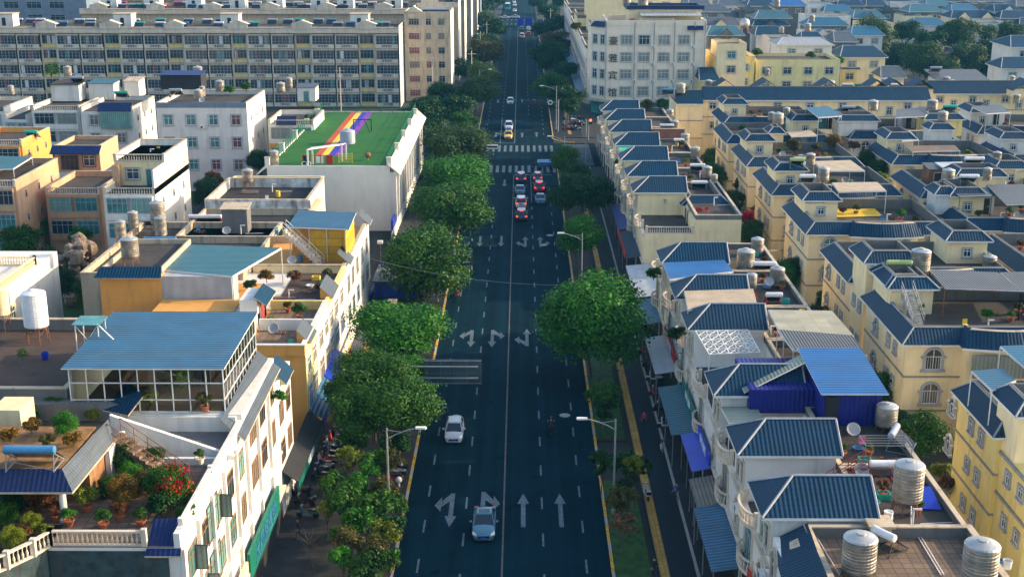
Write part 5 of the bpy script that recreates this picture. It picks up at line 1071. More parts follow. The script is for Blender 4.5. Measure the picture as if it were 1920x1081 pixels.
# --- F: play roof building
P_ = thing('school_building', 'long building with green artificial turf roof and rainbow stripe', 'building', (-28, 186, 0)); X0, X1, Y0, Y1 = -37.6, -19.4, 186.3, 240
bbox(P_, X0, X1, Y0, Y1, 0, 9.6, 'gable_white'); b = MB(); ring(b, X0, X1, Y0, Y1, 9.6, 9.85, .25, 'white', 'FBLR'); b.build('parapet', P_)
b = MB(); b.box(X0 + .25, X1 - .25, Y0 + .25, Y1 - .25, 9.6, 9.64, 'turf'); b.build('turf', P_)
b = MB(); s = [W(x, 318, 9.66) for x in (606, 618, 630, 642, 654)]; e = [W(x, 214, 9.66) for x in (650, 656, 661, 666, 671)]
xs = [-31.9, -30.9, -29.9, -28.9, -27.9]
for i, m in enumerate(('s_red', 's_yel', 's_blue', 's_pur')): b.poly([(xs[i], Y0 + 9, 9.66), (xs[i + 1], Y0 + 9, 9.66), (xs[i + 1], Y1 - .4, 9.66), (xs[i], Y1 - .4, 9.66)], m)
b.build('rainbow_stripe', P_)
b = MB(); b.slab([(X1 + 1.5, Y0 - .3, 8.7), (X1 + 1.5, Y1, 8.7), (X1 - .2, Y1, 10.2), (X1 - .2, Y0 - .3, 10.2)], .25, 'stone', 'white'); b.build('sloping_eave', P_); b = MB(); b.slab([(X0 - 1.5, Y0 - .3, 8.7), (X0 - 1.5, Y1, 8.7), (X0 + .0, Y1, 9.8), (X0 + .0, Y0 - .3, 9.8)], .2, 'stone', 'white'); b.build('sloping_eave', P_)
b = MB()
for k in range(13): y = Y0 + .4 + k * 4.3; b.box(X1, X1 + .9, y - .3, y + .3, 0, 8.9, 'white_bright')
b.build('buttress', P_)
for k in range(12):
    y = Y0 + 2.6 + k * 4.3
    for z in (1.2, 4.0, 6.6): win(P_, X1, y, z, 2.6, 1.6, 'R', 'rect', None, 'trim', rnd.choice(['glass', 'glass_blue']), 3, 0, True)
f = thing('roof_fence', 'green mesh fence round the artificial turf roof', 'fence', (-28, 186, 9.7)); b = MB()
for xa, ya, xb, yb_ in ((X0 + .3, Y0 + .3, X0 + .3, Y1 - .3), (X1 - .4, Y0 + .3, X1 - .4, Y1 - .3), (X0 + .3, Y1 - .3, X1 - .4, Y1 - .3)):
    L = math.hypot(xb - xa, yb_ - ya); n = int(L / 2)
    for k in range(n + 1): t = k / n; b.bar((xa + (xb - xa) * t, ya + (yb_ - ya) * t, 9.64), (xa + (xb - xa) * t, ya + (yb_ - ya) * t, 11.5), .05, 'fence_green')
    for z in (9.9, 10.4, 10.9, 11.4): b.bar((xa, ya, z), (xb, yb_, z), .025, 'fence_green')
    n = int(L / .35)
    for k in range(n): t = (k + .5) / n; b.bar((xa + (xb - xa) * t, ya + (yb_ - ya) * t, 9.9), (xa + (xb - xa) * t, ya + (yb_ - ya) * t, 11.4), .012, 'fence_green', 3)
b.build('rail', f)
for k in range(5):
    for xx in (X0 + .1, X1 - .1): y = Y0 + .3 + k * 12; tag_ = thing('parapet_pier', ('left' if xx < -30 else 'right') + ' edge pier of the green roof, ' + ('nearest the camera', 'second from the camera', 'third from the camera', 'fourth from the camera', 'farthest from the camera')[k], 'pier', (xx, y, 9.6), 'white piers round the green roof'); b = MB(); b.box(xx - .35, xx + .35, y - .35, y + .35, 9.65, 11.0, 'white_bright'); b.box(xx - .42, xx + .42, y - .42, y + .42, 11.0, 11.12, 'stone'); b.build('shaft', tag_)
def playset():
    x, y = W(640, 300, 9.7); t = thing('play_set', 'red and grey climbing frame standing on the green roof edge', 'play equipment', (x, y, 9.65)); b = MB()
    x0, y0 = W(568, 308, 9.7); x1, _ = W(624, 308, 9.7)
    for k in range(6):
        xx = x0 + (x1 - x0) * k / 5; b.box(xx - .06, xx + .06, y0, y0 + .1, 9.65, 11.1, 's_red')
    b.box(x0, x1, y0, y0 + .1, 11.0, 11.1, 's_red'); b.box(x0, x0 + 1, y0 + .02, y0 + .08, 9.7, 11.0, 'dark'); b.box(x1 - 1, x1, y0 + .02, y0 + .08, 9.7, 11.0, 'sign_red'); b.box(x0 + 2, x1 - 1.4, y0 + .02, y0 + .08, 9.9, 10.9, 'metal_white'); b.build('panel', t)
    x0, y0 = W(576, 290, 12); t2 = thing('play_shelter', 'white flat roofed shelter above the climbing frame', 'shelter', (x0, y0, 9.65)); q = pq([(576, 280), (640, 271), (648, 268), (585, 276)], 12.2); b = MB(); b.slab(q, .12, 'metal_white'); b.build('roof', t2); b = MB()
    for v in q: b.bar((v[0], v[1], 9.65), v, .15, 'metal_white')
    b.build('post', t2)
    x, y = W(652, 268, 9.7); t3 = tank(x, y, 9.65, 1.25, 2.0, 'large grey round tank in the middle of the green roof', 0, 'tank_grey', 'tanks on the green roof')
    x, y = W(690, 300, 9.7); t4 = thing('playhouse', 'small rusty orange dome toy on the green roof', 'play equipment', (x, y, 9.65)); b = MB(); b.lathe([(.15, 0), (.4, .2), (.5, .5), (.35, .8), (.1, .9)], 'rust', 12, (x, y, 10.0)); b.build('dome', t4); b = MB(); b.bar((x, y, 9.65), (x, y, 10.2), .1, 's_yel'); b.build('post', t4)
    x, y = W(648, 305, 9.7); t5 = thing('play_gate', 'yellow slatted gate on the green roof', 'gate', (x, y, 9.65)); b = MB()
    for k in range(6): b.bar((x - 1, y, 9.8 + k * .25), (x + 1, y, 9.8 + k * .25), .05, 's_yel')
    for d in (-1, 1): b.bar((x + d, y, 9.65), (x + d, y, 11.2), .06, 's_yel')
    b.build('slat_panel', t5)
    x, y = W(680, 245, 9.7); t6 = thing('exercise_set', 'dark exercise frame standing on the green roof', 'exercise frame', (x, y, 9.65)); b = MB()
    for d in (-1.5, 1.5): b.bar((x + d, y, 9.65), (x + d, y, 11.6), .1, 'dark')
    b.bar((x - 1.6, y, 11.6), (x + 1.6, y, 11.6), .09, 'dark'); b.bar((x - .6, y, 11.6), (x - .6, y, 10.4), .05, 'dark'); b.bar((x + .3, y, 11.6), (x + 1.5, y - 2, 9.7), .08, 'dark'); b.build('bars', t6)
playset()
x, y = W(575, 312, 9.7); c_ = thing('wall_letters', 'white letters on the climbing frame of the green roof', 'letters', (x, y, 9.7)); text(c_, 'CO', (x, y - .15, 9.8), 1.0, 'letter_white', (math.pi / 2, 0, 0))
bl = thing('boundary_wall', 'low wall with deep blue panels beside the blank gable wall', 'wall', (-18.6, 180, 0)); b = MB(); b.box(-18.6, -18.4, 178, 235, 0, 1.6, 'white_bright'); b.box(-19, -18.7, 182, 186.2, 0, 2.6, 'sign_blue'); b.box(-18.4, -18.35, 150, 178, 0, 1.0, 'sign_blue'); b.build('panel', bl)
# --- G: houses at the left
def town_house(px0, px1, pyt, z, dep, label, wall, sidew=None, rows=3, kind='bal', parap='white', deckm='deck', name='town_house', fz=3.2, extra=True, win_p=('glass_teal', 'curtain_green', 'glass')):
    x0, y0 = W(px0, pyt, z); x1, _ = W(px1, pyt, z); t = thing(name, label, 'house', ((x0 + x1) / 2, y0, 0), 'town houses left of the street')
    walls(t, x0, x1, y0, y0 + dep, 0, z - .9, wall); parapet(t, x0, x1, y0, y0 + dep, z - .9, .8, wall, 'beige', deckm, .25, 'BLR')
    if sidew: b = MB(); b.box(x1 + .002, x1 + .02, y0, y0 + dep, 0, z - .9, sidew); b.build('side_wall', t)
    if kind == 'bal': balustrade(t, [(x0 + .2, y0 + .1), (x1 - .2, y0 + .1)], z - .9, .9, 'stone', .32)
    w_ = (x1 - x0)
    for r_ in range(rows):
        zz = z - .9 - fz * (r_ + 1) + .9
        if zz < .3: break
        if kind == 'bal':
            for k in range(2): xx = x0 + w_ * (.27 + .47 * k); win(t, xx, y0 - .3, zz, w_ * .40, 1.9, 'F', 'rect', None, 'trim', rnd.choice(win_p), 4)
            b = MB(); b.box(x0 + .3, x1 - .3, y0 - .35, y0 - .003, zz - .9, zz - .05, wall); b.box(x0 + .3, x1 - .3, y0 - .35, y0 - .003, zz + 1.95, zz + 2.15, wall); b.box(x0 + .3, x0 + .5, y0 - .3, y0 - .003, zz - .05, zz + 1.95, wall); b.box(x1 - .5, x1 - .3, y0 - .3, y0 - .003, zz - .05, zz + 1.95, wall); b.build('balcony_front', t)
        else:
            n = max(2, int(w_ / 3.2))
            for k in range(n): win(t, x0 + w_ * (k + .5) / n, y0, zz, 1.5, 1.7, 'F', 'rect', 'trim', 'metal_white', rnd.choice(win_p), 2)
        for k in range(3): win(t, x1 + .02, y0 + dep * (.2 + .3 * k), zz + .3, .7, 1.0, 'R', 'rect', None, 'trim', 'glass', 1)
    if rnd.random() < .6: aircon(t, x0 + w_ * .5, y0 - .3 if kind == 'bal' else y0, z - .9 - fz * 1 + .3, 'F')
    return t, x0, x1, y0
a1, *q1 = town_house(192, 290, 352, 12.6, 17, 'white house with two open terraces stepped on its front', 'white', 'white_bright')
x0, x1, y0 = q1; bbox(a1, x0, x1, y0 + 5.5, y0 + 17, 11.7, 15.0, 'cream', 'upper_wall'); balustrade(a1, [(x0 + .2, y0 + 5.3), (x1 - .1, y0 + 5.3)], 15.0, .9, 'stone', .32); bbox(a1, x1 - .25, x1, y0, y0 + 5.5, 11.7, 14.8, 'white_bright', 'wing_wall')
parapet(a1, x0, x1, y0 + 5.2, y0 + 17, 14.95, .85, 'white_bright', 'beige', 'deck_tile', .25, 'BLR'); door(a1, x0 + 4.6, y0 + 5.5, 11.75, 1.0, 2.1, 'F', 'glass_teal'); door(a1, x0 + 6, y0 + 5.5, 11.75, .9, 2.1, 'F', 'white'); win(a1, x0 + 2.3, y0 + 5.5, 12.6, 1.6, 1.4, 'F', 'rect', 'trim', 'metal_white', 'glass', 2); bbox(a1, x0 - .01, x0 + .8, y0 + 4.3, y0 + 9, 11.7, 14.6, 'peach', 'stair_side')
town_house(84, 187, 352, 9.8, 12, 'peach house with curved balconies and green curtained windows', 'peach', 'peach'); 
o_ = thing('roof_room', 'orange roof room with a navy tiled canopy', 'roof room', (-62, 182, 9)); x0, y0 = W(105, 322, 9); x1, _ = W(190, 322, 9); bbox(o_, x0, x1, y0, y0 + 9, 8.9, 12.2, 'peach'); b = MB(); b.slab([(x0 - .3, y0 - 1.2, 11.9), (x1 + .3, y0 - 1.2, 11.9), (x1 + .3, y0 + .3, 12.9), (x0 - .3, y0 + .3, 12.9)], .1, 'tile_navy'); b.build('tiled_eave', o_); win(o_, x0 + 2.2, y0, 9.3, 2.6, 2.2, 'F', 'rect', None, 'rust', 'glass', 4); win(o_, x1 - 1.6, y0, 9.9, 1.7, 1.6, 'F', 'rect', 'rust', 'metal_white', 'glass', 2)
parapet(o_, x0, x1, y0 + .3, y0 + 9, 12.2, .6, 'peach', 'beige', 'deck')
town_house(-60, 28, 338, 12.2, 16, 'brown orange house at the left edge with teal balcony glass', 'peach', 'peach', win_p=('glass_teal', 'glass_teal', 'dark')); canopy_thing('canopy', 'pale blue sheet canopy on the brown orange house', pq([(-60, 318), (25, 316), (60, 294), (-60, 290)], 12.6), 'sheet_teal', 9.4)
town_house(-60, 40, 262, 13.0, 12, 'orange topped house behind the left edge house', 'orange', 'orange', kind='bal')
t_, x0, x1, y0 = town_house(292, 462, 192, 15.2, 16, 'grey white block of flats with four rows of framed windows', 'white', 'white', rows=4, kind='grid', win_p=('glass_teal', 'glass_teal', 'curtain_red', 'curtain'), fz=3.8)
b = MB(); b.box(x0, x1, y0 - .05, y0 - .003, 14.3, 15.2, 'bluegrey'); b.build('frieze', t_)
hutpx(302, 378, 168, 15.0, 2.6, 4, 'dark brick roof room with navy sheet roof on the flats', wall='deck_dark', roof='sheet_navy', d=None)
t_, x0, x1, y0 = town_house(150, 248, 200, 13.0, 14, 'white house with turquoise curtained bay and navy tiled eave', 'white', 'white_bright', kind='grid', win_p=('curtain', 'glass')); tilt(t_, [(x1 - 6, y0 - .8, 12.2), (x1 - .1, y0 - .8, 12.2), (x1 - .1, y0 + .8, 13.6), (x1 - 6, y0 + .8, 13.6)], 'tile_navy'); bbox(t_, x1 - 5.6, x1 - .4, y0 - .7, y0 - .01, 9.2, 12.1, 'curtain_green', 'bay_window')
town_house(58, 148, 198, 13.0, 14, 'white house with balustraded roof at the left of the turquoise bay', 'white', 'white', kind='bal', win_p=('glass', 'curtain_grey')); 
for i, (a, c, y, z, l) in enumerate(((98, 150, 168, 15.2, 'white roof room with grey slab top beside palm leaves'), (168, 215, 165, 15.4, 'white roof room with teal gable roof'), (235, 262, 160, 15.4, 'white roof room with weathered tan roof'))): hutpx(a, c, y + 22, 12.4, 3.0, 4, l, wall='white_bright', roof=('deck', 'sheet_teal', 'beige')[i], d=None)
town_house(-60, 8, 200, 11.5, 14, 'white house cut by the left edge with small dark windows', 'white', 'white', kind='grid'); town_house(8, 50, 215, 11.0, 12, 'low white house wall between two balustraded roofs', 'white', 'white', kind='grid')
t_, x0, x1, y0 = town_house(502, 588, 225, 11.4, 12, 'small white house with glazed bay and ochre band beside the green roof', 'white', 'white_bright', kind='bal', win_p=('glass_teal', 'curtain_grey')); hutpx(558, 592, 190, 11.0, 2.6, 4, 'white stair block with slate gable on the small white house', wall='white_bright', roof='tile_slate', d='glass_teal'); tilt(t_, [(x0 + 1.5, y0 - .6, 10.6), (x0 + 5, y0 - .6, 10.6), (x0 + 5, y0 + .6, 12.0), (x0 + 1.5, y0 + .6, 12.0)], 'tile_navy'); b = MB(); b.box(x0, x0 + 5, y0 - .5, y0 - .01, 6.6, 7.4, 'orange'); b.build('ochre_band', t_)
# house at the left edge, white with diagonal terrace
t_ = thing('white_house', 'white house cut by the left edge, with diagonal balustrade', 'house', (-55, 125, 0)); bbox(t_, -66, -52.6, 122, 140, 0, 9.0, 'white_bright'); balustrade(t_, [(-52.9, 122.2), (-52.9, 134)], 9.0, .95, 'cream', .3); balustrade(t_, [(-58, 134), (-52.9, 134)], 9.0, .95, 'cream', .3); tilt(t_, [(-60, 120.5, 10.8), (-54.2, 120.5, 10.8), (-56.2, 123, 12.4), (-60, 123, 12.4)], 'tile_slate'); win(t_, -52.6, 126, 5, 1.1, 1.8, 'R', 'rect', 'pale_yellow', 'metal_white', 'glass', 2); bbox(t_, -60, -56.3, 123, 130, 9.0, 12, 'cream', 'roof_room')
# ---------------------------------------------------------------- far apartments, hotel, long row, distant houses
def apt_bay(kind, far=False):
    'one storey of one bay; window wall set back behind piers'
    def mk():
        b = MB()
        if kind == 'win':   # 4.0 wide
            b.box(-2, 2, -.05, 0, -.05, .9, 'yellow'); b.box(-1.55, 1.55, -.25, -.05, .85, .95, 'trim'); b.poly([(-1.6, -.04, .95), (1.6, -.04, .95), (1.6, -.04, 2.9), (-1.6, -.04, 2.9)], 'glass')
            for x in (-1.6, -.8, 0, .8, 1.55): b.box(x - .03, x + .03, -.28, -.22, .9, 2.9, 'trim')
            for z in (.95, 2.2, 2.85): b.box(-1.6, 1.6, -.27, -.22, z, z + .05, 'trim')
            b.box(-2, -1.6, -.3, 0, -.05, 3.4, 'stone'); b.box(1.6, 2, -.3, 0, -.05, 3.4, 'stone'); b.box(-1.6, 1.6, -.05, 0, 2.9, 3.4, 'beige')
        else:               # balcony bay 5.4 wide
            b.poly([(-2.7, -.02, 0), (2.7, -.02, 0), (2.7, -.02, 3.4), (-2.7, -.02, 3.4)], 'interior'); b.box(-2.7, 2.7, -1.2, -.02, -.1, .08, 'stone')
            b.box(-2.7, -1.2, -1.2, -1.08, .08, .85, 'stone'); b.box(1.2, 2.7, -1.2, -1.08, .08, .85, 'stone'); b.box(-1.2, 1.2, -1.2, -1.08, .72, .86, 'stone')
            for k in range(6): x = -1.0 + k * .4; b.box(x - .06, x + .06, -1.18, -1.1, .08, .72, 'white')
            b.poly([(-2.5, -1.05, .86), (2.5, -1.05, .86), (2.5, -1.05, 2.75), (-2.5, -1.05, 2.75)], 'glass')
            for x in (-2.5, -1.7, -.85, 0, .85, 1.7, 2.5): b.box(x - .035, x + .035, -1.14, -1.06, .86, 2.8, 'trim')
            for z in (1.5, 2.25, 2.75): b.box(-2.5, 2.5, -1.13, -1.06, z, z + .05, 'trim')
            b.box(-2.7, -2.5, -1.2, -.02, .08, 3.3, 'stone'); b.box(-2.7, 2.7, -1.2, -.02, 2.9, 3.3, 'beige')
        return b
    return mk
def curt(m):
    def mk():
        b = MB(); w_ = 1.0; b.poly([(-.42, 0, 0), (.42, 0, 0), (.42, 0, 1.8), (-.42, 0, 1.8)], m); return b.data('curtain')
    return mk
def ordw(k):
    k += 1; o_ = ['', 'first', 'second', 'third', 'fourth', 'fifth', 'sixth', 'seventh', 'eighth', 'ninth', 'tenth', 'eleventh', 'twelfth', 'thirteenth', 'fourteenth', 'fifteenth', 'sixteenth', 'seventeenth', 'eighteenth', 'nineteenth']
    if k < 20: return o_[k]
    t_ = {2: 'twent', 3: 'thirt', 4: 'fort'}[k // 10]; return t_ + 'ieth' if k % 10 == 0 else t_ + 'y ' + o_[k % 10]
def heater_far(x, y, z, label, k): 
    m, fr = (('tank_white', 'galv'), ('tank_grey', 'galv'), ('tank_pink', 'iron_red'), ('tank_blue', 'iron_blue'), ('tank_green', 'galv'))[k]; return heater(x, y, z, label, 0, 2.4, m, fr)
def slab_block(x0, x1, yf, dep, h, label, floors=5, fh=3.55, pat=None, boxes=3, heaters=10, name='apartment_block', front=True, where='', gable=True, seed=1, body='beige', sidem='white_bright'):
    rg = random.Random(seed); t = thing(name, label, 'apartment block', ((x0 + x1) / 2, yf, 0), 'apartment blocks left of the street'); walls(t, x0, x1, yf, yf + dep, 0, h - .3, body); b = MB(); b.box(x1 + .003, x1 + .1, yf - 1.3, yf + dep, 0, h + .6, sidem); b.build('end_wall', t)
    unit = 4.0 + 5.4 * 2 + .55; n = int((x1 - x0) / unit) + 1; gx = []
    for u in range(n):
        X = x1 - .3 - 2.7 - u * unit; cs = [('bal', X), ('win', X - 4.85), ('bal', X - 9.7)] if False else [('bal', X), ('win', X - 4.85), ('bal', X - 9.65)]
        for kd, xx in cs:
            if xx - 2.9 < x0: continue
            if kd == 'win': gx.append(xx)
            if not front: continue
            for f in range(floors):
                z = h - 1.2 - fh * (f + 1)
                if z < -1: continue
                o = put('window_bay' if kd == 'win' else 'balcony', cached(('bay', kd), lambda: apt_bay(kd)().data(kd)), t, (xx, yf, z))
                if rg.random() < .75:
                    for q in range(rg.choice((1, 2))):
                        cm = rg.choice(('curtain', 'curtain_grey', 'glass_teal', 'cloth_white', 'curtain_red')); c = bpy.data.objects.new('curtain', cached(('cu', cm), curt(cm))); COL.objects.link(c); c.parent = o; c.location = (rg.uniform(-1.2, 1.2) if kd == 'win' else rg.uniform(-2, 2), -.06 if kd == 'win' else -1.07, .95)
    b = MB(); b.box(x0, x1, yf - 1.3, yf + .01, h - 1.2, h, 'stone'); b.box(x0, x1, yf - 1.45, yf + .02, h, h + .15, 'beige'); b.box(x0, x1, yf + .05, yf + dep, h - .3, h - .2, 'deck'); b.box(x0, x1, yf + dep - .3, yf + dep, h - .2, h + .7, 'beige'); b.build('parapet', t)
    for gxx in gx:
        b = MB(); b.box(gxx - 2.4, gxx + 2.4, yf - 1.5, yf - 1.31, h - .2, h + .9, 'stone'); b.mesh([(gxx - 2.7, yf - 1.55, h + .9), (gxx + 2.7, yf - 1.55, h + .9), (gxx, yf - 1.55, h + 1.9), (gxx - 2.7, yf + .6, h + .9), (gxx + 2.7, yf + .6, h + .9), (gxx, yf + .6, h + 1.9)], [(0, 1, 2), (1, 4, 5, 2), (3, 0, 2, 5), (4, 3, 5)], 'stone'); b.build('pediment', t)
    for k in range(boxes):
        xx = x0 + (x1 - x0) * (k + .3 + .4 * rg.random()) / boxes; b = MB(); b.box(xx - 2.2, xx + 2.2, yf + 5, yf + 9, h - .2, h + 2.7, 'white'); b.box(xx - 2.4, xx + 2.4, yf + 4.8, yf + 9.2, h + 2.7, h + 2.9, 'beige'); b.box(xx - .5, xx + .4, yf + 4.95, yf + 4.997, h, h + 1.9, 'dark'); b.build('roof_stairhead', t)
    xl = max(x0, W(0, 40, h)[0] * (yf / W(0, 40, h)[1])); xl = max(x0, -.405 * yf - 2)
    for k in range(heaters):
        xx = xl + 1.5 + (x1 - xl - 3) * (k + rg.random() * .7) / heaters; kk = rg.choice((0, 1, 1, 2, 3, 0, 1, 4)); col = ('white', 'grey', 'pink', 'blue', 'green')[kk]
        heater_far(xx, yf + rg.choice((1.5, 2.5, 10.5, 11.5)), h - .2, f'{col} tank solar heater, {ordw(k)} from the left on the {where}', kk)
    return t
slab_block(-140, -29.4, 312.5, 13, 19.0, 'long apartment block facing the camera with rows of glazed balconies', 6, 3.5, boxes=4, heaters=34, where='long front apartment block', seed=3)
# end block with pedimented windows
Q_ = thing('apartment_block', 'apartment block end with pedimented windows and sunlit gable', 'apartment block', (-24, 300, 0), 'apartment blocks left of the street'); X0, X1, YF, HH = -29.0, -17.6, 322, 22.0
walls(Q_, X0, X1, YF, YF + 14, 0, HH - .8, 'beige'); b = MB(); b.box(X1 + .003, X1 + .1, YF, YF + 14, 0, HH, 'white_bright'); b.build('end_wall', Q_)
parapet(Q_, X0, X1, YF, YF + 14, HH - .8, .8, 'beige', 'beige', 'deck')
for f in range(6):
    z = HH - 3.2 - 3.5 * f
    for xx, w_ in ((X0 + 2.4, 2.6), (X0 + 6.0, 1.3), (X0 + 9.2, 1.6)): win(Q_, xx, YF, z, w_, 1.6, 'F', 'ped' if w_ < 2 else 'rect', 'beige', 'trim', rnd.choice(['glass', 'curtain_red', 'curtain']), 2 if w_ < 2 else 4, 0, True)
b = MB(); b.mesh([(X0 + .3, YF - .3, HH), (X0 + 4.6, YF - .3, HH), (X0 + 2.4, YF - .3, HH + 1.4), (X0 + .3, YF + 2, HH), (X0 + 4.6, YF + 2, HH), (X0 + 2.4, YF + 2, HH + 1.4)], [(0, 1, 2), (1, 4, 5, 2), (3, 0, 2, 5)], 'stone'); b.build('pediment', Q_)
for k in range(5): heater_far(X0 + 5 + k * 1.25, YF + 2 + (k % 2) * 2, HH - .8, f'grey tank solar heater, {ordw(k)} from the left on the sunlit gable end block', 1)
slab_block(-119, -29.2, 352, 13, 20.5, 'second apartment block, its roof crowded with heaters and stair boxes', 3, boxes=8, heaters=40, front=False, where='second apartment block', seed=5)
slab_block(-126, -17.4, 398, 13, 21, 'third apartment block seen only as a roof line', 3, boxes=9, heaters=38, front=False, where='third apartment block', seed=6)
slab_block(-134, -17.2, 446, 13, 22, 'fourth apartment block at the top edge of the view', 3, boxes=10, heaters=36, front=False, where='fourth apartment block', seed=7)
slab_block(-28.9, -17.5, 362, 13, 21.5, 'second sunlit gable end beside the avenue', 3, boxes=0, heaters=5, front=False, where='second gable end', seed=8)
slab_block(-180, -17.0, 500, 14, 22, 'fifth apartment block near the top edge', 3, boxes=8, heaters=0, front=False, seed=9)
for i, (xa, xb, y, h) in enumerate(((-175, -124, 372, 33), (-230, -165, 430, 40))):
    t = thing('tower_block', ('blue grey slab of flats in shade at the top left corner', 'second blue grey slab behind the top left corner')[i], 'apartment block', (xa, y, 0)); walls(t, xa, xb, y, y + 15, 0, h, 'bluegrey'); b = MB(); b.box(xa, xb, y, y + 15, h, h + .5, 'trim'); b.build('parapet', t)
    for f in range(8):
        for k in range(int((xb - xa) / 6.5)):
            if i == 0: win(t, xa + 3.5 + k * 6.5, y, h - 3 - f * 3.6, 4.2, 1.9, 'F', 'rect', None, 'trim', 'glass', 3, 0, True)
hutch(-142, -128, 424, 436, 0, 25, 'bright blue block among the far apartment roofs', wall='sheet_cyan', roof='sheet_cyan', name='blue_building', d=None)
hutch(-34, -17.6, 560, 590, 0, 19, 'pale blue gabled block beside the far avenue', wall='bluegrey', roof='sheet_grey', name='far_building', d=None)
# ---- hotel
Ht = thing('hotel', 'white hotel block with four vertical characters and framed windows', 'hotel', (28, 300, 0)); HX0, HX1, HY, HH = 19.6, 42.6, 300, 21.8
b = MB(); b.prism([(16.2, 303.5), (19.6, HY), (HX1, HY), (HX1, HY + 16), (16.2, HY + 16)], 3.6, HH - 1.2, 'hotel_wall', 'deck'); b.build('wall', Ht)
b = MB(); ring(b, HX0, HX1, HY - .1, HY + 15.9, HH - 1.2, HH, .3, 'hotel_wall'); b.box(16.2, HX0, 303.4, 303.7, HH - 1.2, HH, 'hotel_wall'); b.build('parapet', Ht)
b = MB(); b.prism([(15.2, 303), (19.4, HY - 1.2), (33, HY - 1.6), (33, HY), (HX0, HY + .0), (16.2, 303.5)], 3.1, 3.6, 'beige'); b.build('canopy', Ht); b = MB(); b.prism([(16.6, 304), (20, HY + .3), (HX1 - .3, HY + .3), (HX1 - .3, HY + 15), (16.6, HY + 15)], 0, 3.09, 'glass_teal'); b.build('ground_floor', Ht)
for f in range(4):
    z = 16.3 - 3.95 * f
    for k, xx in enumerate((24.3, 28.4, 33.0, 37.6)): win(Ht, xx, HY, z, 2.5, 2.1, 'F', 'rect', 'trim', 'metal_white', 'curtain_grey' if rnd.random() < .8 else 'glass', 3, 0, True); aircon(Ht, xx + 2.1, HY, z - .8, 'F') if rnd.random() < .7 else None
    dx, dy = 19.6 - 16.2, -3.5
    for s_ in (.3, .78): o = win(Ht, 16.2 + dx * s_, 303.5 + dy * s_, z, 1.2, 2.1, 'F', 'rect', 'trim', 'metal_white', 'glass', 2, 0, True); o.rotation_euler[2] = math.atan2(dy, dx)
b = MB()
for xx in (19.6, 26.2, 30.7, 35.4, 40.0, 42.5): b.bar((xx, HY - .12, 3.7), (xx, HY - .12, HH - .4), .12, 'trim', 6)
b.build('drain_pipe', Ht)
for i, ch in enumerate('豪雅宾馆'): text(Ht, ch, (21.3, HY - .12, 16.3 - 3.95 * i), 2.2, 'sign_dark', (math.pi / 2, 0, 0), 'character', .06)
tilt(Ht, [(38.2, HY - .7, HH - 2.2), (41.9, HY - .7, HH - 2.2), (41.9, HY + .1, HH - 1.1), (38.2, HY + .1, HH - 1.1)], 'tile_navy', 'tiled_eave'); tilt(Ht, [(16.0, 303.1, HH - 1.6), (19.2, 299.8, HH - 1.6), (19.4, 301.2, HH - .4), (16.9, 303.6, HH - .4)], 'tile_navy', 'tiled_eave')
b = MB(); b.box(25, HX1 - .6, HY + 5, HY + 13, HH - 1.15, HH + 2.1, 'cream'); b.build('roof_storey', Ht); b = MB(); ring(b, 24.5, HX1, HY + 4.5, HY + 13.5, HH + 2.1, HH + 3.0, .9, 'tile_navy'); b.build('roof_band', Ht); b = MB(); b.slab([(27.5, HY + .4, HH + 1.0), (41.5, HY + .4, HH + 1.0), (41.5, HY + 5, HH + 1.5), (27.5, HY + 5, HH + 1.5)], .1, 'sheet_white'); b.build('canopy_roof', Ht)
balustrade(Ht, [(27.5, HY + .5), (35, HY + .5)], HH - 1.2, 1.5, 'white_bright', .5)
tt = thing('red_tank', 'small red box tank on the hotel roof', 'tank', (25.6, HY + 1, HH - 1.1)); b = MB(); b.box(24.9, 26.3, HY + .5, HY + 1.7, HH - 1.1, HH + .2, 'sign_red'); b.lathe([(.3, 0), (.3, .12)], 'iron_red', 12, (25.6, HY + 1.1, HH + .2)); b.build('body', tt)
x, y = 29, HY + 15; sd_ = tank(28.6, HY + 8, HH + 2.1, 1.2, 2.6, 'tall steel tank on top of the hotel roof storey', .3)
# wing of row houses beyond the hotel along the street
for i in range(7):
    y0 = 318 + i * 24; lab = ('row of shops and flats beyond the hotel with cluttered balconies', 'second shop row beyond the hotel', 'third shop row beyond the hotel', 'fourth shop row beyond the hotel', 'fifth shop row beyond the hotel', 'sixth shop row far up the avenue', 'seventh shop row far up the avenue')[i]
    t = thing('shop_row', lab, 'building', (20, y0, 0), 'shop rows along the far avenue'); h = (13.5, 14, 17, 13, 14, 15, 13)[i]; walls(t, 15.8, 30, y0, y0 + 23.5, 0, h, 'white' if i != 2 else 'cream', bands=(3.6, 7.2, 10.6)); parapet(t, 15.8, 30, y0, y0 + 23.5, h, .8, 'grey_wall', 'beige', 'deck')
    for k in range(4): 
        for z in (4.5, 8.0): win(t, 15.8, y0 + 3 + k * 5.8, z, 2.4, 1.8, 'L', 'rect', 'trim', 'metal_white', pane(), 3, 0, True)
    b = MB(); b.slab([(13.6, y0, 3.0), (13.6, y0 + 23, 3.0), (15.8, y0 + 23, 3.5), (15.8, y0, 3.5)], .08, 'sheet_blue'); b.build('awning', t)
t = thing('cream_block', 'tall plain cream block rising behind the hotel', 'building', (26, 350, 0)); walls(t, 18.2, 44, 362, 378, 0, 27, 'cream'); parapet(t, 18.2, 44, 362, 378, 27, .7, 'cream', 'beige'); [win(t, xx, 362, z, 2.0, 1.7, 'F', 'rect', 'trim', 'metal_white', 'glass', 2, 0, True) for xx in (30, 35, 40) for z in (23.5, 20)]
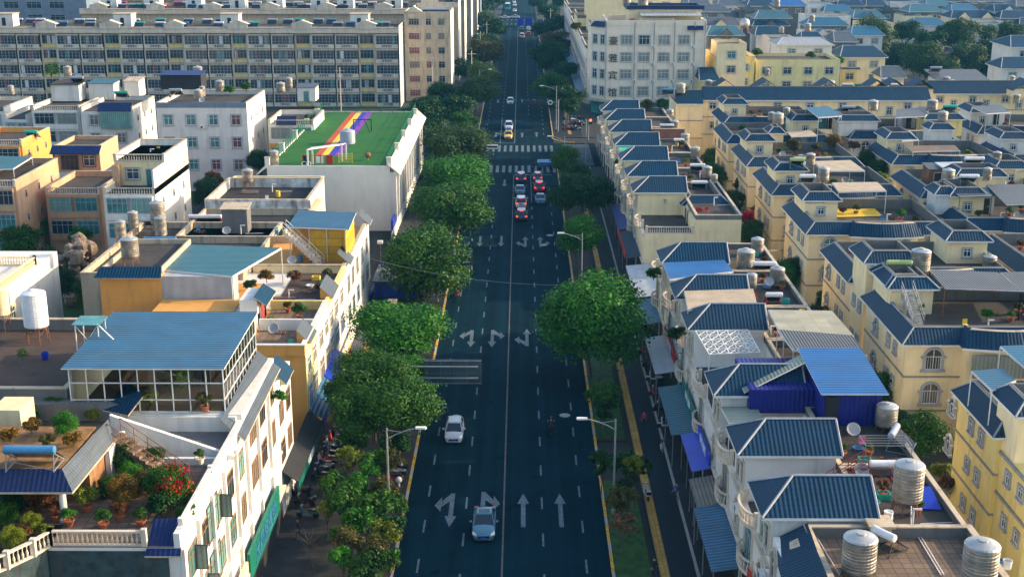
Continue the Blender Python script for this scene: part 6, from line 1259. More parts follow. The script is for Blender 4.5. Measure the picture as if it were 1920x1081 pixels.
# ---- long cream row at mid right
def long_row(px0, px1, py, z, dep, label, roofh=2.2, steps=1, seed=1):
    rg = random.Random(seed); x0, y0 = W(px0, py, z); x1, _ = W(px1, py, z); t = thing('terraced_row', label, 'building', ((x0 + x1) / 2, y0, 0), 'long cream rows behind the villas'); walls(t, x0, x1, y0, y0 + dep, 0, z - .1, 'cream', bands=(z - 3.4, z - 6.8))
    b = MB(); b.poly([(x0, y0 - .6, z), (x1, y0 - .6, z), (x1, y0 + 2.4, z + roofh), (x0, y0 + 2.4, z + roofh)], 'tile'); b.build('roof', t); b = MB(); b.box(x0, x1, y0 - .6, y0 - .45, z - .2, z - .01, 'metal_white'); b.build('eave_board', t)
    b = MB(); b.box(x0, x1, y0 + 2.3, y0 + 2.6, z - .1, z + roofh + .1, 'grey_wall'); b.box(x0, x1, y0 + 2.6, y0 + dep, z - .1, z + .0, 'deck'); b.build('roof_deck', t)
    n = int((x1 - x0) / 6.2)
    for k in range(n):
        xx = x0 + (k + .5) * (x1 - x0) / n
        win(t, xx - 1.2, y0, z - 1.8, 1.3, 1.2, 'F', 'rect', 'trim', 'metal_white', 'glass', 2, 0, True); win(t, xx + 1.6, y0, z - 2.9, 1.0, 1.5, 'F', 'rect', 'trim', 'metal_white', pane(), 2, 0, True); win(t, xx - 1.0, y0, z - 5.6, 1.2, 1.3, 'F', 'rect', 'trim', 'metal_white', 'glass', 2, 0, True); win(t, xx + 1.4, y0, z - 8.4, 1.4, 2.0, 'F', 'arch', 'trim', 'metal_white', 'glass', 2, 0, True)
    return t, x0, x1, y0
long_row(1268, 1318, 194, 10.4, 12, 'short cream end section with blue tiled roof next to the hotel', seed=1); _, lx0, lx1, ly = long_row(1318, 1744, 187, 10.8, 12, 'long cream terraced row with a continuous blue tiled roof strip', seed=2); long_row(1744, 2050, 175, 10.8, 12, 'long cream terraced row at the right edge, stepped back', seed=3)
def small_house(px0, px1, py, z, dep, label, wall='cream', roof='tile', gables=0, hipr=True, group='distant houses upper right', name='house', rise=2.2, roomy=True, floors=2):
    x0, y0 = W(px0, py, z); x1, _ = W(px1, py, z); t = thing(name, label, 'house', ((x0 + x1) / 2, y0, 0), group); walls(t, x0, x1, y0, y0 + dep, 0, z, wall)
    if hipr: hip(t, x0 - .6, x1 + .6, y0 - .6, y0 + dep + .6, z, rise, min(2.5, (x1 - x0) * .2), min(2.5, (x1 - x0) * .2), roof)
    else: parapet(t, x0, x1, y0, y0 + dep, z, .7, wall, 'beige', 'deck')
    for g in range(gables):
        gx = x0 + (x1 - x0) * (g + .5) / gables; b = MB(); b.mesh([(gx - 2.2, y0 - .9, z + .0), (gx + 2.2, y0 - .9, z + .0), (gx, y0 - .9, z + 2.0), (gx - 2.2, y0 + 3, z), (gx + 2.2, y0 + 3, z), (gx, y0 + 3, z + 2.0)], [(0, 1, 2)], wall); b.mesh([(gx - 2.5, y0 - 1.1, z - .2), (gx + 2.5, y0 - 1.1, z - .2), (gx, y0 - 1.1, z + 2.15), (gx - 2.5, y0 + 4, z - .2), (gx + 2.5, y0 + 4, z - .2), (gx, y0 + 4, z + 2.15)], [(1, 4, 5, 2), (3, 0, 2, 5)], roof); b.build('gable', t)
    n = max(1, int((x1 - x0) / 4.5))
    for f in range(floors):
        for k in range(n): win(t, x0 + (x1 - x0) * (k + .5) / n, y0, z - 2.6 - f * 3.3, 1.9, 1.6, 'F', 'rect', 'trim', 'metal_white', pane(), 2, 0, True)
    return t, x0, x1, y0
# mid distance right: yellow houses and others
t, *_ = small_house(1340, 1415, 112, 13, 16, 'orange yellow block behind the hotel with balcony and ladder', 'yellow', hipr=False, floors=3); t, *_ = small_house(1418, 1575, 118, 12, 14, 'lemon yellow block with planted roof edge and lilac curtains', 'pale_yellow', hipr=False, floors=3); small_house(1578, 1660, 107, 11, 12, 'cream house with blue tiled roof beside the lemon yellow block', 'cream')
small_house(1345, 1400, 88, 16, 10, 'cream upper storey with round tank above the orange yellow block', 'cream', hipr=False); small_house(1460, 1560, 84, 14, 10, 'white roof rooms with arched sheet roofs on the lemon block', 'white', 'sheet_white', floors=1, rise=1.4)
small_house(1315, 1345, 150, 9, 12, 'yellow house squeezed beside the hotel', 'yellow'); small_house(1580, 1608, 130, 8, 8, 'small yellow house with slate top below the cream house', 'yellow', 'tile_slate')
small_house(1655, 1695, 145, 8, 8, 'low cream hut with slate roof among the gardens', 'cream', 'tile_slate', floors=1); t, x0, x1, y0 = small_house(1765, 1848, 160, 11.2, 9, 'white panel house with grey sheet roof above the long row', 'white', hipr=False, floors=1); b = MB(); b.slab([(x0 - 1, y0 - 1, 12.0), (x1 + 1, y0 - 1, 12.0), (x1 + 1, y0 + 9.5, 13.4), (x0 - 1, y0 + 9.5, 13.4)], .1, 'sheet_grey'); b.build('sheet_roof', t)
small_house(1898, 1990, 88, 13, 14, 'white house with blue roof at the right edge by the trees', 'white', floors=2); small_house(1880, 1960, 128, 9, 10, 'blue roofed porch house at the right edge', 'white', floors=1)
for k, (px, kk) in enumerate(((1345, 0), (1420, 1), (1532, 1), (1620, 0), (1652, 2), (1700, 0), (1890, 1))): 
    x, y = W(px, 168, 11); t = thing('roof_gable', ('navy gable roofed stair room %s on the long cream row' % ('at its left end', 'behind the first villas', 'left of the steel tank', 'right of the steel tank', 'behind the green heater', 'beside the smoke flue', 'at its far right end')[k]), 'roof gable', (x, y, 10.8), 'gable roofed stair rooms on the long rows'); bbox(t, x - 2.4, x + 2.4, ly + 4, ly + 8, 10.7, 12.4, 'cream'); b = MB(); b.slab([(x - 2.9, ly + 3.5, 12.2), (x, ly + 3.5, 14.2), (x, ly + 8.3, 14.2), (x - 2.9, ly + 8.3, 12.2)], .1, 'tile'); b.slab([(x, ly + 3.5, 14.2), (x + 2.9, ly + 3.5, 12.2), (x + 2.9, ly + 8.3, 12.2), (x, ly + 8.3, 14.2)], .1, 'tile'); b.build('roof', t)
# distant roofs filling the top right
rg = random.Random(21); used_rows = []
dl = ['blue roofed', 'slate roofed', 'white walled', 'grey roofed', 'teal roofed', 'cream walled', 'bright blue roofed']
for row, (py, z, x_a, x_b, st) in enumerate(((78, 10, 1440, 1580, 62), (66, 10, 1320, 1700, 90), (48, 10, 1310, 2000, 100), (34, 11, 1310, 2000, 92), (22, 11, 1300, 2000, 80), (11, 12, 1290, 2000, 56), (2, 12, 1290, 2000, 52), (-8, 12, 1280, 2000, 50))):
    px = x_a + rg.uniform(0, 20); col = 0
    while px < x_b:
        w_ = st * rg.uniform(.55, .95)
        if not (row == 1 and 1600 < px < 1760) and not (row == 2 and 1840 < px < 1900 and 0):
            rf = rg.choice(['tile', 'tile', 'sheet_cyan', 'tile_slate', 'sheet_grey', 'sheet_teal', 'tile', 'sheet_bright', 'tile', 'sheet_cyan']); wl = rg.choice(['white', 'grey_wall', 'cream', 'white', 'grey_wall'])
            rn = {'tile': 'blue tiled', 'sheet_cyan': 'cyan sheet', 'tile_slate': 'slate', 'sheet_grey': 'grey sheet', 'sheet_teal': 'teal', 'sheet_bright': 'bright blue'}[rf]; wn = {'white': 'white', 'cream': 'cream', 'grey_wall': 'grey'}[wl]; g = rg.choice((0, 0, 0, 1, 2)) if row < 5 else 0; hp = rg.random() < .75
            pos = ('row nearest the lemon block', 'second row behind lemon block', 'row behind the tree clump', 'second row beyond tree clump', 'third row beyond tree clump', 'fourth row beyond tree clump', 'row at the top edge', 'row cut by top edge')[row]
            rank = ('first', 'second', 'third', 'fourth', 'fifth', 'sixth', 'seventh', 'eighth', 'ninth', 'tenth', 'eleventh', 'twelfth', 'thirteenth', 'fourteenth')[min(col, 13)]
            small_house(px, px + w_, py, z + rg.uniform(-1.5, 1.5), rg.uniform(9, 13), f'{wn} house, {rn} roof, {rank} from left, {pos}', wl, rf, g, hp, floors=2 if row < 4 else 1)
        px += st; col += 1
# ---------------------------------------------------------------- water tanks and heaters on roofs
def tpx(px, py, z, r, h, label, stand=.6, mat='steel'): x, y = W(px, py, z); return tank(x, y, z, r, h, label, stand, mat)
for a in (
 (1608, 1076, 9.35, .98, 2.0, 'ribbed steel tank with a dished lid on the nearest tiled terrace', .35), (1832, 1110, 9.35, .98, 2.4, 'ribbed steel tank with open hatch at the bottom right corner', .6), (1698, 960, 9.25, .95, 2.3, 'tallest ribbed steel tank beside the white heater and orange frame', 1.0), (1660, 805, 9.25, .8, 1.5, 'beige steel tank standing by the deep blue shed', .4),
 (1397, 508, 9.2, .95, 1.9, 'wide steel tank on the terrace behind the bright blue canopy', .3), (1419, 478, 9.2, .72, 1.7, 'slim steel tank in the corner of the alley side terrace', .1), (1456, 538, 9.2, .75, 1.7, 'steel tank beside the red and white heater', .3), (1408, 546, 9.2, .55, 1.4, 'thin steel tank in front of the red heater', .4),
 (1325, 335, 9.0, .72, 1.5, 'steel tank on the gable wall house terrace', .2), (1338, 350, 9.0, .5, 1.5, 'narrow steel tank next to the gable wall house tank', .2), (1303, 300, 8.8, .72, 1.7, 'steel tank on the second terrace past the alley', .2), (1284, 274, 8.8, .72, 1.7, 'steel tank on the third terrace past the alley', .2), (1265, 246, 8.8, .7, 1.6, 'steel tank beside the red heater frame near the brick parapet', .2), (1256, 218, 9, .7, 1.2, 'short steel tank behind the brick parapet', 0), (1276, 176, 12, .9, 1.7, 'steel tank on the short end section of the long row', .2), (1328, 168, 12, .7, 1.6, 'steel tank where the long row begins', .2),
 (1543, 342, 12.6, .72, 1.6, 'steel tank beside the front beige pergola roof', .3), (1519, 312, 12.6, .62, 1.4, 'steel tank on the block behind the front pergola', .3), (1777, 343, 12.4, .8, 1.5, 'steel tank next to the navy tiled collar of the right villa', .2), (1850, 340, 12.6, .55, 1.5, 'slim steel tank right of the white heater with dots', .2), (1868, 306, 12.4, .6, 1.2, 'steel tank behind the white heater with dots', .3), (1724, 510, 12.4, .95, 1.9, 'big steel tank behind the green heater', .2), (1854, 503, 10, .72, 1.0, 'low steel tank before the arched window villa', .3),
 (1636, 210, 11, .9, 1.6, 'steel tank above the wide white roof block', .4), (1747, 208, 13, .9, 1.6, 'steel tank left of the teal heater', .2), (1767, 228, 12.8, .8, 1.4, 'steel tank on the red door tower', .2), (1458, 236, 12.2, .9, 1.7, 'front steel tank in the cluster above the gold plants', .3), (1474, 220, 12.2, .6, 1.3, 'slim steel tank in the cluster above the gold plants', .3), (1446, 228, 12.2, .6, 1.3, 'small steel tank left in the cluster above the gold plants', .2), (1896, 158, 11, .7, 1.5, 'steel tank on the far right long row', .2), (1557, 168, 11, .8, 1.5, 'steel tank on the long row right of centre', .2), (1658, 164, 11, .8, 1.5, 'steel tank beside the gable on the long row', .2), (1774, 160, 11, .7, 1.5, 'steel tank by the white panel house', .2), (1905, 195, 12, .6, 1.4, 'steel tank at the right edge below the long row', .3), (1785, 165, 11, .6, 1.4, 'second steel tank by the white panel house', .2),
 (1438, 144, 11, .6, 1.4, 'steel tank before the lemon yellow block', .3), (1514, 60, 14, .9, 2.0, 'steel tank on the arched sheet roofs', .2), (1465, 63, 14, .7, 1.5, 'steel tank left of the arched sheet roofs', .2), (1522, 42, 12, .9, 2.0, 'steel tank beside a cyan roof', .2), (1456, 14, 14, 1.1, 2.4, 'large far steel tank near the top edge', .2),
 (246, 497, 13.0, .85, 1.7, 'squat steel tank nearest on the orange penthouse roof', .9), (229, 462, 9.7, .6, 1.9, 'slim steel tank left of the cluttered roof', 1.0), (252, 440, 9.7, .6, 1.7, 'slim steel tank with pointed lid behind the others', 1.0), (298, 430, 9.7, .9, 2.4, 'largest steel tank in the cluttered roof cluster', .8), (303, 446, 9.7, .68, 2.0, 'narrow steel tank in front of the largest one', .4), (466, 357, 9.5, .75, 1.5, 'steel tank on a stand before the blank gable wall', 1.3), (515, 311, 9.6, .68, 2.0, 'steel tank at the corner of the green play roof', .2),
 (372, 152, 15, .9, 1.6, 'steel tank above the dark brick roof room', 1.0), (373, 188, 15, .8, 1.5, 'front steel tank on the flats roof', .2), (413, 172, 15, .8, 1.7, 'steel tank on the flats roof by the vines', .2), (380, 182, 15, .5, 1.6, 'slim steel tank between two on the flats roof', .2), (527, 178, 11, .9, 1.6, 'pair tank left on the small white house', .7), (543, 170, 11, .7, 1.8, 'pair tank right on the small white house', .7), (128, 145, 14, .8, 1.7, 'beige steel tank beside the palm on the left rooftop', .4), (22, 178, 12, .6, 1.5, 'steel tank at the far left rooftop', .2), (1175, 12, 24, 1.0, 2.0, 'steel tank behind the hotel roof', .2)):
    tpx(*a)
tpx(72, 640, 14.25, .92, 2.6, 'battered white painted tank with open top on the dark roof', 1.3, 'tank_white'); tpx(8, 620, 14.25, .6, 2.0, 'cream plastic tank on a rusty tower at the left edge', 1.4, 'cream')
x, y = W(1396, 52, 17.5); t = thing('sphere_tank', 'shiny round sphere tank on the orange yellow block', 'water tank', (x, y, 16)); b = MB(); b.lathe([(.1, -1.3)] + [(1.3 * math.sin(math.pi * k / 10), -1.3 * math.cos(math.pi * k / 10)) for k in range(1, 10)] + [(.1, 1.3)], 'steel_plain', 18, (x, y, 18.6)); b.build('body', t, smooth=True); b = MB(); [b.bar((x + dx, y + dy, 16), (x + dx * .7, y + dy * .7, 18), .08, 'rust') for dx in (-1, 1) for dy in (-1, 1)]; b.build('stand', t)
def hpx(px, py, z, label, mat='tank_white', frame='galv', rz=math.pi, L=2.0): x, y = W(px, py, z); return heater(x, y, z, label, rz, L, mat, frame)
for a in (
 (1652, 900, 9.25, 'white solar heater on an orange frame beside the tallest tank', 'tank_white', 'iron_red', math.pi, 1.8), (1655, 1035, 9.35, 'white solar heater drum behind the dished lid tank', 'tank_white', 'iron', 2.2, 1.6), (1675, 838, 9.25, 'solar heater with a lilac end cap by the deep blue shed', 'tank_grey', 'galv', 1.1, 2.2),
 (1432, 515, 9.2, 'white solar heater with red lettering and red frame', 'tank_white', 'iron_red', math.pi, 2.4), (1450, 575, 9.2, 'white solar heater lying along the red frame terrace', 'tank_white', 'iron_red', math.pi, 1.6), (1307, 325, 9.0, 'white solar heater on the gable wall house terrace', 'tank_white', 'galv', math.pi, 2.2), (1310, 358, 9.0, 'white solar heater at the front of the gable wall house terrace', 'tank_white', 'galv', math.pi, 2.2), (1250, 248, 8.8, 'white solar heater on a red frame by the brick parapet', 'tank_white', 'iron_red', math.pi, 2.4), (1272, 276, 8.8, 'small white solar heater on the third terrace past the alley', 'tank_white', 'galv', math.pi, 1.6), (1252, 180, 12, 'blue solar heater on the short end section', 'tank_blue', 'galv', math.pi, 2.4),
 (1513, 348, 12.6, 'white solar heater on the front collar block', 'tank_white', 'galv', math.pi, 2.0), (1494, 316, 12.6, 'lime green solar heater on the second collar block', 'tank_lime', 'galv', math.pi, 2.0), (1684, 515, 12.4, 'lime green solar heater behind the stair ladder', 'tank_lime', 'galv', math.pi, 2.4), (1825, 314, 12.8, 'white solar heater with red dots', 'tank_white', 'galv', math.pi, 2.6), (1815, 348, 12.6, 'white solar heater on the navy collar block', 'tank_white', 'galv', math.pi, 2.4), (1780, 213, 13, 'teal solar heater on the yellow roof block', 'tank_green', 'galv', math.pi, 2.4), (1614, 170, 11, 'green tank heater on the long row', 'tank_green', 'galv', math.pi, 2.6), (1680, 170, 11, 'white heater right on the long row', 'tank_white', 'galv', math.pi, 2.4), (1588, 170, 11, 'white heater left on the long row', 'tank_white', 'galv', math.pi, 2.2), (1754, 138, 13, 'grey heater in front of the white panel house', 'tank_grey', 'galv', math.pi, 2.4), (1590, 214, 12.6, 'dark heater on the wide white roof block', 'tank_grey', 'iron', math.pi, 2.2),
 (60, 880, 15.6, 'blue solar heater lying on the planted pavilion roof', 'tank_blue', 'galv', math.pi, 2.9), (302, 468, 9.7, 'blue solar heater on a bright blue frame', 'tank_blue', 'iron_blue', math.pi, 3.6), (282, 430, 9.7, 'white solar heater half hidden by the largest tank', 'tank_white', 'iron_blue', math.pi, 2.0), (386, 424, 9.0, 'white solar heater on a crimson frame beside the cistern', 'tank_white', 'iron_red', math.pi, 4.0), (330, 182, 15, 'dark solar heater on the flats roof', 'tank_grey', 'iron', math.pi, 2.2), (228, 186, 13, 'green solar heater by the turquoise bay house', 'tank_green', 'galv', math.pi, 2.4), (145, 158, 15.4, 'grey solar heater on the slab top roof room', 'tank_grey', 'iron', math.pi, 2.4), (60, 262, 12.2, 'turquoise heater on the left edge roof', 'tank_green', 'galv', math.pi, 2.0)):
    hpx(*a)
# ---------------------------------------------------------------- street trees
for a in (
 (748, 622, 100, 'broad bright green street tree left of the road, in front of the grass', 'big', 'leaf_bright', 5.6, .62), (702, 715, 86, 'upper part of the big leafy clump left of the road sign', 'big2', 'leaf', 6.0, .75), (742, 762, 92, 'dark leafy tree beside the white hatchback', 'big', 'leaf', 5.0, .75), (672, 768, 60, 'rounded tree against the pavement left of the big clump', 'big2', 'leaf', 5.2, .9),
 (796, 492, 86, 'round street tree just below the park path', 'big2', 'leaf', 5.2, .9), (846, 395, 84, 'full street tree left of the queue of cars', 'big', 'leaf', 5.2, .72), (852, 335, 74, 'lighter street tree behind the one beside the queue', 'big2', 'leaf_bright', 5.4, .62), (858, 276, 72, 'grey green street tree at the left corner of the junction', 'big2', 'leaf_grey', 5.4, .62), (806, 245, 36, 'small dark tree behind the junction corner tree', 'far', 'leaf_dark', 5, .8),
 (792, 208, 46, 'dark tree at the end of the green roof', 'mid', 'leaf_dark', 5.5, .7), (852, 205, 42, 'street tree above the junction, left kerb', 'mid2', 'leaf_dark', 5.5, .8), (893, 168, 42, 'bushy tree beside the white van lane', 'mid', 'leaf_grey', 5.5, .75), (905, 138, 36, 'tree below the far utility pole', 'mid2', 'leaf_grey', 5.5, .75), (912, 98, 36, 'round tree left of the avenue, yellowish top', 'far', 'leaf_olive', 6, .8), (908, 78, 30, 'tree near the first far utility pole', 'far2', 'leaf_grey', 6, .8), (925, 52, 28, 'dark tree left below the far junction', 'far', 'leaf_dark', 6, .8), (905, 34, 24, 'tree left at the far junction', 'far2', 'leaf_grey', 6, .8), (905, 8, 26, 'tree at the top edge left of the avenue', 'far', 'leaf_dark', 6, .8), (928, 3, 22, 'second tree at the top edge left of the avenue', 'far2', 'leaf_dark', 6, .8),
 (1112, 605, 112, 'huge bright green tree overhanging the right lanes', 'big', 'leaf_bright', 6.0, .92), (775, 705, 50, 'bright tree between the road sign and the broad green tree', 'mid', 'leaf_bright', 4.6, .8), (648, 735, 42, 'tree hugging the left pavement edge', 'mid2', 'leaf', 4.6, .9), (770, 250, 34, 'dark tree beside the far end of the green roof building', 'mid2', 'leaf_dark', 5, .9), (826, 178, 34, 'tree behind the end of the green roof, by the pole', 'mid', 'leaf_dark', 5, .8), (870, 232, 34, 'tree between the grey green one and the avenue', 'mid2', 'leaf', 5, .8), (876, 130, 30, 'tree behind the avenue trees on the left', 'far', 'leaf_dark', 5, .8), (1090, 330, 30, 'dark tree filling the gap by the junction corner', 'mid', 'leaf_dark', 5, 1.0), (1060, 130, 26, 'dark tree behind the bright topped one', 'far2', 'leaf_dark', 5, .8), (1134, 742, 40, 'small dark tree under the huge green tree', 'small', 'leaf', 3.2, .9), (1082, 440, 44, 'round green tree behind the white street lamp', 'mid', 'leaf_bright', 4.6, .95), (1072, 362, 46, 'very dark tree beside the waiting cars', 'mid2', 'leaf_dark', 5, .95), (1112, 362, 42, 'very dark tree against the row houses', 'mid', 'leaf_dark', 5, .9), (1064, 300, 30, 'tall tree at the right corner of the junction', 'mid', 'leaf', 5.5, 1.1),
 (1062, 188, 40, 'dark tree behind the traffic signals', 'mid2', 'leaf_dark', 5.5, .85), (1040, 162, 38, 'bright topped tree above the traffic signals', 'mid', 'leaf', 5.5, .8), (1028, 108, 42, 'large dark tree right of the avenue', 'mid2', 'leaf_dark', 6, .9), (1040, 78, 30, 'yellowish topped tree right of the avenue', 'far', 'leaf_olive', 6, .8), (1022, 52, 28, 'tree right of the blue overhead signs', 'far2', 'leaf_dark', 6, .8), (1045, 45, 24, 'tree behind the blue overhead signs', 'far', 'leaf_dark', 6, .8), (1030, 22, 26, 'tree right at the far junction', 'far2', 'leaf_dark', 6, .8), (1010, 3, 20, 'tree at the top edge right of the avenue', 'far', 'leaf_dark', 6, .8), (1050, 2, 20, 'second tree at the top edge right of the avenue', 'far2', 'leaf_dark', 6, .8)):
    px, py, r_, lab, kd, mt, zc, hs = a; tree(px, py, r_, lab, kd, mt, zc, hs)
for a in (  # saplings in the left bed
 (655, 858, 28, 'small sapling with pale leaves on the left pavement bed', 'leaf_yellow', 3.2), (688, 880, 26, 'sapling beside the pale one on the left bed', 'leaf_bright', 3.0), (735, 862, 26, 'olive sapling by the left lamp post', 'leaf_olive', 3.0), (640, 935, 40, 'wide sapling above the parked scooters', 'leaf', 3.2), (612, 952, 22, 'low branch sapling next to the black scooters', 'leaf_yellow', 2.8), (700, 948, 44, 'dense dark sapling before the kerb', 'leaf', 3.0), (735, 985, 32, 'dark green sapling touching the kerb', 'leaf_dark', 2.8), (652, 1010, 34, 'yellowish sapling right of the bare twig tree', 'leaf_olive', 3.0), (700, 1030, 34, 'rusty leaved sapling near the bottom edge', 'leaf_olive', 3.0), (668, 1062, 26, 'green sapling at the bottom edge', 'leaf', 2.6), (632, 1000, 20, 'small leafy sapling left of the yellowish one', 'leaf', 2.8)):
    px, py, r_, lab, mt, zc = a; tree(px, py, r_, lab, 'small' if r_ > 30 else 'small2', mt, zc, .95, group='saplings in the planting beds', name='sapling')
for a in ((1178, 880, 44, 'dark sapling right of the lower street lamp', 'leaf_dark', 3.4), (1190, 868, 22, 'bright green lit tip of the sapling by the tactile path', 'leaf_yellow', 4.4), (1128, 868, 30, 'dark sapling left of the lower street lamp', 'leaf_dark', 3.0), (1165, 935, 34, 'sparse sapling behind the lamp pole', 'leaf_olive', 3.0), (1132, 768, 26, 'low dark shrub tree near the right kerb', 'leaf_dark', 2.6), (1168, 985, 30, 'bare twiggy sapling near the bottom of the right bed', 'twigs', 2.8)):
    px, py, r_, lab, mt, zc = a; tree(px, py, r_, lab, 'small2' if mt not in ('twigs',) else 'thin', mt, zc, 1.0, group='saplings in the planting beds', name='sapling')
bt = thing('bare_tree', 'bare branched little tree on the left pavement', 'tree', (*W(590, 1075, 0), .12)); x, y = W(590, 1075, .1); b = MB(); b.bar((x, y, .1), (x - .3, y + .1, 2.2), .06, 'bark', 6, .04)
for k in range(16): a = k * 1.13; e = rnd.uniform(.5, 1.1); b.bar((x - .3, y + .1, 2.1 + .02 * k), (x - .3 + e * math.cos(a), y + .1 + e * math.sin(a), 2.6 + rnd.uniform(0, .9)), .022, 'bark', 4, .006)
b.build('branch', bt)
for a in (
 (1642, 68, 46, 'grey green tree left in the upper right tree clump', 'mid', 'leaf_grey', 9), (1700, 60, 30, 'dark tree between the clump trees', 'far', 'leaf_dark', 9), (1685, 108, 40, 'very dark tree low in the upper right clump', 'mid2', 'leaf_dark', 6), (1735, 110, 44, 'lighter green tree in front of the clump', 'mid', 'leaf_grey', 7), (1790, 65, 44, 'tall grey green tree in the middle of the clump', 'mid2', 'leaf_grey', 10), (1812, 110, 40, 'green tree right in the clump', 'mid', 'leaf_grey', 7), (1745, 75, 34, 'dark tree behind the lighter green one', 'far2', 'leaf_dark', 9), (1862, 95, 34, 'dark tree by the white house at the right', 'far', 'leaf_dark', 7), (1860, 128, 32, 'deep green tree above the long row', 'far2', 'leaf_dark', 6), (1895, 62, 30, 'tree at the right edge of the clump', 'far', 'leaf_grey', 8), (1580, 42, 26, 'small green tree left of the clump', 'far', 'leaf_dark', 8), (1850, 60, 24, 'tree top against white houses', 'far2', 'leaf_grey', 9), (1632, 138, 20, 'bright bush beside the cream house', 'far', 'leaf_bright', 4), (1770, 130, 36, 'tree foot foliage before the clump', 'far', 'leaf_grey', 5), (1715, 20, 14, 'small far tree at the top right', 'far2', 'leaf_dark', 9), (1915, 110, 26, 'tree cut by the right frame edge', 'far', 'leaf_dark', 7)):
    px, py, r_, lab, kd, mt, zc = a; tree(px, py, r_, lab, kd, mt, zc, .85, group='trees in the upper right clump', name='broadleaf_tree')
for a in (  # garden trees among houses
 (1410, 408, 24, 'pink flowering bougainvillea beside the alley', 'flower_pink', 3, 'small'), (1425, 395, 18, 'green bush behind the pink bougainvillea', 'leaf_bright', 3, 'small'), (1482, 505, 30, 'dark green bush between row houses and villas', 'leaf_dark', 4, 'mid'), (1545, 560, 22, 'green bush below the two level villa', 'leaf_dark', 3, 'mid'), (1728, 812, 50, 'green bush under the arched window villa', 'leaf', 3, 'mid'), (1765, 880, 22, 'yellow green shrub by the yellow villa', 'leaf_yellow', 2, 'small'), (1780, 905, 22, 'rust coloured shrub along the yellow villa', 'leaf_rust', 2, 'small'), (1700, 790, 30, 'dark bush behind the beige tank', 'leaf_dark', 3, 'small'), (1625, 300, 28, 'feathery green tree between villa columns', 'leaf', 8, 'mid'), (1645, 318, 24, 'dark palm like tree between villa columns', 'leaf_dark', 8, 'mid'), (1650, 338, 22, 'bright green tree right of the beige pergola', 'leaf_yellow', 8, 'small'), (1390, 345, 18, 'thin tree behind the row house tanks', 'leaf_dark', 5, 'small'), (1352, 330, 16, 'small tree beside the far row terraces', 'leaf', 4, 'small'), (1398, 440, 14, 'rusty shrub in the lane by the bougainvillea', 'leaf_rust', 2, 'small'),
 (385, 360, 34, 'dark garden tree beside the sunlit white wall', 'leaf_dark', 4, 'mid'), (400, 335, 20, 'purple leaved tree before the grey flats', 'leaf_rust', 5, 'small'), (340, 405, 18, 'bush at the foot of the sunlit white wall', 'leaf_dark', 2, 'small'), (488, 300, 26, 'dark tree left of the green play roof', 'leaf_dark', 6, 'mid'), (40, 452, 44, 'leafy tree in the left garden', 'leaf', 4, 'mid2'), (85, 490, 34, 'second leafy tree in the left garden', 'leaf_dark', 4, 'mid'), (150, 440, 24, 'bush before the peach house', 'leaf_bright', 4, 'small'), (110, 535, 40, 'dark foliage at the foot of the rockery', 'leaf_dark', 4, 'mid2'), (165, 545, 34, 'green foliage right of the rockery foot', 'leaf', 5, 'mid'), (205, 490, 22, 'dark netted bush beside the tank roof', 'leaf_dark', 6, 'small'), (230, 520, 18, 'green bush under the orange wall', 'leaf', 5, 'small'), (75, 425, 24, 'tree top beside the brown orange house', 'leaf_bright', 4, 'small')):
    px, py, r_, lab, mt, zc, kd = a; tree(px, py, r_, lab, kd, mt, zc, .9, group='garden trees between the houses', name='garden_tree')
# rockery in the left garden
x, y = W(150, 510, 3); rk = thing('rockery', 'tan rock pile standing in the left garden', 'rockery', (x, y, 0)); rg = random.Random(4); b = MB()
for k in range(70):
    cx, cy, cz, s_ = x + rg.gauss(0, 2.2), y + rg.gauss(0, 2.0), rg.uniform(.3, 6.5), rg.uniform(.5, 1.1); cx = x + (cx - x) * (1.3 - cz / 7); b.lathe([(.05, -s_)] + [(s_ * rg.uniform(.5, 1.0), s_ * q) for q in (-.6, -.2, .2, .6)] + [(.05, s_)], 'rock', 6, (cx, cy, cz))
b.build('rocks', rk)['kind'] = 'stuff'
